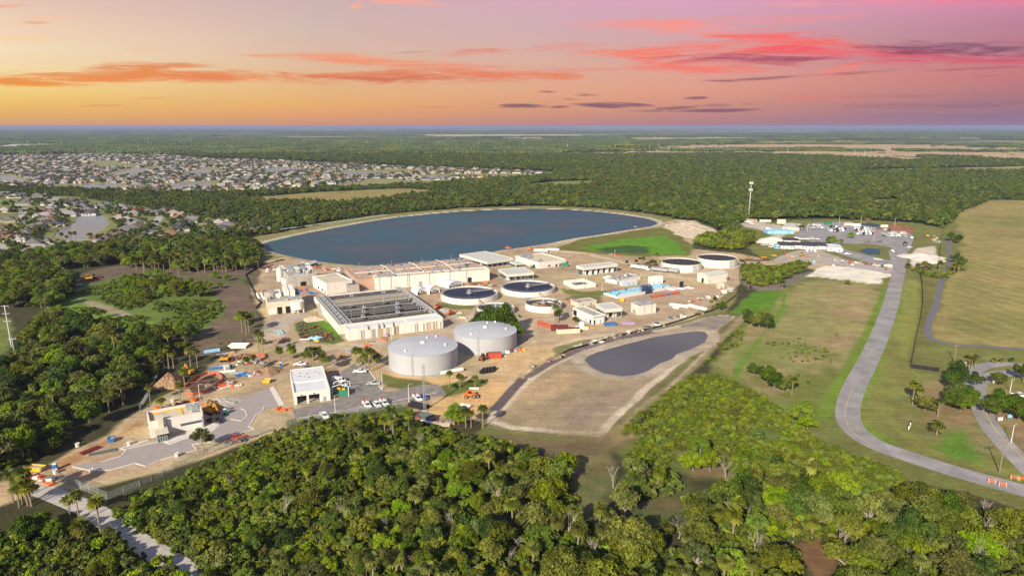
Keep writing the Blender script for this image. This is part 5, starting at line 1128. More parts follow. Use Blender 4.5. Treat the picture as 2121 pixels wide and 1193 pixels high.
# ---------- excavators and machines ----------
def excavator(px, py, deg, mt, label, sc=1.0, reach=1.0):
    g = G(px, py); e = thing('excavator', label, 'excavator', g, math.radians(deg)); e.scale = (sc,)*3
    for y in (-1.15, 1.15):
        mb = MB(); prof(mb, [(-1.9,.1),(1.9,.1),(2.3,.5),(1.9,.9),(-1.9,.9),(-2.3,.5)], y-.3, y+.3); mb.build('track', M['tyre'], e)
    mb = MB(); mb.box(-2.2,1.4,-1.25,1.25,1.0,2.0); mb.box(-2.3,-.6,-1.2,1.2,2.0,2.4); mb.build('body', M[mt], e)
    mb = MB(); mb.box(.1,1.5,.35,1.2,2.0,3.0); c = mb.build('cab', M['dark'], e); mb = MB(); mb.box(.05,1.55,.3,1.25,3.0,3.1); mb.build('cab_roof', M[mt], c)
    mb = MB(); mb.bar((1.2,-.2,1.8),(4.2*reach,-.2,4.6),.45,.6); mb.build('boom', M[mt], e); mb = MB(); mb.bar((4.1*reach,-.2,4.7),(6.4*reach,-.2,2.2),.35,.4); mb.build('stick', M[mt], e)
    mb = MB(); prof(mb, [(6.2*reach,2.3),(6.9*reach,2.0),(6.8*reach,1.0),(6.0*reach,.7),(5.7*reach,1.4)], -.75, .35); mb.build('bucket', M['darksteel'], e)
M['digger'] = mat('digger_yellow', (.62,.30,.02), .5, .15)
excavator(428,554,190,'orange','orange excavator working at the foot of the palm belt',1.3); excavator(380,553,200,'digger','small yellow excavator left of the orange one by the palm belt',.9,.7); excavator(437,856,-35,'digger','yellow excavator between new office building and soil heap',1.0,.8)
excavator(393,775,150,'digger','dark yellow excavator beside the big soil heap',.9,.7); excavator(467,748,10,'digger','yellow excavator in palm shade behind the trench works',1.0,.8)
def loader(px, py, deg, mt, label, boom=1.0, kind='loader', sc=1.0):
    g = G(px, py); e = thing({'loader': 'wheel_loader', 'tele': 'telehandler', 'dozer': 'bulldozer', 'lift': 'boom_lift'}[kind], label, {'loader': 'loader', 'tele': 'telehandler', 'dozer': 'bulldozer', 'lift': 'boom lift'}[kind], g, math.radians(deg)); e.scale = (sc,)*3
    if kind == 'dozer':
        for y in (-1.1, 1.1): mb = MB(); prof(mb, [(-1.8,.05),(1.8,.05),(2.1,.5),(1.7,1.0),(-1.7,1.0),(-2.1,.5)], y-.3, y+.3); mb.build('track', M['tyre'], e)
    else:
        for x in (-1.6, 1.6):
            for y in (-1.0, 1.0): wheel(e, x, y, .7, .5)
    mb = MB(); mb.box(-2.4,1.2,-.8,.8,.9,1.9); mb.box(1.2,2.3,-.7,.7,.9,1.6); mb.build('body', M[mt], e)
    mb = MB(); mb.box(-.6,.7,-.6,.6,1.9,2.9); c = mb.build('cab', M['dark'], e); mb = MB(); mb.box(-.7,.8,-.7,.7,2.9,3.0); mb.build('cab_roof', M[mt], c)
    mb = MB()
    if kind == 'tele': mb.bar((-2.2,-.9,2.0),(4.6,-.9,2.6),.4,.5)
    elif kind == 'lift': mb.bar((-2,0,2.0),(3.5,0,4.2),.35); mb.bar((3.5,0,4.2),(8.0,0,7.0),.3)
    else: mb.bar((1.5,-.6,1.4),(3.2,-.6,.8),.2); mb.bar((1.5,.6,1.4),(3.2,.6,.8),.2)
    mb.build('boom', M[mt], e)
    mb = MB()
    if kind == 'lift': mb.box(7.8,9.2,-.7,.7,6.6,7.6)
    else: prof(mb, [(3.1,.15),(4.0,.1),(3.5,.9),(3.1,1.2)], -1.3, 1.3)
    mb.build('bucket' if kind != 'lift' else 'basket', M['darksteel'] if kind != 'dozer' else M[mt], e)
loader(488,915,20,'red','red telehandler parked on the sand beside the new driveway',kind='tele',sc=.9); loader(183,580,200,'digger','yellow bulldozer pushing soil at the left end of the cleared ground',kind='dozer',sc=1.2); loader(195,577,20,'rust','rust-brown scraper beside the yellow bulldozer',kind='dozer',sc=1.2)
loader(906,640,60,'orange','orange telehandler beside the basin, farther of two',kind='tele'); loader(933,652,50,'orange','orange telehandler on the track, nearer of two',kind='tele'); loader(1005,580,10,'orange','orange loader between the long building and open shed',kind='loader'); loader(1105,555,35,'green','green boom lift leaning against the roof-unit building',kind='lift',sc=.8)
loader(973,823,5,'orange','bright orange machine on the yellow sand below the palms',kind='loader',sc=1.0); loader(1640,495,0,'digger','yellow loader beside the white gravel heap'); loader(1550,537,5,'digger','yellow loader on the sand road behind black-covered tanks, left of two'); loader(1582,536,5,'digger','yellow loader on the sand road behind black-covered tanks, right of two'); loader(1328,478,0,'digger','yellow loader on the bank of the lake'); loader(1660,530,0,'digger','yellow loader beside the overgrown pond')
loader(1100,520,0,'orange','orange loader near white trucks by the lake road'); loader(1052,516,0,'orange','orange machine on the grass at the lake edge'); loader(1262,580,0,'orange','orange machine beside the square white basin',sc=.8) if False else None
loader(1187,585,10,'orange','orange machine behind the square white basin',kind='loader',sc=.9); loader(1000,745,70,'rust','dark tractor, left of two at the farther silver tank'); loader(1010,742,60,'rust','maroon tractor beside the short red container',sc=.9)
container(1432,478,0,9,'white','white flat container beside the sand heap by the lake',None,'shipping_container',1.6)
# ---------- pipes, rolls, racks and piles ----------
def rolls(px, py, deg, n, L, r, mt, label, name='pipe_stack', rows=1, gap=2.7, cat='pipes', grp=None):
    g = G(px, py); e = thing(name, label, cat, g, math.radians(deg), grp)
    for j in range(rows):
        for i in range(n-j):
            mb = MB(); y = (i+j*.5)*r*gap; z = r+j*r*1.75; mb.tube([(-L/2,y,z),(L/2,y,z)], r, k=9); o = mb.build('pipe', M[mt], e)
            if r > .35: mb = MB(); mb.lathe([(.01,0),(r*.7,0)], 9); mb.v = [(-L/2-.01, y+v[0], z+v[1]) for v in mb.v]; mb.build('pipe_end', M['dark'], o)
for i, (px, py) in enumerate(((917,776),(922,775),(927,774),(932,773),(937,772),(942,771),(948,770),(953,769))): rolls(px, py, 25, 1, 2.6, .85, 'white', 'white wrapped drum in the row beside the nearer silver tank', 'wrapped_drum', cat='drum', grp='white wrapped drums beside the silver tank')
for i, (px, py) in enumerate(((1000,772),(1007,771),(1014,770),(1021,769))): rolls(px, py, 70, 1, 3.6, 1.0, 'black', 'thick black pipe section in the row on the sandy yard', 'pipe_section', cat='pipe', grp='black pipe sections on the sandy yard')
rolls(960,846,-25,4,4.5,.3,'white','heap of white pipes under a palm near the orange machine',rows=2); rolls(862,846,-30,4,8,.4,'black','black pipes stacked behind the lattice mast',rows=2); rolls(875,868,-30,5,5,.35,'darksteel','rusty pipe ends stacked below the lattice mast',rows=2); rolls(885,876,-20,2,6,.3,'white','white pipes lying below the lattice mast'); rolls(912,884,0,2,7,.5,'tan','tan pipe lying at the wood edge below the mast')
rolls(490,722,0,7,9,.35,'white','white boxed pipes in a flat stack beside the dark soil',rows=2); rolls(440,730,30,4,7,.28,'lightblue','blue and white pipes stacked under the palms',rows=2); rolls(470,735,40,4,8,.3,'steel','grey pipes under palms behind the trench works')
rolls(455,764,18,3,9,.22,'blue','long blue pipes beside the orange fenced trench',rows=2); rolls(468,772,18,3,8,.2,'white','white pipes beside the orange fenced trench',rows=2); rolls(490,775,20,3,6,.28,'steel','grey pipes near the white generator')
rolls(905,797,8,2,3,.3,'white','x','p') if False else None
rolls(982,806,0,3,4,.2,'white','white pipes beneath the small palm on the lawn'); rolls(213,939,30,4,8,.2,'darksteel','dark steel rails lying on the sand patch'); rolls(190,935,60,3,6,.3,'maroon','maroon pipes beside the orange dirt road'); rolls(1280,582,-30,8,9,.35,'white','white wrapped hoses laid on racks behind the square basin'); rolls(1258,578,-30,10,7,.35,'white','white wrapped hoses laid on racks beside the filter block')
for i in range(9): rolls(1380+i*6.3, 601.5-i*.5, -50, 1, 5.5, .42, 'white' if i % 3 else 'purple', 'white and red wrapped pipe bundle in the row right of the pale blue slab', 'pipe_bundle', cat='pipe bundle', grp='wrapped pipe bundles right of the blue slab')
for i in range(8): rolls(1353+i*7, 616.5-i*1.2, 10, 1, 3.4, .75, 'contred' if i != 4 else 'blue', ('blue' if i == 4 else 'rusty red')+' pipe roll in the long line before the wrapped bundles', 'pipe_roll', cat='pipe', grp='pipe rolls in the long line')
for i, (px, py) in enumerate(((1392,634),(1399,635),(1406,636),(1413,637),(1420,638),(1429,636),(1436,638),(1443,640),(1450,641),(1457,643),(1400,640))): rolls(px, py, -35, 2, 3.6, .7, 'white', 'white wrapped roll lying by the black silt fence bend', 'wrapped_roll', cat='roll', grp='white wrapped rolls by the silt fence bend')
rolls(1302,672,4,3,7,.35,'purple','lilac pipes on the small grass patch'); rolls(1302,669,90,2,3,.3,'purple','short lilac pipes standing across the grass patch')
rolls(1512,600,-30,6,4,.3,'steel','grey pipes leaning beside the small cream cabin right of the workshop'); rolls(1500,608,-10,5,3,.5,'white','white rolls on the verge right of the pipe bundles'); rolls(622,820,0,1,1,.2,'red','x') if False else None
rolls(577,690,-60,3,7,.35,'lightblue','blue and white pipes on the bare ground left of the track loop'); rolls(583,688,-60,2,7,.25,'yellow','yellow pipes on the bare ground left of the track loop'); rolls(648,703,-30,5,6,.35,'lightblue','blue-green pipes at the near end of the red valve heap'); rolls(655,708,-25,2,3,.35,'yellow','short yellow pipes at the near end of the red valve heap'); rolls(631,704,0,2,5,.25,'white','white pipes left of the blue-green ones by the valve heap')
rolls(1120,522,-6,3,12,.9,'white','white tank trailer load beside the lake road, left of two',cat='pipes'); rolls(1145,519,-6,2,11,.8,'white','white tank trailer load beside the lake road, right of two')
rolls(553,556,50,5,8,.3,'maroon','maroon and white pipes near the lake corner fence'); rolls(583,540,60,4,7,.3,'maroon','dark red pipes at the lake corner'); rolls(535,616,-65,2,12,.9,'white','white cylinder on the track by the black fence')
def heap(px, py, r, h, m, label, name='soil_heap', sy=1.0, seed=1, deg=0, cat='soil heap'):
    g = G(px, py); rs_ = np.random.RandomState(seed); mb = MB(); n = 26; k = 9; n0 = 0
    for i in range(k+1):
        q = i/k
        for j in range(n):
            a = 2*math.pi*j/n; rr = r*q*(1+.16*math.sin(a*3+seed)+.09*math.sin(a*7+2*seed)+rs_.uniform(-.05,.05)); z = h*(1-q)**.9*(1+rs_.uniform(-.14,.14))-.05-(q >= 1)*.3
            mb.v.append((rr*math.cos(a), rr*math.sin(a)*sy, z))
    for i in range(k):
        for j in range(n): t_ = (j+1) % n; mb.f.append((i*n+j, (i+1)*n+j, (i+1)*n+t_, i*n+t_)); mb.m.append(0)
    o = mb.build(name, m); o.location = g; o.rotation_euler = (0,0,math.radians(deg)); tag(o, label, cat); return o
M['soilheap'] = mat('brown_soil', (.33,.205,.115), .95, .3, 1.0, bump=.8); M['sandheap'] = mat('pale_sand', (.52,.43,.31), .95, .2, .6, bump=.6); M['orangesoil'] = mat('orange_soil', (.38,.20,.08), .95, .2, .8, bump=.6); M['redsoil'] = mat('red_brown_soil', (.24,.10,.055), .95, .25, .8, bump=.6); M['whitegravel'] = mat('white_gravel', (.66,.61,.53), .95, .1, .8, bump=.5)
heap(352,796,6.2,5.0,M['soilheap'],'big brown soil heap left of the orange fenced trench',sy=1.2,seed=3); heap(433,845,7,3,M['orangesoil'],'orange soil heap behind the new office building',seed=4); heap(557,770,6,2.4,M['soilheap'],'low soil heap beside the blue portable toilet',seed=5); heap(455,835,9,2.2,M['conc'],'heap of grey rubble and metal beside the new driveway','rubble_heap',.6,6,20,'rubble heap')
heap(648,663,6,2.4,M['sandheap'],'pale sand heap beside the first basin','sand_heap',.7,7); heap(1440,483,26,5,M['sandheap'],'large pale sand heap at the lake corner','sand_heap',1.1,8); heap(1410,470,20,4,M['sandheap'],'lower sand heap nearest the lake','sand_heap',1,9)
heap(1602,500,22,3.5,M['whitegravel'],'broad white gravel heap before the blue roof','gravel_heap',.6,10,0,'gravel heap'); heap(1857,475,22,3,M['redsoil'],'red-brown soil heap at the back of the vehicle yard',sy=.5,seed=11); heap(1808,454,14,2.5,M['redsoil'],'small red soil heap at the wood edge behind the yard',sy=.5,seed=12); heap(1914,535,17,3.2,M['whitegravel'],'tall white rubble heap on the right verge','gravel_heap',1.2,13,0,'gravel heap')
heap(115,548,10,2,M['redsoil'],'red-brown soil heap at the wood edge far left',sy=.6,seed=14); heap(505,740,5,1.6,M['soilheap'],'small soil heap behind the orange fence',seed=15); heap(585,705,5,1.4,M['soilheap'],'low soil heap below the blue and yellow pipes',seed=16)
# red valve heap, many small pieces
rr_ = random.Random(21)
for i in range(60):
    a = rr_.uniform(0, 1); px = 618+rr_.uniform(0, 70); py = 672+rr_.uniform(0, 28)+(px-618)*.12
    if (px > 670 and py < 690): continue
    g = G(px, py); e = thing('pipe_fitting', 'rusty red pipe fitting in the heap on the grass island beside the first basin', 'pipe fitting', g, rr_.uniform(0, 6), 'rusty pipe fittings on the grass island'); s = rr_.uniform(.5, 1.0)
    mb = MB(); mb.tube([(-s,0,s*.6),(0,0,s*.6),(0,s*.8,s*.9)], s*.42, k=8); b_ = mb.build('elbow', M[rr_.choice(['contred','maroon','rust','darksteel'])], e); mb = MB(); mb.tube([(-s-.1,0,s*.6),(-s+.05,0,s*.6)], s*.62, k=10); mb.build('flange', M['maroon'], e)
# pallets and crates of material
def pallet(px, py, s, h, mt, label, grp, name='pallet_stack', cat='pallet'):
    g = G(px, py); e = thing(name, label, cat, g, rr_.uniform(-.6,.6), grp); mb = MB()
    for y in (-s*.45, 0, s*.45): mb.box(-s, s, y-.08, y+.08, 0, .12)
    for q in range(5): x = -s+s*2*(q+.5)/5; mb.box(x-.12, x+.12, -s*.55, s*.55, .12, .16)
    mb.build('pallet', M['wood'], e); mb = MB(); mb.box(-s*.9, s*.2, -s*.5, s*.5, .16, .16+h); mb.box(s*.24, s*.9, -s*.45, s*.4, .16, .16+h*.7); mb.build('load', M[mt], e)
AREAS = [ # x0,y0,x1,y1 line, spread, count, mats, where
 ((1085,770),(1170,735),3,9,('steel','lightblue','tan','wood'),'along the black silt fence near the brown basin'),((1180,722),(1330,684),4,26,('steel','conc','wood','white','red','tan'),'along the middle of the black silt fence'),((1340,680),(1420,655),6,16,('steel','white','conc','darksteel'),'near the far pond end of the silt fence'),
 ((1420,625),(1500,612),6,16,('wood','red','steel','white','tan'),'beside the wrapped rolls'),((1490,600),(1515,605),4,6,('red','white','tan'),'beside the small cream cabin'),((980,745),(1085,725),4,12,('white','steel','yellow','red'),'round the foot of the farther silver tank'),
 ((470,760),(560,748),6,12,('white','red','steel','wood'),'in the trench works'),((505,778),(540,775),5,12,('red','white','steel','blue'),'under the single palm by the trench'),((430,805),(505,795),5,12,('orange','steel','white','rust'),'on the dirt behind the new driveway'),((400,830),(330,850),4,8,('rust','wood','orange'),'along the dirt road'),
 ((560,560),(640,545),8,18,('white','red','purple','steel'),'on the yard behind the headworks'),((545,600),(570,640),5,7,('white','steel','rust'),'on the yard left of the headworks'),((625,600),(650,608),4,8,('blue','orange','steel'),'between headworks and pump building'),((640,555),(705,560),5,22,('steel','red','white','purple'),'between headworks and orange basin'),
 ((975,590),(1030,592),4,12,('rust','rust','steel','blue'),'behind the nearer blue clarifier'),((950,575),(1010,583),3,7,('red','steel','green'),'along the long white wall'),((1185,552),(1110,518),8,10,('orange','white','red','steel'),'on the bare ground beside the roof-unit building'),((1160,535),(1280,530),8,10,('red','wood','steel','orange'),'on the red bare ground near the marsh'),
 ((1160,690),(1250,676),3,10,('lightblue','white','steel','yellow'),'in front of the cream container'),((1500,548),(1530,555),3,8,('steel','conc'),'before the farthest black-covered tank'),((1720,541),(1840,552),2.5,26,('rust','red','steel','tan','white'),'in the equipment row above the white gravel patch'),((1600,530),(1700,532),4,12,('red','yellow','steel'),'before the site cabins'),
 ((1925,490),(1945,505),6,12,('white','red','steel','yellow'),'on the verge right of the yard'),((900,640),(960,650),4,8,('steel','conc','cream'),'on the grass in front of the nearer blue clarifier'),((950,655),(985,668),3,5,('cream','cream'),'left of the big tree'),((60,985),(110,1000),5,10,('orange','red','white'),'at the barrier beside the yellow skip'),
 ((560,845),(600,850),6,3,('orange',),'on the sand beside the garage building'),((700,745),(800,700),6,9,('orange','conc','wood'),'on the track below the long gallery'),((790,700),(810,690),3,4,('purple','purple'),'behind the nearer silver tank'),((850,860),(940,880),6,12,('wood','steel','rust','white'),'at the wood edge below the lattice mast'),((1440,655),(1475,640),3,4,('wood',),'by the palms at the fence bend'),
 ((1290,470),(1440,462),5,8,('lightblue','white','steel'),'by the sand heaps at the lake')]
for (a, b, spd, n, ms, where) in AREAS:
    for i in range(n):
        t_ = rr_.random(); px = a[0]+(b[0]-a[0])*t_+rr_.uniform(-spd, spd)*1.5; py = a[1]+(b[1]-a[1])*t_+rr_.uniform(-spd, spd)*.55; m_ = rr_.choice(ms); cn = {'conc': 'grey', 'steel': 'steel', 'rust': 'rusty', 'wood': 'wooden', 'darksteel': 'dark steel', 'lightblue': 'light blue'}.get(m_, m_)
        k_ = rr_.random()
        if k_ < .6: pallet(px, py, rr_.uniform(.8, 1.7), rr_.uniform(.4, 1.4), m_, f'{cn} load on a pallet {where}', f'pallets {where}')
        elif k_ < .85: rolls(px, py, rr_.uniform(0, 180), rr_.randint(2, 4), rr_.uniform(3, 6), .25, m_, f'small stack of {cn} pipes {where}', grp=f'pipe stacks {where}')
        else: 
            g = G(px, py); s = rr_.uniform(.6, 1.0); e = thing('material_crate', f'{cn} crate {where}', 'crate', g, rr_.uniform(0, 3), f'crates {where}'); mb = MB(); mb.box(-s,s,-s,s,.1,1.5*s); mb.build('box', M[m_], e); mb = MB(); mb.box(-s-.05,s+.05,-s-.05,s+.05,1.5*s,1.5*s+.12); mb.build('lid', M['wood'], e)
# small sites: green shelter, generator, blue tarp, hatch blocks, cream cabin, water tank
g = G(706,820); e = thing('open_shelter', 'dark green open shelter with white posts beside the garage building', 'shelter', g, .12); mb = MB(); mb.box(-3,3,0,4,.1,2.2); mb.build('bin_enclosure', M['green'], e); mb = MB()
for x in (-3.2, 3.2): mb.bar((x,-.6,0),(x,-.6,4.2),.25); mb.bar((x,4.4,0),(x,4.4,4.2),.25); mb.bar((x,-.6,4.2),(0,-.6,5.2),.22); mb.bar((x,4.4,4.2),(0,4.4,5.2),.22)
mb.build('frame', M['concwhite'], e); mb = MB(); mb.box(-1.6,-.2,1,2.5,2.2,2.9); mb.box(.4,1.6,.8,2.2,2.2,2.7); mb.build('stored_goods', M['yellow'], e)
g = G(1205,680); e = thing('water_tank', 'pale blue-white water tank on a plinth beside the L-shaped building', 'water tank', g); mb = MB(); mb.box(-3.4,3.4,-2.4,2.4,0,.9); mb.build('plinth', M['white'], e); mb = MB(); mb.lathe([(1.6,.9),(1.6,3.3),(.5,3.9),(.01,4.0)], 20); mb.build('tank', M.setdefault('paleblue', mat('pale_blue_plastic', (.50,.62,.70), .5, .08)), e, True)
bld('cabin', 'tiny cream cabin right of the pale workshop', 'cabin', (1488,598), (1500,597.5), None, 589, 'cream', 'white', .1, [('f',.3,.5,0,.8,'door')], dep=3)
bld('generator', 'white generator box among the pipes of the trench works', 'generator', (466,768), (476,766), None, 759, 'white', 'white', .05, [('f',.2,.8,.2,.7,'grille')], dep=2)
for i, (px, py) in enumerate(((161,925),(268,921),(190,979),(367,945),(465,834),(358,832),(115,980))):
    g = G(px, py); e = thing('hatch_block', 'small pale concrete manhole riser standing on the sand near the new driveway', 'concrete block', g, .4, 'pale manhole risers near the new driveway'); mb = MB(); mb.lathe([(.01,0),(.65,0),(.65,1.3),(.5,1.3),(.5,1.0),(.01,1.0)], 12); mb.build('riser', M['kerb'], e); mb = MB(); mb.lathe([(.72,1.2),(.72,1.35),(.5,1.35)], 12); mb.build('rim', M['concwhite'], e)
skip(232,914,15,'blue',2.2,'small blue trough beside the dirt road')
# site offices right
def cabinr(px, py, w, d, deg, rm, label, wl='white'):
    g = G(px, py); e = thing('site_office', label, 'site office', g, math.radians(deg)); mb = MB(); mb.box(-w/2,w/2,-d/2,d/2,.5,3.4); mb.build('wall', M[wl], e); mb = MB(); mb.v += [(-w/2-.3,-d/2-.3,3.4),(w/2+.3,-d/2-.3,3.4),(w/2+.3,d/2+.3,3.4),(-w/2-.3,d/2+.3,3.4),(0,-d/2-.3,4.0),(0,d/2+.3,4.0)]
    mb.f += [(0,4,5,3),(4,1,2,5),(0,1,4),(3,5,2)]; mb.m += [0]*4; mb.build('roof', M[rm], e)
    for q in (-.3, .3): mb = MB(); mb.box(w*q-.5, w*q+.5, -d/2-.06, -d/2, 1.5, 2.5); mb.build('window', M['dark'], e)
    mb = MB(); mb.box(-.5,.5,-d/2-.06,-d/2,.5,2.6); mb.build('door', M['steel'], e); mb = MB(); [mb.box(w*q-.2, w*q+.2, -d/2, d/2, 0, .5) for q in (-.45,-.15,.15,.45)]; mb.build('plinth', M['darksteel'], e)
M['darkroof'] = mat('dark_grey_roof', (.055,.06,.065), .7, .1)
cabinr(1626,513,11,20,-12,'darkroof','dark-roofed white site office, first from the left'); cabinr(1650,513,11,18,-12,'darkroof','dark-roofed white site office, second from the left'); cabinr(1673,514,11,20,-12,'darkroof','dark-roofed white site office, third from the left'); cabinr(1698,514,12,20,-12,'darkroof','dark-roofed white site office, fourth from the left'); cabinr(1637,503,14,16,-12,'darkroof','black-roofed site office set behind the row of white ones')
cabinr(1598,513,5,4,0,'white','small cream cabin at the left end of the site offices','cream'); cabinr(1608,515,4,7,-12,'lightblue','small light blue cabin against the first site office','lightblue')
M['palebluetarp'] = mat('sky_blue_roof', (.28,.60,.80), .6, .1)
cabinr(1612,484,26,12,0,'palebluetarp','wide sky-blue covered building on the pale yard','palebluetarp'); cabinr(1726,518,12,22,-18,'whiteroof','white canopy barn right of the site offices','white'); cabinr(1640,474,16,34,-25,'greyroof','long grey-roofed shed beside the vehicle yard','cream'); cabinr(1553,461,14,7,0,'tan','low tan building behind the cell tower foot','tan')
bld('gate_cabin', 'small white gate cabin at the road junction', 'cabin', (1840,553.5), (1848,553.5), None, 549, 'white', 'whiteroof', .1, [('f',.3,.6,.1,.8,'door')], dep=3)
bld('blue_roof_barn', 'small blue-roofed barn in the meadow behind the lake', 'barn', (917,397), (930,397), None, 393.5, 'blue', 'blue', 0, [('f',.3,.6,.0,.7,'dark')], dep=9); bld('barn_annexe', 'small white annexe right of the blue-roofed barn', 'barn', (931,397), (940,397), None, 394.5, 'white', 'white', 0, [('f',.3,.6,.0,.7,'dark')], dep=7)
# ---------- fences ----------
def fence(name, label, line, h, mt, post='darksteel', step=3.0, cat='fence', mesh=False, gap=0.0):
    pts = [G(*p) for p in line]; e = thing(name, label, cat, (pts[0].x, pts[0].y, 0)); o0 = pts[0]; pm = MB(); fm = MB()
    for a, b in zip(pts, pts[1:]):
        a = a-o0; b = b-o0; L = (b-a).length; n = max(1, int(L/step)); dr = (b-a)/n; nn = Vector((-dr.y, dr.x, 0)).normalized()*.03
        for i in range(n):
            p = a+dr*i; q = a+dr*(i+1); pm.box(p.x-.05, p.x+.05, p.y-.05, p.y+.05, 0, h+.1)
            if mesh:
                for z in (h, h*.5, .1): fm.bar((p.x,p.y,z),(q.x,q.y,z),.05)
                k = 8
                for j in range(k): r0 = p.lerp(q, j/k); r1 = p.lerp(q, min(1,(j+1)/k)); fm.bar((r0.x,r0.y,.05),(r1.x,r1.y,h),.035); fm.bar((r1.x,r1.y,.05),(r0.x,r0.y,h),.035)
            else: fm.face([(p.x+nn.x,p.y+nn.y,gap),(q.x+nn.x,q.y+nn.y,gap),(q.x+nn.x,q.y+nn.y,h),(p.x+nn.x,p.y+nn.y,h)]); fm.face([(p.x-nn.x,p.y-nn.y,h),(q.x-nn.x,q.y-nn.y,h),(q.x-nn.x,q.y-nn.y,gap),(p.x-nn.x,p.y-nn.y,gap)])
    pm.build('fence_posts', M[post], e); fm.build('mesh_panel' if mesh else 'fabric', M[mt], e)
fence('silt_fence','long black silt fence winding between plant yard and brown basin',[(1150,742),(1180,726),(1234,711),(1280,697),(1332,685),(1377,675),(1413,664),(1445,653),(1474,645),(1508,626),(1525,612),(1529,600)],1.0,'black')
fence('silt_fence','black silt fence around the overgrown pond behind the workshop',[(1533,587),(1531,570),(1534,556),(1545,545),(1531,540),(1560,541),(1594,540)],1.0,'black')
fence('silt_fence','black silt fence between cleared dark ground and the yard',[(548,546),(530,558),(508,571),(515,585),(524,602),(530,618),(540,628),(530,640)],1.1,'black')
fence('screened_fence','dark screened fence running along the verge right of the curving road',[(1903,556),(1910,590),(1911,630),(1906,665),(1898,700),(1886,762),(1945,770)],1.9,'black')
fence('dark_fence','dark fence along the far edge of the right-hand yard',[(1955,478),(1948,500),(1946,530),(1943,555)],1.8,'darksteel')
M['chain'] = mat('chain_link_grey', (.30,.34,.32), .6, .1)
fence('chain_link_fence','grey chain-link fence between shell track and grass at lower left',[(118,990),(150,1004),(185,1020),(222,1034)],2.4,'chain','steel',3.2,mesh=True)
fence('chain_link_fence','grey chain-link fence along the wood edge below the new driveway',[(222,1034),(290,1008),(360,975),(430,940),(500,915),(560,893)],2.2,'chain','steel',3.2,mesh=True)
fence('chain_link_fence','grey chain-link fence along the wood edge below the car park',[(600,880),(660,870),(740,855),(840,842)],2.0,'chain','steel',3.2,mesh=True)
fence('chain_link_fence','pale mesh fence climbing the bank left of the big soil heap',[(290,850),(310,815),(328,780),(322,755),(312,740)],2.2,'chain','steel',3.0,mesh=True)
M['netor'] = mat('orange_safety_net', (.62,.13,.06), .8, .15)
fence('safety_fence','orange safety fence ringing the open trench',[(384,805),(392,795),(410,782),(430,775),(450,774),(460,782),(462,790),(445,802),(425,812),(400,820),(386,818)],1.1,'netor','rust',2.0)
fence('safety_fence','orange safety fence along the far side of the trench works',[(474,752),(495,743),(520,738),(548,736),(550,743),(540,748)],1.1,'netor','rust',2.0)
M['pit'] = mat('dark_trench_soil', (.12,.075,.05), .95, .3, .6, bump=.5)
sheet('trench', gp([(392,803),(400,793),(418,784),(440,779),(452,783),(455,790),(440,800),(418,809),(398,814)]), .06, M['pit'])
g = G(424,798); e = thing('trench_frame','pale timber and steel shoring frame across the open trench','shoring',g,.35); mb = MB()
for q in range(5): mb.bar((-9+q*4.2,-2.5,.9),(-6+q*4.2,3.2,.9),.3)
mb.build('cross_brace', M['wood'], e); mb = MB(); mb.bar((-10,-2.6,.8),(10,-2.4,.8),.35); mb.bar((-8,3.2,.8),(11,3.4,.8),.35); mb.build('long_brace', M['rust'], e)
# road barriers and signs at the lower right
for px, py, lb in ((2054,1000,'orange barrier on the road edge, left of the pair'),(2076,1007,'orange barrier on the road edge, right of the pair'),(2100,993,'orange and white barrier on the verge at the far right, left of two'),(2118,996,'orange and white barrier on the verge at the far right, right of two')):
    g = G(px, py); e = thing('road_barrier', lb, 'road barrier', g, -.3); mb = MB()
    for z in (.5, 1.0): mb.box(-1.1,1.1,-.05,.05,z,z+.22)
    mb.build('board', M['orange'], e); mb = MB(); [mb.bar((x,-.5,0),(x,0,1.3),.08) or mb.bar((x,.5,0),(x,0,1.3),.08) for x in (-.9,.9)]; mb.build('leg', M['white'], e)
for px, py, lb in ((1882,889,'black and white post cluster on the lawn, nearer'),(1885,882,'black and white post cluster on the lawn, farther')):
    g = G(px, py); e = thing('marker_post', lb, 'marker post', g); mb = MB(); mb.tube([(0,0,0),(0,0,1.5)], .22, k=8); mb.build('post', M['white'], e); mb = MB(); mb.tube([(0,0,1.5),(0,0,1.9)], .3, k=8); mb.build('cap', M['black'], e)
for px, py, lb, mt in ((2060,795,'white sign board beside the park loop road','white'),(2091,867,'pale box beside the right-hand road','lightblue'),(2071,873,'low pale box left of the right-hand road','white'),(2000,775,'teal box beside the transformer pole','loogreen'),(1835,560,'red and white sign block at the gravel patch gate','red'),(1726,552,'white sign board at the equipment row','white'),(1765,551,'small white box on the grass above the gravel patch','white')):
    g = G(px, py); e = thing('sign_board' if 'sign' in lb else 'utility_box', lb, 'sign' if 'sign' in lb else 'utility box', g, .2); mb = MB(); mb.box(-.9,.9,-.25,.25,.5,1.7); mb.build('panel', M[mt], e); mb = MB(); mb.box(-.7,-.55,-.05,.05,0,.5); mb.box(.55,.7,-.05,.05,0,.5); mb.build('support', M['steel'], e)
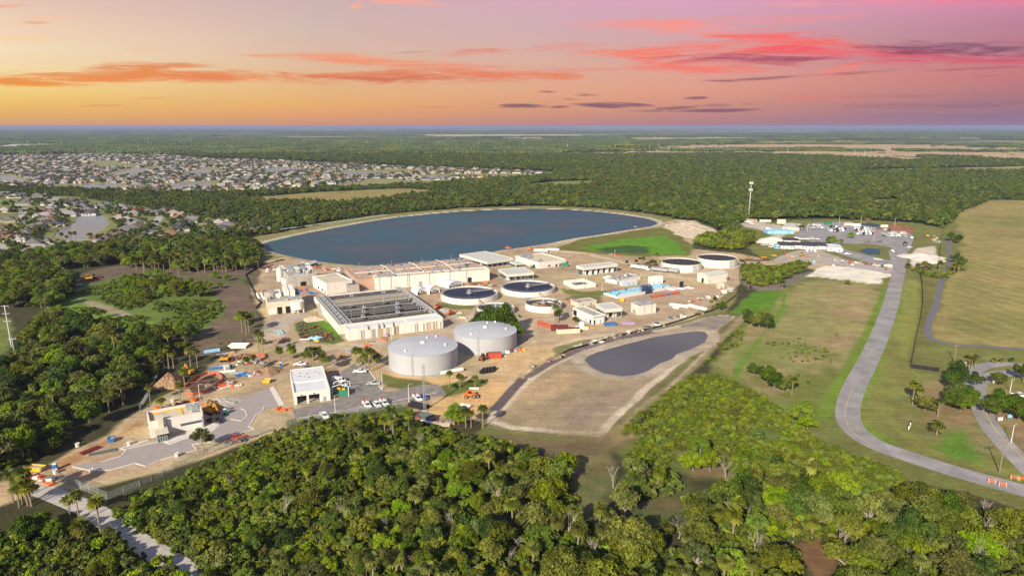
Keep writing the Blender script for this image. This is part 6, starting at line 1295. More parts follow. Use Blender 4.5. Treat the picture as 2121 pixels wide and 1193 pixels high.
# ---------- housing ----------
RC = {'pale grey': (.26,.245,.235), 'grey': (.16,.15,.15), 'dark grey': (.07,.072,.085), 'brown': (.14,.09,.07), 'terracotta': (.25,.13,.085), 'pinkish tan': (.31,.23,.205), 'cream': (.36,.32,.27), 'red': (.28,.06,.04)}
RM = {k: mat(k.replace(' ', '_')+'_roof_tiles', c, .85, .12, .8, objvar=.12) for k, c in RC.items()}
HW = [mat('house_wall_'+n, c, .8, .06, .5, objvar=.08) for n, c in (('white', (.50,.48,.45)), ('cream', (.42,.36,.27)), ('grey', (.30,.29,.28)))]
def hip(mb, x0, x1, y0, y1, z, h, o=.6):
    x0 -= o; x1 += o; y0 -= o; y1 += o; w = x1-x0; d = y1-y0; n = len(mb.v)
    if w >= d: r0, r1 = (x0+d/2, (y0+y1)/2), (x1-d/2, (y0+y1)/2)
    else: r0, r1 = ((x0+x1)/2, y0+w/2), ((x0+x1)/2, y1-w/2)
    mb.v += [(x0,y0,z),(x1,y0,z),(x1,y1,z),(x0,y1,z),(*r0,z+h),(*r1,z+h)]
    if w >= d: fs = [(0,1,5,4),(1,2,5),(2,3,4,5),(3,0,4)]
    else: fs = [(0,1,4),(1,2,5,4),(2,3,5),(3,0,4,5)]
    for f in fs+[(3,2,1,0)]: mb.f.append(tuple(n+i for i in f)); mb.m.append(0)
HP = {}
SH = [((-9,9,-6,6),(-9,-2,-11,-6),(3,8,6,9)), ((-8,8,-7,7),(2,9,-12,-7),None), ((-10,10,-5.5,5.5),(4,10,-10,-5.5),(-9,-3,5.5,9.5)), ((-7,7,-8,8),(-7,-1,-12.5,-8),(7,11,-2,5))]
def house(shape, roof, wall, full):
    key = (shape, roof, wall, full)
    if key in HP: return HP[key]
    e = thing('house', '', 'house'); wb = MB(); rb = MB(); s = SH[shape]
    for i, q in enumerate(s):
        if q is None: continue
        hz = 3.0-(.0 if i == 0 else .02*i); wb.box(*q, 0, hz); hip(rb, *q, hz, (3.4, 2.5, 1.9)[i])
    wb.build('wall', HW[wall], e); rb.build('roof', RM[roof], e)
    q = s[1]; mb = MB(); mb.box(q[0]+.8, q[1]-.8, q[2]-.08, q[2], .05, 2.4); mb.build('garage_door', HW[0], e)
    if full:
        for f in (.35, .6, .8):
            x = s[0][0]+(s[0][1]-s[0][0])*f; mb = MB(); mb.box(x-.8, x+.8, s[0][3], s[0][3]+.06, .9, 2.3); mb.build('window', M['dark'], e)
            mb = MB(); mb.box(x-.8, x+.8, s[0][2]-.06, s[0][2], .9, 2.3); mb.build('window', M['dark'], e)
    HP[key] = e; return e
near = [(20,460,'grey'),(5,478,'brown'),(35,492,'terracotta'),(22,498,'terracotta'),(55,488,'grey'),(70,480,'grey'),(85,470,'grey'),(110,462,'brown'),(105,455,'terracotta'),(118,468,'dark grey'),(95,462,'grey'),(40,500,'cream'),(70,508,'grey'),(85,520,'pale grey'),(98,530,'grey'),(110,537,'dark grey'),
 (10,440,'cream'),(50,425,'grey'),(62,418,'grey'),(30,410,'white' if 0 else 'pale grey'),(12,405,'grey'),(45,407,'dark grey'),(78,408,'grey'),(88,440,'terracotta'),(95,450,'pale grey'),(103,436,'pale grey'),(110,425,'grey'),(117,418,'pale grey'),(140,425,'dark grey'),(152,418,'brown'),(160,425,'grey'),(142,448,'pale grey'),(132,443,'pale grey'),(188,446,'dark grey'),(182,438,'grey'),(172,430,'grey'),(210,430,'grey'),
 (225,428,'grey'),(250,432,'pale grey'),(262,438,'pale grey'),(290,440,'red'),(308,442,'grey'),(325,445,'grey'),(340,440,'grey'),(250,455,'pinkish tan'),(262,460,'cream'),(278,463,'grey'),(285,468,'pale grey'),(285,475,'brown'),(270,478,'grey'),(262,484,'grey'),(250,490,'brown'),(235,495,'brown'),(222,498,'brown'),(372,455,'terracotta'),(385,462,'grey'),(375,470,'dark grey'),(370,478,'dark grey'),(348,492,'terracotta'),(335,500,'pale grey'),(318,505,'pale grey'),(395,460,'pale grey'),
 (460,478,'dark grey'),(470,472,'grey'),(455,466,'cream'),(500,482,'cream'),(515,485,'pinkish tan'),(530,475,'pale grey'),(528,468,'brown'),(540,480,'grey'),(475,425,'dark grey'),(8,492,'brown'),(60,528,'grey'),(1414,378,'grey'),(1420,376,'cream'),(278,446,'pale grey'),(360,446,'pinkish tan')]
rh = random.Random(17); HL = []
for px, py, c in near:
    g = G(px, py); HL.append((g.x, g.y, c, 'near', px, py))
ng = len(HL)
vp = gp([(-60,323),(90,322),(200,320),(330,322),(430,330),(600,335),(800,345),(1000,352),(1145,357),(1140,362),(1000,371),(900,377),(780,372),(700,385),(560,393),(400,400),(290,397),(230,392),(60,385),(-60,384)])
x0, y0 = vp.min(0); x1, y1 = vp.max(0); rr2 = np.random.RandomState(5); vq = []
yy_ = y0; row = 0
while yy_ < y1:
    xx_ = x0+rr2.uniform(0, 20)
    while xx_ < x1: vq.append((xx_+rr2.uniform(-2,2), yy_+rr2.uniform(-3,3)+14*math.sin(xx_*.006+row), row)); xx_ += 27
    yy_ += 34 if row % 2 == 0 else 46; row += 1
vq = np.array(vq); s_ = sdf(vp, vq[:,0], vq[:,1]); vq = vq[s_ > 4]
for fw in FARW: k = sdf(gp(fw), vq[:,0], vq[:,1]); vq = vq[k < -14]
green = vnoise(vq[:,0], vq[:,1], 150, 88); vq = vq[green > .20]
names = list(RC)
for x, y, r_ in vq:
    px, py = proj(x, y)
    if px < -60: continue
    c = rh.choices(['pale grey','grey','dark grey','brown','terracotta','pinkish tan','cream'], [5,4,3,2,1,3 if (130 < px < 450 and py > 375) else 1,3])[0]; HL.append((x, y, c, 'far', px, py))
HL.sort(key=lambda q: q[1]); HREST = []
for i, (x, y, c, ar, px, py) in enumerate(HL):
    rz = rh.choice([0, math.pi/2, math.pi, -math.pi/2])+rh.uniform(-.25,.25)+(.35 if px < 500 and ar == 'near' else 0)
    if -25 < px < 2140 and i < 310 and len(HREST) < 9999:
        if ar == 'near':
            w = 'beside the green-shored estate pond' if 180 < px < 300 and py > 440 else ('on the left street of the nearer estate' if px < 180 and py > 440 else ('at the back of the nearer estate' if py <= 440 else ('by the grove near the lake' if px > 430 else 'around the short right-hand street of the nearer estate')))
            if px > 1000: w = 'alone in the distant wood right of centre'
        else: w = f'in the {"left part" if px < 350 else ("middle" if px < 700 else "right-hand tip")} of the farther estate'
        place(house(rh.randrange(4), c, rh.randrange(3), ar == 'near'), (x, y, 0), rz, f'{c}-roofed house {w}', f'{c}-roofed houses {w}')
    elif px > -60: HREST.append((x, y, 0, 1.0, rz, rh.randrange(8), 1.0))
for e in HP.values():
    if '_used' in e: del e['_used']
print('HOUSES', len(HL), 'rest', len(HREST))
hs = []
for i in range(8):
    rn = ['pale grey','grey','cream','brown','dark grey','pinkish tan','grey','cream'][i]; mb = MB(); s = SH[i % 4]
    for q in s:
        if q: mb.box(*q, 0, 3.0)
    n = len(mb.f); rb = MB()
    for j, q in enumerate(s):
        if q: hip(rb, *q, 3.0-.02*j, (3.4,2.5,1.9)[j])
    off = len(mb.v); mb.v += rb.v; mb.f += [tuple(off+k for k in f) for f in rb.f]; mb.m = [0]*n+[1]*len(rb.f)
    me = bpy.data.meshes.new('estate_house'); me.from_pydata(mb.v, [], mb.f); me.materials.append(HW[i % 3]); me.materials.append(RM[rn]); me.polygons.foreach_set('material_index', mb.m); hs.append(me)
HSRC = [bpy.data.objects.new(m.name, m) for m in hs]
# ---------- foliage ----------
def leafmat(name, a, b, spec=.25):
    m = bpy.data.materials.new(name); m.use_nodes = True; t = NT(m.node_tree); p = t.n['Principled BSDF']
    p.inputs['Roughness'].default_value = .65; p.inputs['Specular IOR Level'].default_value = spec
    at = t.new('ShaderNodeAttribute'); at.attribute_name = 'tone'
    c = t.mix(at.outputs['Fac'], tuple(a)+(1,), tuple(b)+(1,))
    oi = t.new('ShaderNodeObjectInfo'); h = t.new('ShaderNodeHueSaturation'); t.link(c, h.inputs['Color'])
    r = oi.outputs['Random']
    t.link(t.maprange(r, 0, 1, .468, .502), h.inputs['Hue'])
    r2 = t.math('FRACT', t.math('MULTIPLY', r, 7.31)); t.link(t.maprange(r2, 0, 1, .72, 1.50), h.inputs['Value'])
    r3 = t.math('FRACT', t.math('MULTIPLY', r, 13.7)); t.link(t.maprange(r3, 0, 1, .92, 1.14), h.inputs['Saturation'])
    t.link(h.outputs[0], p.inputs['Base Color'])
    tr = t.new('ShaderNodeBsdfTranslucent'); t.link(h.outputs[0], tr.inputs[0])
    mx = t.new('ShaderNodeMixShader'); mx.inputs[0].default_value = .22; t.link(p.outputs[0], mx.inputs[1]); t.link(tr.outputs[0], mx.inputs[2])
    t.link(mx.outputs[0], t.n['Material Output'].inputs[0]); return m
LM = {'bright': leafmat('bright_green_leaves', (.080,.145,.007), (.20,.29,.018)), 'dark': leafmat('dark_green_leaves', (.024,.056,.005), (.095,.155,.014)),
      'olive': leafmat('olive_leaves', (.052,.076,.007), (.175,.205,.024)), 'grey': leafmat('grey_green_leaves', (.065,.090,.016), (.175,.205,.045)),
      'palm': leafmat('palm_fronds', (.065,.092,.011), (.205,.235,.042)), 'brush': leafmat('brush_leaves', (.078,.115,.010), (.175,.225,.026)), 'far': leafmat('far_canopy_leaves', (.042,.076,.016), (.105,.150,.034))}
M['bark'] = mat('grey_bark', (.22,.19,.15), .9, .2, 2.0); M['palmbark'] = mat('palm_bark', (.27,.21,.14), .9, .15, 2.0)
M['dead'] = mat('bare_pale_wood', (.36,.31,.26), .9, .15, 2.0); M['skirt'] = mat('dead_fronds', (.30,.20,.08), .9, .3, 2.0)
def mesh_np(name, V, Fc, tone, m):
    """V (n,3), Fc (k,4) quads, tone per vertex"""
    me = bpy.data.meshes.new(name); me.vertices.add(len(V)); me.vertices.foreach_set('co', V.ravel().astype(np.float32))
    me.loops.add(Fc.size); me.loops.foreach_set('vertex_index', Fc.ravel().astype(np.int32)); w = Fc.shape[1]
    me.polygons.add(len(Fc)); me.polygons.foreach_set('loop_start', np.arange(0, Fc.size, w, dtype=np.int32)); me.polygons.foreach_set('loop_total', np.full(len(Fc), w, np.int32))
    me.update(); a = me.attributes.new('tone', 'FLOAT', 'POINT'); a.data.foreach_set('value', tone.astype(np.float32)); me.materials.append(m); return me
def leaves(rs, C, N, size, tone):
    """one folded four-sided leaf clump at each point C with normal N"""
    n = len(C); N = N/np.linalg.norm(N, axis=1)[:, None]
    r = rs.normal(size=(n, 3)); T = np.cross(N, r); T /= np.linalg.norm(T, axis=1)[:, None]; B = np.cross(N, T)
    s = (size*rs.uniform(.6, 1.35, n))[:, None]; k = s*rs.uniform(.55, 1.0, n)[:, None]
    V = np.stack([C-T*s-N*s*.25, C-B*k+N*s*.1, C+T*s-N*s*.25, C+B*k+N*s*.1], 1).reshape(-1, 3)
    Fc = np.arange(n*4).reshape(-1, 4); return V, Fc, np.repeat(tone, 4)
ICO_V = None
def ico():
    bm = bmesh.new(); bmesh.ops.create_icosphere(bm, subdivisions=1, radius=1.0)
    v = np.array([list(q.co) for q in bm.verts]); f = np.array([[q.index for q in p.verts] for p in bm.faces]); bm.free(); return v, f
IV, IF = ico()
def crown_mesh(name, seed, R, base, top, lobes, per, leaf, m, flat=1.0, inner=.74):
    """uneven crown of leaf clumps gathered in separate boughs round solid inner boughs"""
    rs = np.random.RandomState(seed); L = []
    for i in range(lobes):
        a = rs.uniform(0, 2*math.pi); q = math.sqrt(rs.uniform(0, 1)); rr = R*.80*q
        zc = base+(top-base)*(.30+.45*(1-q**2)*rs.uniform(.6, 1.1)+.15*rs.uniform(-1, 1))
        L.append((rr*math.cos(a), rr*math.sin(a), zc, R*rs.uniform(.22, .40)))
    L = np.array(L); Cs = []; Ns = []; Ts = []
    for i, (x, y, z, r) in enumerate(L):
        n = rs.normal(size=(per, 3)); n /= np.linalg.norm(n, axis=1)[:, None]; n[:, 2] = np.where(n[:, 2] < -.35, -n[:, 2], n[:, 2])
        rad = r*rs.uniform(.72, 1.32, per)
        p = np.array([x, y, z])+n*rad[:, None]*np.array([1, 1, .82*flat])
        keep = np.ones(per, bool)
        for j, (x2, y2, z2, r2) in enumerate(L):
            if j != i: keep &= ((p-np.array([x2, y2, z2]))**2).sum(1) > (r2*.72)**2
        t0 = rs.uniform(.0, .7); p = p[keep]; n = n[keep]
        Cs.append(p); Ns.append(n+rs.normal(size=n.shape)*.55+np.array([0, 0, .25])); Ts.append(np.clip(t0+rs.uniform(-.25, .35, len(p)), 0, 1))
    V, Fc, T = leaves(rs, np.concatenate(Cs), np.concatenate(Ns), leaf, np.concatenate(Ts))
    V = [V]; FF = [Fc]; TT = [T]; off = len(V[0])
    for (x, y, z, r) in L:
        v = IV*(r*inner)*np.array([1, 1, .82*flat])*rs.uniform(.85, 1.12, (len(IV), 1))+np.array([x, y, z])
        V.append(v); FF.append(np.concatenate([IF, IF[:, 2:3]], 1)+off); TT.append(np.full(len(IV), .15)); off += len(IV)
    # inner triangles as degenerate-free quads: rebuild with from_pydata for mixed sizes
    Vv = np.concatenate(V); T = np.concatenate(TT)
    me = bpy.data.meshes.new(name)
    quads = FF[0].tolist(); tris = [f[:3] for q in FF[1:] for f in q.tolist()]
    me.from_pydata(Vv.tolist(), [], quads+tris); a = me.attributes.new('tone', 'FLOAT', 'POINT'); a.data.foreach_set('value', T.astype(np.float32)); me.materials.append(m); me.update()
    return me, L
def limb_mb(seed, L, base, R, k=6, thick=.26, out=1.0):
    rs = random.Random(seed); mb = MB(); fork = base*.75
    mb.tube([(0,0,-.3),(rs.uniform(-.2,.2),rs.uniform(-.2,.2),fork*.6),(rs.uniform(-.3,.3),rs.uniform(-.3,.3),fork)], [thick*1.3, thick, thick*.85], k=7)
    for (x, y, z, r) in L[:k]:
        mid = (x*.45+rs.uniform(-.5,.5), y*.45+rs.uniform(-.5,.5), fork+(z-fork)*.6)
        mb.tube([(0,0,fork*.9), mid, (x*out, y*out, z+r*.5*out)], [thick*.6, thick*.38, thick*.12], k=5, cap=False)
    return mb
def obj_me(name, me, parent=None, link=True):
    o = bpy.data.objects.new(name, me)
    if link: COL.objects.link(o)
    if parent: o.parent = parent
    return o
TREEP = []; SPEC = [('dark', 5.2, 3.0, 10.5, 20, 125, .36), ('bright', 4.6, 2.4, 9.0, 17, 125, .34), ('olive', 5.6, 3.0, 9.5, 22, 105, .36), ('grey', 5.0, 3.2, 9.5, 17, 80, .36), ('dark', 4.2, 2.6, 11.0, 16, 120, .34), ('olive', 4.4, 2.6, 8.5, 16, 110, .32), ('bright', 5.4, 2.8, 10.0, 20, 115, .36)]
NAMEK = {'dark': 'dark green', 'bright': 'bright green', 'olive': 'olive green', 'grey': 'grey-green', 'palm': 'fan'}
for i, (k, R, b, tp, lo, pe, lf) in enumerate(SPEC):
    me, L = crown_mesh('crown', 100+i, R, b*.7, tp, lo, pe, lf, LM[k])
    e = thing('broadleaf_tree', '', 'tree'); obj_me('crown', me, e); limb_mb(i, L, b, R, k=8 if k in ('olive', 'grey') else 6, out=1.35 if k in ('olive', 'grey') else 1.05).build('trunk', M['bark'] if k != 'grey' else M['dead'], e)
    TREEP.append((e, k))
def palm_mesh(seed, h, n=30, r=1.15, skirt=7):
    rs = np.random.RandomState(seed); V = []; Fq = []; T = []
    def fan(c, d, rad, tone):
        d = d/np.linalg.norm(d); up = np.array([0,0,1.]); s = np.cross(d, up); s /= np.linalg.norm(s)+1e-6; nrm = np.cross(s, d)
        K = 7; 
        for j in range(K):
            a = (j-(K-1)/2)/(K-1)*math.radians(230); w = math.radians(15)
            e = lambda q, rr, dr: c+(d*math.cos(q)+s*math.sin(q))*rr-np.array([0,0,1])*dr+nrm*.08*rr*abs(math.sin(q))
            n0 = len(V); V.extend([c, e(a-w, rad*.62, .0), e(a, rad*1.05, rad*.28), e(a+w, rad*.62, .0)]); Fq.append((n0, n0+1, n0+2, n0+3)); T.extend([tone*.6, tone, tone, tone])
    for i in range(n):
        a = rs.uniform(0, 2*math.pi); el = math.asin(rs.uniform(-.55, .98)); d = np.array([math.cos(a)*math.cos(el), math.sin(a)*math.cos(el), math.sin(el)])
        pl = rs.uniform(.8, 1.35)*r; c = np.array([0,0,h])+d*pl*.75; fan(c, d+np.array([0,0,-.25]), r*rs.uniform(.75, 1.05), rs.uniform(.1, 1))
        n0 = len(V); pr = np.cross(d, [0,0,1.])*.05; b0 = np.array([0,0,h-.2]); V.extend([b0-pr, b0+pr, c+pr, c-pr]); Fq.append((n0, n0+1, n0+2, n0+3)); T.extend([.3]*4)
    me = mesh_np('fronds', np.array(V), np.array(Fq), np.array(T), LM['palm'])
    mb = MB(); mb.tube([(0,0,-.3),(.1,.05,h*.5),(0,0,h)], [.26,.19,.21], k=7)
    sk = MB()
    for i in range(skirt):
        a = rs.uniform(0, 2*math.pi); d = np.array([math.cos(a), math.sin(a), -1.3]); c = np.array([0,0,h-.2]); e = c+d*r*.75; s = np.array([-math.sin(a), math.cos(a), 0])*.5*r
        sk.face([c, c+d*.5*r-s*.7, e+s*.2, c+d*.5*r+s*.7])
    return me, mb, sk
PALMP = []
for i, (h, n, r) in enumerate([(6.5,32,1.2),(8.2,34,1.15),(4.6,30,1.25),(9.8,30,1.1),(2.6,30,1.35)]):
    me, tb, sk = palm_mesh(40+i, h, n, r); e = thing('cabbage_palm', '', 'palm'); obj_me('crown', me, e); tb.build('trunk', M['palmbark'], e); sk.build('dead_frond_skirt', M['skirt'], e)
    PALMP.append((e, 'palm'))
def bare_mb(seed, h=8):
    rs = random.Random(seed); mb = MB()
    def br(p, d, L, r, lv):
        q = p+d*L; mb.tube([p, (p+q)/2+Vector((rs.uniform(-.1,.1),)*3)*L, q], [r, r*.75, r*.55], k=5 if lv < 2 else 3, cap=False)
        if lv < 4:
            for _ in range(3 if lv else 4):
                nd = (d+Vector((rs.uniform(-.8,.8), rs.uniform(-.8,.8), rs.uniform(-.1,.5)))).normalized(); br(q if rs.random() < .6 else p.lerp(q, .7), nd, L*rs.uniform(.55,.8), r*.5, lv+1)
    br(Vector((0,0,-.2)), Vector((.05,0,1)), h*.33, .22, 0); return mb
BAREP = []
for i in range(3):
    o = bare_mb(70+i, 8.5).build('bare_tree', M['dead']); tag(o, '', 'bare tree'); BAREP.append((o, 'bare'))
# shrub, low-detail and far canopy shapes exist only as sources of the stuff objects
def src(me): return bpy.data.objects.new(me.name, me)
SHR = []
for i, k in enumerate(['brush', 'brush', 'olive', 'bright', 'dark', 'grey']):
    me, L = crown_mesh('brush', 300+i, 2.0, .1, 2.6, 7, 46, .30, LM[k], inner=.78); SHR.append(src(me))
SHRB = []
for i, k in enumerate(['brush', 'olive', 'bright', 'brush']):
    me, L = crown_mesh('low_brush', 330+i, 2.0, -.2, 1.6, 9, 34, .24, LM[k], inner=.85); SHRB.append(src(me))
MID = []
for i, k in enumerate(['far', 'far', 'dark', 'far', 'olive', 'grey']):
    me, L = crown_mesh('woodland_crown', 400+i, 5.0, 1.0, 9.5, 9, 26, .95, LM[k], inner=.92); MID.append(src(me))
def patch_mesh(seed, size, n, m):
    rs = np.random.RandomState(seed); V = []; Fc = []; T = []
    off = 0
    for i in range(n):
        x, y = rs.uniform(-size/2, size/2, 2); r = rs.uniform(3.5, 8.0); h = rs.uniform(5.0, 11.0)
        v = IV*np.array([r, r, r*.75])*rs.uniform(.72, 1.2, (len(IV), 1))+np.array([x, y, h-r*.5]); v[:, 2] = np.maximum(v[:, 2], .2)
        V.append(v); Fc.append(IF+off); off += len(v); T.append(np.full(len(v), rs.uniform(0, 1))+rs.uniform(-.2, .2, len(v)))
    return mesh_np('woodland_patch', np.concatenate(V), np.concatenate(Fc), np.clip(np.concatenate(T), 0, 1), m)
PAT = [src(patch_mesh(500+i, 100, 120, LM[k])) for i, k in enumerate(['far', 'far', 'olive', 'far', 'dark'])]

def scatter(name, pts, sources, kind='stuff', label=None, cat=None):
    """pts rows: x, y, z, scale, rot, idx, zscale - one object, copies spread by geometry nodes"""
    if not len(pts): return
    P = np.array(pts, float); me = bpy.data.meshes.new(name); me.vertices.add(len(P)); me.vertices.foreach_set('co', P[:, :3].ravel())
    for an, col in (('s', 3), ('r', 4), ('zs', 6)):
        a = me.attributes.new(an, 'FLOAT', 'POINT'); a.data.foreach_set('value', P[:, col].astype(np.float32))
    a = me.attributes.new('ix', 'INT', 'POINT'); a.data.foreach_set('value', P[:, 5].astype(np.int32)); me.update()
    o = bpy.data.objects.new(name, me); COL.objects.link(o); o['kind'] = kind
    if label: o['label'] = label; o['category'] = cat
    cc = bpy.data.collections.new(name+'_sources')
    for i, s in enumerate(sources):
        cc.objects.link(s)
    order = {ob.name: i for i, ob in enumerate(sorted(cc.objects, key=lambda q: q.name))}
    g = bpy.data.node_groups.new(name, 'GeometryNodeTree'); g.interface.new_socket('Geometry', in_out='INPUT', socket_type='NodeSocketGeometry'); g.interface.new_socket('Geometry', in_out='OUTPUT', socket_type='NodeSocketGeometry')
    N = g.nodes; Lk = g.links; gi = N.new('NodeGroupInput'); go = N.new('NodeGroupOutput'); mp = N.new('GeometryNodeMeshToPoints'); ip = N.new('GeometryNodeInstanceOnPoints'); ci = N.new('GeometryNodeCollectionInfo')
    ci.inputs['Collection'].default_value = cc; ci.inputs['Separate Children'].default_value = True; ci.inputs['Reset Children'].default_value = True
    def attr(nm, ty):
        q = N.new('GeometryNodeInputNamedAttribute'); q.data_type = ty; q.inputs[0].default_value = nm; return [x for x in q.outputs if x.enabled and x.name == 'Attribute'][0]
    Lk.new(gi.outputs[0], mp.inputs[0]); Lk.new(mp.outputs[0], ip.inputs['Points']); Lk.new(ci.outputs[0], ip.inputs['Instance']); ip.inputs['Pick Instance'].default_value = True
    Lk.new(attr('ix', 'INT'), ip.inputs['Instance Index'])
    cr = N.new('ShaderNodeCombineXYZ'); Lk.new(attr('r', 'FLOAT'), cr.inputs[2]); Lk.new(cr.outputs[0], ip.inputs['Rotation'])
    mz = N.new('ShaderNodeMath'); mz.operation = 'MULTIPLY'; s_ = attr('s', 'FLOAT'); Lk.new(s_, mz.inputs[0]); Lk.new(attr('zs', 'FLOAT'), mz.inputs[1])
    cs = N.new('ShaderNodeCombineXYZ'); Lk.new(s_, cs.inputs[0]); Lk.new(s_, cs.inputs[1]); Lk.new(mz.outputs[0], cs.inputs[2]); Lk.new(cs.outputs[0], ip.inputs['Scale'])
    Lk.new(ip.outputs[0], go.inputs[0]); md = o.modifiers.new('spread', 'NODES'); md.node_group = g
    return o

def fill(poly, sp, rs, excl=(), jitter=.45):
    """jittered points inside a ground polygon"""
    p = poly if isinstance(poly, np.ndarray) else gp(poly); x0, y0 = p.min(0); x1, y1 = p.max(0)
    gx, gy = np.meshgrid(np.arange(x0, x1, sp), np.arange(y0, y1, sp*.87)); gx = gx+(np.arange(gx.shape[0]) % 2)[:, None]*sp/2
    x = gx.ravel()+rs.uniform(-jitter, jitter, gx.size)*sp; y = gy.ravel()+rs.uniform(-jitter, jitter, gx.size)*sp
    k = sdf(p, x, y) > 0; x, y = x[k], y[k]
    for e in excl:
        q, mrg = e; k = sdf(q, x, y) < -mrg; x, y = x[k], y[k]
    return np.stack([x, y], 1)
rs = np.random.RandomState(11)
TRACK = band([(60,1008),(150,1040),(245,1095),(300,1130),(360,1165),(430,1215)], 5.5)
SHELL = (band([(60,1008),(150,1040),(200,1062)], 5.5), 0.5); SHELL2 = (band([(200,1062),(245,1095),(300,1130),(360,1165),(430,1215)], 2.6), 0.0)
CLEARS = [(gp(z), 0.0) for z in ([(1000,900),(1190,920),(1340,895),(1300,940),(1300,1000),(1280,1060),(1240,1090),(1195,1070),(1175,970),(1080,944)], [(1310,1040),(1410,1030),(1440,1075),(1420,1110),(1330,1115)], [(1385,930),(1500,935),(1520,1010),(1480,1040),(1410,1030)], [(1645,1130),(1705,1120),(1735,1193),(1710,1260),(1650,1250)], [(180,1065),(240,1060),(260,1085),(200,1090)])]
FG = [(-60,1120),(120,1085),(215,1110),(262,1078),(330,1040),(430,990),(540,935),(600,905),(700,890),(820,880),(850,895),(900,905),(990,925),(1080,950),(1180,960),(1230,1060),(1290,960),(1390,990),(1500,1000),(1560,985),(1700,1030),(1880,1040),(1960,1050),(2060,1075),(2250,1110),(2300,1420),(-300,1420)]
LF = [(-200,1000),(0,985),(60,960),(130,925),(225,872),(300,818),(330,790),(345,745),(380,722),(400,700),(330,698),(250,690),(180,690),(120,660),(60,690),(30,760),(-200,780)]
LF2 = [(-200,630),(0,640),(60,640),(120,640),(150,610),(165,590),(130,572),(60,560),(0,560),(-200,575)]
LF3 = [(-300,560),(0,556),(130,560),(200,553),(240,546),(330,548),(350,520),(200,520),(100,530),(0,540),(-300,545)]
LF4 = [(330,546),(350,515),(400,512),(500,505),(540,512),(538,540),(500,556),(420,560)]
TREES = []   # x, y, scale, proto list, kind idx, area
def add(ptsxy, protos, area, lo, hi, prob=None, wts=None):
    n = len(ptsxy)
    for (x, y) in ptsxy:
        if prob is not None and rs.uniform() > prob: continue
        TREES.append((x, y, rs.uniform(lo, hi), protos, rs.choice(len(protos), p=wts), area))
W7 = [.17, .15, .20, .12, .10, .16, .10]
a = fill(FG, 6.9, rs, [SHELL, SHELL2]+CLEARS)
VINE = gp([(330,1020),(450,965),(560,915),(640,925),(770,965),(750,1050),(640,1080),(560,1095),(430,1130),(300,1100)])
for (x, y) in a:
    px, py = proj(x, y)
    pn = vnoise(np.array([x]), np.array([y]), 28, 77)[0]; pn2 = vnoise(np.array([x]), np.array([y]), 40, 12)[0]
    shrubby = (sdf(VINE, np.array([x]), np.array([y]))[0] > 0) or (px < 700 and py < 1120 and pn2 > .42) or (px < 330 and py > 1130)
    if shrubby and rs.uniform() < .85: continue
    ispalm = rs.uniform() < (.75 if pn > .56 else .16)
    big = 1.0 if px > 1000 else .66
    if ispalm: TREES.append((x, y, rs.uniform(.85, 1.35), PALMP, rs.choice(5, p=[.16,.03,.40,.0,.41]), 'fg'))
    else:
        w = np.array(W7)*([.6,.5,1.6,1.6,.6,1.5,.5] if px > 1050 else [.9,1.8,1.0,.9,1.1,1.1,1.7])
        TREES.append((x, y, big*rs.uniform(.62, 1.10), TREEP, rs.choice(7, p=w/w.sum()), 'fg'))
for poly, ar, pal, sp, lo, hi in ((LF, 'left', .25, 7.4, .65, 1.15), (LF2, 'left', .10, 8.5, .8, 1.2), (LF3, 'belt', .12, 7.6, .8, 1.2), (LF4, 'belt', .2, 7.0, .75, 1.1)):
    for (x, y) in fill(poly, sp, rs):
        if rs.uniform() < pal: TREES.append((x, y, rs.uniform(.85, 1.2), PALMP, rs.choice(5, p=[.30,.12,.38,.04,.16]), ar))
        else: TREES.append((x, y, rs.uniform(lo, hi), TREEP, rs.choice(7, p=W7), ar))
# the dense row of palms along the cleared ground
for (x, y) in fill([(262,552),(262,560),(400,566),(530,560),(540,545),(500,548),(400,550),(330,545)], 5.2, rs): TREES.append((x+rs.uniform(-4,4), y+rs.uniform(-9,9), rs.uniform(.8, 1.25), PALMP, rs.choice(5, p=[.35,.25,.3,.10,0]), 'belt')) if rs.uniform() < .75 else TREES.append((x, y, rs.uniform(.6,1.0), TREEP, rs.choice(7), 'belt'))
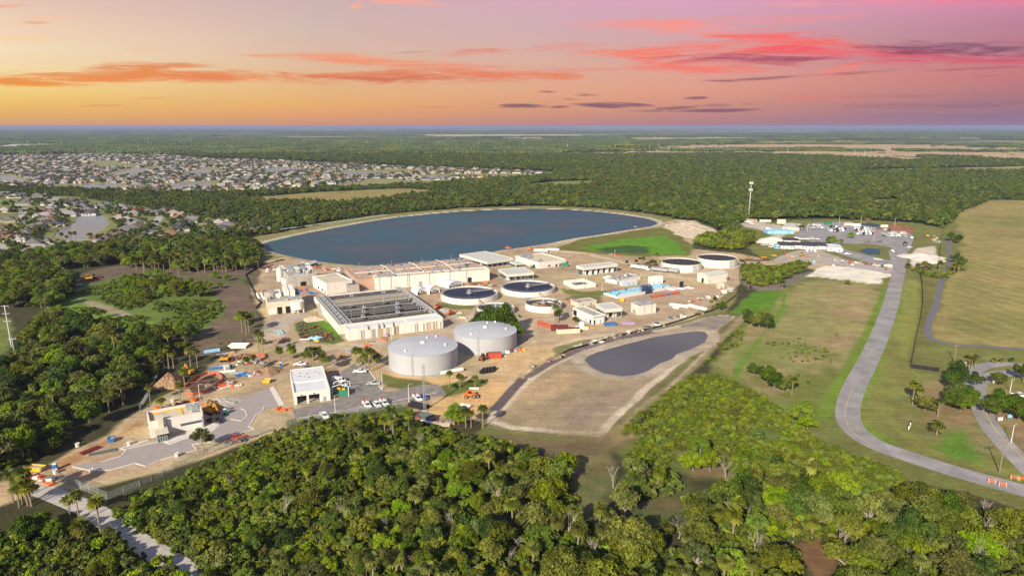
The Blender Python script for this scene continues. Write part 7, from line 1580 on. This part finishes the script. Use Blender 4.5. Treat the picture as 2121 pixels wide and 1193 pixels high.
# lone trees and clumps: (photo x, y of the foot, prototype, index, scale)
LONE = [(1556,672,'t',0,.85),(1572,680,'t',2,.9),(1588,684,'t',0,.75),(1545,664,'t',4,.7),
 (1562,775,'t',0,.62),(1575,783,'t',4,.60),(1590,795,'t',0,.72),(1605,808,'t',0,.72),(1622,812,'t',2,.62),(1640,820,'p',0,.8),
 (1660,880,'t',6,.75),(1672,888,'t',1,.7),(1655,870,'t',4,.55),
 (1470,975,'t',1,.8),(1435,975,'t',1,.9),(1450,945,'t',6,.6),
 (1890,838,'p',0,1.0),(1900,842,'p',1,.9),(1895,835,'p',0,.9),(1916,850,'t',2,.75),(1942,862,'p',0,.9),(1940,900,'p',4,1.15),(1980,800,'t',0,.9),(1970,812,'t',4,.8),(1990,850,'t',0,1.0),(2005,840,'t',4,.9),(1975,840,'t',0,.85),(2020,800,'t',0,.6),(2070,856,'t',0,.9),(2095,862,'t',4,.8),(2110,870,'t',0,.9),(2050,860,'t',0,.7),(2068,795,'t',2,.7),(2006,765,'p',0,.8),(2012,763,'p',0,.8),(2020,762,'p',0,.75),(2000,763,'p',2,.9),(2120,790,'t',0,.8),(2125,880,'t',4,.9),(2058,752,'p',4,.5),(2075,752,'p',4,.5),(2095,751,'p',4,.5),
 (1970,500,'t',0,.9),(1985,505,'t',4,.9),(1978,545,'t',0,.8),(1990,552,'t',0,.8),(1975,565,'p',2,1.1),(1985,565,'p',2,1.1),(1995,562,'t',1,.6),(1930,560,'t',5,.6),(1915,558,'t',2,.7),(1880,556,'p',4,.9),(1945,560,'p',2,1),(1900,558,'p',4,.9),
 (1755,590,'t',1,.42),(1726,508,'t',1,.85),(1718,506,'t',0,.7),(1762,494,'t',1,.7),(1742,506,'t',3,.55),(1660,478,'t',3,.7),(1650,475,'t',3,.5),
 (1725,500,'t',1,.6),(1550,600,'p',2,.9),(1620,598,'p',2,1.0),
 (1325,552,'p',1,.8),(1332,554,'p',0,.9),(1340,555,'p',2,.9),(1352,552,'t',2,.6),(1318,550,'p',2,.8),(1298,552,'p',2,.7),(1360,548,'p',0,.9),
 (1480,640,'p',0,.75),(1490,643,'t',4,.4),(1497,640,'t',0,.45),(1472,643,'p',1,.6),
 (1151,664,'p',0,1.0),(1155,668,'p',2,1.2),(1159,665,'p',0,1.05),(1192,668,'p',4,.9),
 (1000,684,'t',0,1.25),(1018,688,'t',0,1.35),(1042,692,'t',0,1.3),(1058,700,'t',4,1.1),(1068,706,'t',0,.9),(1030,682,'t',5,1.2),
 (545,735,'p',1,.9),(536,728,'p',0,1.1),(540,715,'t',1,.5),(502,690,'p',1,1.0),(510,694,'p',1,1.05),(516,688,'p',0,1.1),(500,672,'t',1,.7),(515,668,'t',1,.7),(520,680,'t',4,.5),
 (380,700,'t',1,1.05),(445,578,'t',1,.7),(470,582,'t',1,.6),(430,600,'t',6,.6),(455,598,'t',1,.5),(510,590,'t',5,.4),(330,640,'t',6,.6),(300,622,'t',2,.8),(270,592,'t',1,.8),(300,600,'t',6,.8),(330,600,'t',2,.9),(360,602,'t',2,.9),(395,590,'t',3,.6),(280,610,'t',1,.7),(345,612,'t',6,.8),(370,610,'t',2,.8),(400,600,'t',1,.6),
 (580,752,'p',2,1.0),(606,752,'p',2,1.15),(607,752,'p',0,1.0),(640,758,'p',0,.9),(650,768,'p',1,1.05),(662,765,'p',1,1.0),(675,772,'p',0,1.15),(668,770,'p',2,1.2),(645,762,'p',2,1.1),(630,755,'p',0,.85),
 (745,758,'p',0,1.0),(757,764,'p',0,1.05),(765,768,'p',1,.9),(772,768,'p',0,1.1),(780,765,'p',2,1.2),(765,760,'p',2,1.2),(738,752,'p',2,1.0),(750,755,'t',6,.45),
 (931,802,'p',0,.75),(953,804,'p',0,.85),(984,803,'p',0,.80),(943,805,'t',4,.25),(942,860,'t',1,.6),(935,870,'t',1,.6),(965,885,'p',0,1.0),(976,886,'p',1,.8),(1000,886,'p',0,1.0),(950,880,'t',6,.5),
 (335,856,'p',0,.95),(375,835,'p',0,.9),(383,800,'p',0,1.0),(410,765,'p',1,.9),(350,765,'p',1,.95),(360,763,'p',0,1.0),(340,760,'p',0,1.0),(395,760,'p',0,1.0),(512,775,'p',0,.85),(526,766,'p',0,.75),(420,935,'t',3,.75),(312,835,'p',0,.8),
 (28,1040,'p',1,1.0),(48,1045,'p',0,1.2),(58,1046,'p',0,1.2),(66,1048,'p',2,1.3),(40,1050,'p',0,1.0),(148,1080,'p',0,.9),(165,1082,'p',0,.95),
 (190,505,'p',1,1.1),(120,490,'p',0,.8),(185,500,'p',0,1.0),(148,505,'p',1,1.0),(158,506,'p',1,1.0),(130,508,'p',1,1.0),(140,507,'p',1,.9),(60,470,'t',0,.6),(30,520,'t',0,.9),(20,480,'t',0,.8),(230,440,'t',0,.9),(225,448,'t',4,.9),(270,450,'t',0,.6),(250,462,'t',2,.6),(360,470,'t',0,.8),(385,478,'t',0,.9),(320,475,'t',0,.6),(415,478,'t',0,.5),(160,425,'t',0,.7),(115,432,'t',0,.7),(12,430,'t',0,.9),(25,445,'t',0,.8),(510,410,'t',0,1.2),(700,400,'t',0,.9),(400,545,'t',1,.9)]
for (px, py, k, i, s) in LONE:
    g = G(px, py); TREES.append((g.x, g.y, s*(1.0 if k == 't' else 1.06), TREEP if k == 't' else PALMP, i, 'lone'))
for (x, y) in fill([(250,600),(262,575),(330,570),(400,585),(440,600),(430,620),(330,615),(260,615)], 10, rs): TREES.append((x, y, rs.uniform(.4,.85), TREEP, rs.choice([1,2,6,3,1,6]), 'lone'))
for (x, y) in fill([(110,650),(200,600),(300,625),(420,625),(430,660),(330,690),(200,680)], 24, rs): TREES.append((x, y, rs.uniform(.3,.6), TREEP, rs.choice([1,2,6,3]), 'lone'))
# bare trees
for (px, py, s) in [(1500,990,1.1),(1560,1010,1.0),(1530,1040,.9),(640,1050,.8),(590,1075,.9),(900,950,.8),(1335,1000,.9),(1350,1120,.9),(480,1010,.7),(730,905,.6),(870,930,.8),(1180,1120,1.0),(1450,1130,1.0),(1905,1070,.8),(400,690,.6),(360,700,.5),(1270,1010,.9)]+[(rs.uniform(560,2100), rs.uniform(1070,1195), rs.uniform(.7,1.05)) for _ in range(26)]:
    g = G(px, py); TREES.append((g.x, g.y, s, BAREP, rs.choice(3), 'bare'))
def area_label(k, x, y, s, area, px, py):
    size = 'tall' if s > 1.0 else ('small' if s < .62 else 'medium-sized')
    kind = {'palm': 'cabbage palm', 'bare': 'leafless pale tree'}.get(k, NAMEK.get(k, '')+' broadleaf tree')
    if area == 'fg':
        w = 'in the foreground wood below the new office driveway' if px < 560 else ('in the foreground wood below the garage' if px < 960 else ('in the foreground wood below the bare brown basin' if px < 1400 else ('in the foreground wood at lower right of the pond' if px < 1750 else 'in the foreground wood beside the curving road')))
    elif area == 'left': w = 'in the left-hand wood by the orange dirt road' if py > 760 else ('in the left-hand wood beside the green marsh' if py > 680 else 'in the wood at the left edge above the marsh')
    elif area == 'belt': w = 'in the belt between dark cleared ground and estate'
    elif area == 'bare': w = 'standing among green crowns in the foreground wood'
    else:
        w = 'on open ground'
        for (x0, x1, y0, y1, t) in LONEW:
            if x0 <= px <= x1 and y0 <= py <= y1: w = t; break
    return f'{size} {kind} {w}', (w.replace('standing ', ''))
LONEW = [(1530,1600,655,690,'in the clump at the far tip of the brown basin'),(1550,1650,770,825,'in the dark clump on the dry field'),(1640,1690,860,895,'at the dry field edge nearest the road bend'),(1420,1480,940,980,'in the small brown clearing below the pond'),
 (1880,1950,830,905,'on the lawn inside the road bend'),(1960,2130,760,890,'beside the park loop road at the right edge'),(1990,2100,745,769,'near the park fence at upper right'),(1870,2000,495,570,'beside the dark asphalt path'),(1640,1770,470,510,'on the island of the vehicle lot'),(1740,1760,585,595,'by the white gravel patch'),(1540,1630,590,605,'at the edge of the overgrown pond'),
 (1290,1370,545,560,'by the marsh behind the truck yard'),(1465,1500,635,650,'by the black silt fence bend'),(1140,1200,655,672,'between red containers and white building'),(1000,1075,680,715,'between silver tank and small clarifier'),(495,550,660,740,'left of the basin yard track'),(375,385,695,705,'standing alone beside the marsh'),(90,520,570,695,'in the marsh beside the dark cleared soil'),
 (575,680,745,775,'behind the white-roofed garage building'),(735,785,750,770,'left of the nearer silver tank'),(925,990,795,810,'in front of the nearer silver tank'),(930,1010,855,890,'by the pipe stacks near the brown basin'),(330,420,755,860,'along the orange dirt road'),(505,530,760,780,'among the construction material'),(418,425,930,940,'beside the driveway edge'),(300,320,830,840,'behind the new low building'),(20,170,1035,1085,'by the white shell track at lower left'),(0,420,420,550,'among the houses of the nearer estate'),(500,880,395,460,'in the meadow behind the lake')]
def tree_final():
    cand = []
    for i, T in enumerate(TREES):
        px, py = proj(T[0], T[1]); d = math.hypot(T[0], T[1])
        vis = -20 < px < 2140 and 380 < py < 1265
        cand.append((int(vis), T[2]/d*(1.6 if T[5] in ('lone', 'bare') else 1), i, px, py))
    cand.sort(key=lambda q: (-q[0], -q[1])); cnt = {'palm': 0, 'tree': 0, 'bare': 0}
    rest = []
    for vis, sz, i, px, py in cand:
        x, y, s, pr, ix, area = TREES[i]; e, k = pr[ix]; kk = 'palm' if pr is PALMP else ('bare' if pr is BAREP else 'tree')
        if vis and cnt[kk] < 298:
            cnt[kk] += 1; lb, gr = area_label(k, x, y, s, area, px, py)
            z = s*rs.uniform(.78, 1.28)
            o = place(e, (x, y, 0), rs.uniform(0, 6.28), lb, {'palm': 'palms ', 'tree': 'trees ', 'bare': 'leafless trees '}[kk]+gr, (s, s, z))
        else: rest.append((x, y, 0, s, rs.uniform(0, 6.28), kk, ix))
    print('TREES', cnt, 'rest', len(rest)); return rest
REST = tree_final()
def tree_joined(e, name):
    ch = {c.name.split('.')[0]: c.data for c in e.children}; me, mb_me = ch['crown'], ch['trunk']
    bm = bmesh.new(); bm.from_mesh(me); n = len(bm.faces); bm.from_mesh(mb_me); bm.faces.ensure_lookup_table()
    for f in bm.faces[n:]: f.material_index = 1
    m2 = bpy.data.meshes.new(name); bm.to_mesh(m2); bm.free(); m2.materials.append(me.materials[0]); m2.materials.append(mb_me.materials[0]); return m2
TSRC = [src(tree_joined(e, 'wood_tree')) for e, k in TREEP]; PSRC = [src(tree_joined(e, 'grove_palm')) for e, k in PALMP]
for pr in (TREEP, PALMP, BAREP):
    for e, k in pr:
        if not e.get('_used'):
            for c in list(e.children): bpy.data.objects.remove(c)
            bpy.data.objects.remove(e)
        else: del e['_used']
for o in bpy.data.objects:
    if '_used' in o: del o['_used']
scatter('woodland', [(x, y, z, s, r, ix, 1.0) for x, y, z, s, r, kk, ix in REST if kk == 'tree'], TSRC, label='remaining broadleaf trees filling the near woods', cat='woodland')
scatter('palm_grove', [(x, y, z, s, r, ix, 1.0) for x, y, z, s, r, kk, ix in REST if kk == 'palm'], PSRC, label='remaining palms filling the near woods', cat='palms')

# undergrowth: low brush nobody could count
def pts_of(xy, lo, hi, nsrc, zlo=.8, zhi=1.2):
    n = len(xy); return np.stack([xy[:, 0], xy[:, 1], np.zeros(n), rs.uniform(lo, hi, n), rs.uniform(0, 6.28, n), rs.randint(0, nsrc, n), rs.uniform(zlo, zhi, n)], 1)
def thin(xy, s, seed, cut):
    return xy[vnoise(xy[:, 0], xy[:, 1], s, seed) > cut]
U = []
fgs = fill([(-60,1130),(60,1090),(215,1115),(262,1080),(330,1035),(430,985),(540,930),(600,900),(700,880),(850,880),(990,915),(1180,950),(1230,1050),(1290,950),(1390,985),(1500,1000),(1700,1030),(1880,1035),(1960,1045),(2060,1065),(2250,1100),(2300,1420),(-300,1420)], 2.7, rs, [SHELL, SHELL2]+CLEARS)
U.append(pts_of(thin(fgs, 14, 41, .22), .7, 1.35, 6))
for q, sp, cut, lo, hi in ((LF, 3.6, .45, .6, 1.2), (LF2, 4, .5, .7, 1.3), (LF3, 4, .3, .8, 1.4), (LF4, 4, .2, .8, 1.4)): U.append(pts_of(thin(fill(q, sp, rs), 15, 42, cut), lo, hi, 6))
MARSH = [(90,640),(150,608),(215,590),(255,574),(330,572),(400,588),(445,606),(466,640),(435,668),(395,690),(330,696),(230,690),(140,668)]
U.append(pts_of(thin(fill(MARSH, 3.2, rs, [(band([(165,622),(200,630),(240,650),(268,655)], 5), 0)]), 18, 44, .33), .4, .9, 6, .6, .9))
U.append(pts_of(fill([(560,895),(640,872),(720,858),(800,862),(850,858),(850,895),(700,893),(600,910)], 4.2, rs), .4, .9, 6))
U.append(pts_of(fill([(1538,560),(1560,552),(1600,556),(1650,546),(1675,548),(1655,562),(1610,588),(1570,594),(1545,585)], 3.0, rs), .9, 1.5, 6))
U.append(pts_of(fill([(1440,503),(1450,495),(1490,490),(1520,478),(1560,490),(1560,505),(1530,518),(1470,515)], 3.6, rs), 1.4, 2.6, 6))
U.append(pts_of(thin(fill([(1500,700),(1530,680),(1545,700),(1520,740),(1480,750),(1450,765)], 3, rs), 8, 45, .3), .3, .7, 6))
U.append(pts_of(thin(fill([(1540,720),(1740,690),(1720,790),(1650,800),(1560,770)], 4, rs), 12, 46, .60), .2, .5, 6))
U.append(pts_of(thin(fill([(2000,540),(1960,580),(1900,570),(1880,556),(1990,556)], 3, rs), 12, 47, .4), .5, .9, 6))
U.append(pts_of(fill([(215,1045),(280,1020),(330,1010),(320,1030),(260,1045)], 3.4, rs), .4, .8, 6))
U.append(pts_of(fill([(430,735),(470,725),(520,715),(505,700),(440,715)], 6, rs), .3, .7, 6))
U.append(pts_of(fill([(980,640),(1075,645),(1080,700),(1000,705),(985,660)], 7, rs), .3, .6, 6))
scatter('undergrowth', np.concatenate(U), SHR, label='tangled green undergrowth between the trees', cat='undergrowth')
THICK = [(1262,935),(1300,880),(1360,835),(1400,795),(1450,775),(1500,780),(1555,810),(1600,835),(1660,880),(1700,915),(1740,930),(1800,955),(1862,975),(1860,1010),(1800,1020),(1700,1010),(1600,985),(1530,985),(1500,950),(1470,960),(1400,930),(1380,985),(1300,960),(1270,950)]
B = fill(THICK, 1.9, rs, CLEARS[:3]); B2 = thin(B, 22, 51, .17)
scatter('low_brush', np.concatenate([pts_of(B2, .45, .95, 4, .6, 1.1)]), SHRB, label='dense olive green brush thicket right of the brown basin', cat='brush')
B3 = thin(fill(THICK, 6, rs, CLEARS[:3]), 20, 52, .55); scatter('tall_brush', pts_of(B3, .8, 1.45, 6, .8, 1.1), SHR, label='taller bushes standing in the olive thicket', cat='brush')
B4 = thin(fill([(330,1010),(430,960),(560,905),(640,900),(700,960),(720,1100),(600,1160),(400,1160),(300,1110),(240,1060)], 2.1, rs, [SHELL, SHELL2]), 16, 53, .30)
scatter('vine_thicket', pts_of(B4, .6, 1.1, 4, .8, 1.3), SHRB, label='vine covered green thicket at lower left', cat='brush')

# ---------- mid and far woodland ----------
VIL = [(-100,322),(90,320),(200,317),(330,319),(430,327),(600,332),(800,342),(1000,349),(1150,355),(1148,364),(1000,374),(900,382),(700,390),(560,397),(400,403),(230,397),(60,389),(-100,388)]
EST = [(-100,402),(150,408),(250,424),(330,436),(420,452),(480,462),(560,468),(500,482),(430,490),(330,502),(230,505),(150,522),(80,547),(-100,562)]
EX = [(gp(VIL), 0), (gp(EST), 0), (gp(LAKE), 27), (gp(PLANT), 4), (gp(DARKSOIL), 0), (gp(LF), 0), (gp(LF3), 0), (gp(LF4), 0), (gp([(2030,425),(2055,415),(2400,413),(2400,800),(1500,800),(1500,520),(1540,460),(1680,452),(1900,462),(1955,475),(1985,445)]), 0)]
for z in ZONES[3:9]: EX.append((gp(z[0]), -3))
EX.append((gp([(1150,516),(1200,492),(1370,468),(1440,455),(1500,480),(1500,560),(1240,540)]), 0)); EX.append((band([(440,492),(560,478),(700,459),(800,445)], 5), 0)); EX.append((TRACK, 2))
EX.append((gp([(360,560),(560,560),(560,480),(480,500)]), 0)); EX.append((gp(MARSH), 5)); EX.append((gp(LF2), 0))
def wedge(d0, d1, sp, pxr=(-260, 2380)):
    t0 = (pxr[0]-CX)/F/cP; t1 = (pxr[1]-CX)/F/cP
    return np.array([[t0*d0, d0], [t1*d0, d0], [t1*d1, d1], [t0*d1, d1]])
W1 = fill(wedge(560, 1500, 0), 7.4, rs, EX); W2 = fill(wedge(1500, 2600, 0), 10.5, rs, EX)
FF_ = [gp(z[0]) for z in ZONES[:3]]
def fieldcut(w):
    k = np.ones(len(w), bool); nz_ = fnoise(w[:,0]*.5, w[:,1], 420, 91, 4)
    for q in FF_: k &= ~((sdf(q, w[:,0], w[:,1])+fnoise(w[:,0],w[:,1],260,4,3)*380 > -60) & (nz_ < .17))
    return w[k]
W1 = fieldcut(W1); W2 = fieldcut(W2)
W0 = fill(wedge(430, 560, 0, (-260, 90)), 7.4, rs, EX)
for nm_, w_, lo, hi in (('mid_woodland', np.concatenate([W0, W1]), .55, 1.05), ('far_woodland', W2, .8, 1.35)):
    pn = pts_of(w_, lo, hi, 6, .7, 1.1); k = vnoise(w_[:, 0], w_[:, 1], 120, 61)*.5+.75; pn[:, 3] *= k
    scatter(nm_, pn, MID, label='mass of broadleaf woodland '+('behind the lake' if nm_[0] == 'm' else 'beyond the housing'), cat='woodland')
P1 = fill(wedge(2640, 6500, 0), 88, rs, EX, .3); P1 = fieldcut(P1); P1 = P1[(vnoise(P1[:, 0], P1[:, 1], 900, 71) > .22)]
a1 = pts_of(P1, .95, 1.1, 5, .8, 1.1); a1[:, 4] = rs.randint(0, 4, len(a1))*math.pi/2
P2 = fill(wedge(6500, 17000, 0), 215, rs, EX, .3); rr = fnoise(P2[:, 0]*.35, P2[:, 1], 1600, 5, 4); P2 = P2[rr < .07]
a2 = pts_of(P2, 2.3, 2.7, 5, .35, .5); a2[:, 4] = rs.randint(0, 4, len(a2))*math.pi/2
scatter('horizon_woodland', np.concatenate([a1, a2]), PAT, label='distant woodland fading towards the horizon', cat='woodland')
print('STUFF', len(W0)+len(W1), len(W2), len(P1), len(P2), len(B2), sum(len(u) for u in U))
scatter('estate_houses', HREST, HSRC, label='far rows of pale houses at the back of the estate', cat='houses')
# garden trees between the houses
gt = []
for x, y, c, ar, px, py in HL:
    for _ in range(8 if ar == 'near' else 6):
        a = rs.uniform(0, 6.28); q = rs.uniform(13, 19); gt.append((x+q*math.cos(a), y+q*math.sin(a), 0, rs.uniform(.35, .85), rs.uniform(0, 6.28), rs.randint(0, 6), rs.uniform(.8, 1.1)))
gt = np.array(gt)
k = np.ones(len(gt), bool)
for fw in FARW+[VPOND]: k &= sdf(gp(fw), gt[:,0], gt[:,1]) < -3
scatter('garden_trees', gt[k], MID, label='small trees in the gardens of both estates', cat='trees')
# ---------- haze ----------
def make_haze():
    mb = MB(); mb.box(-125000, 125000, -3000, 110000, -4.0, 112.0)
    m = bpy.data.materials.new('haze'); m.use_nodes = True; t = NT(m.node_tree); t.n.remove(t.n['Principled BSDF'])
    pv = t.new('ShaderNodeVolumePrincipled'); pv.inputs['Color'].default_value = (.39,.48,.74,1); pv.inputs['Density'].default_value = .5/8500; pv.inputs['Anisotropy'].default_value = 0.0
    t.link(pv.outputs[0], t.n['Material Output'].inputs['Volume'])
    o = mb.build('haze', m); o['kind'] = 'stuff'
make_haze()
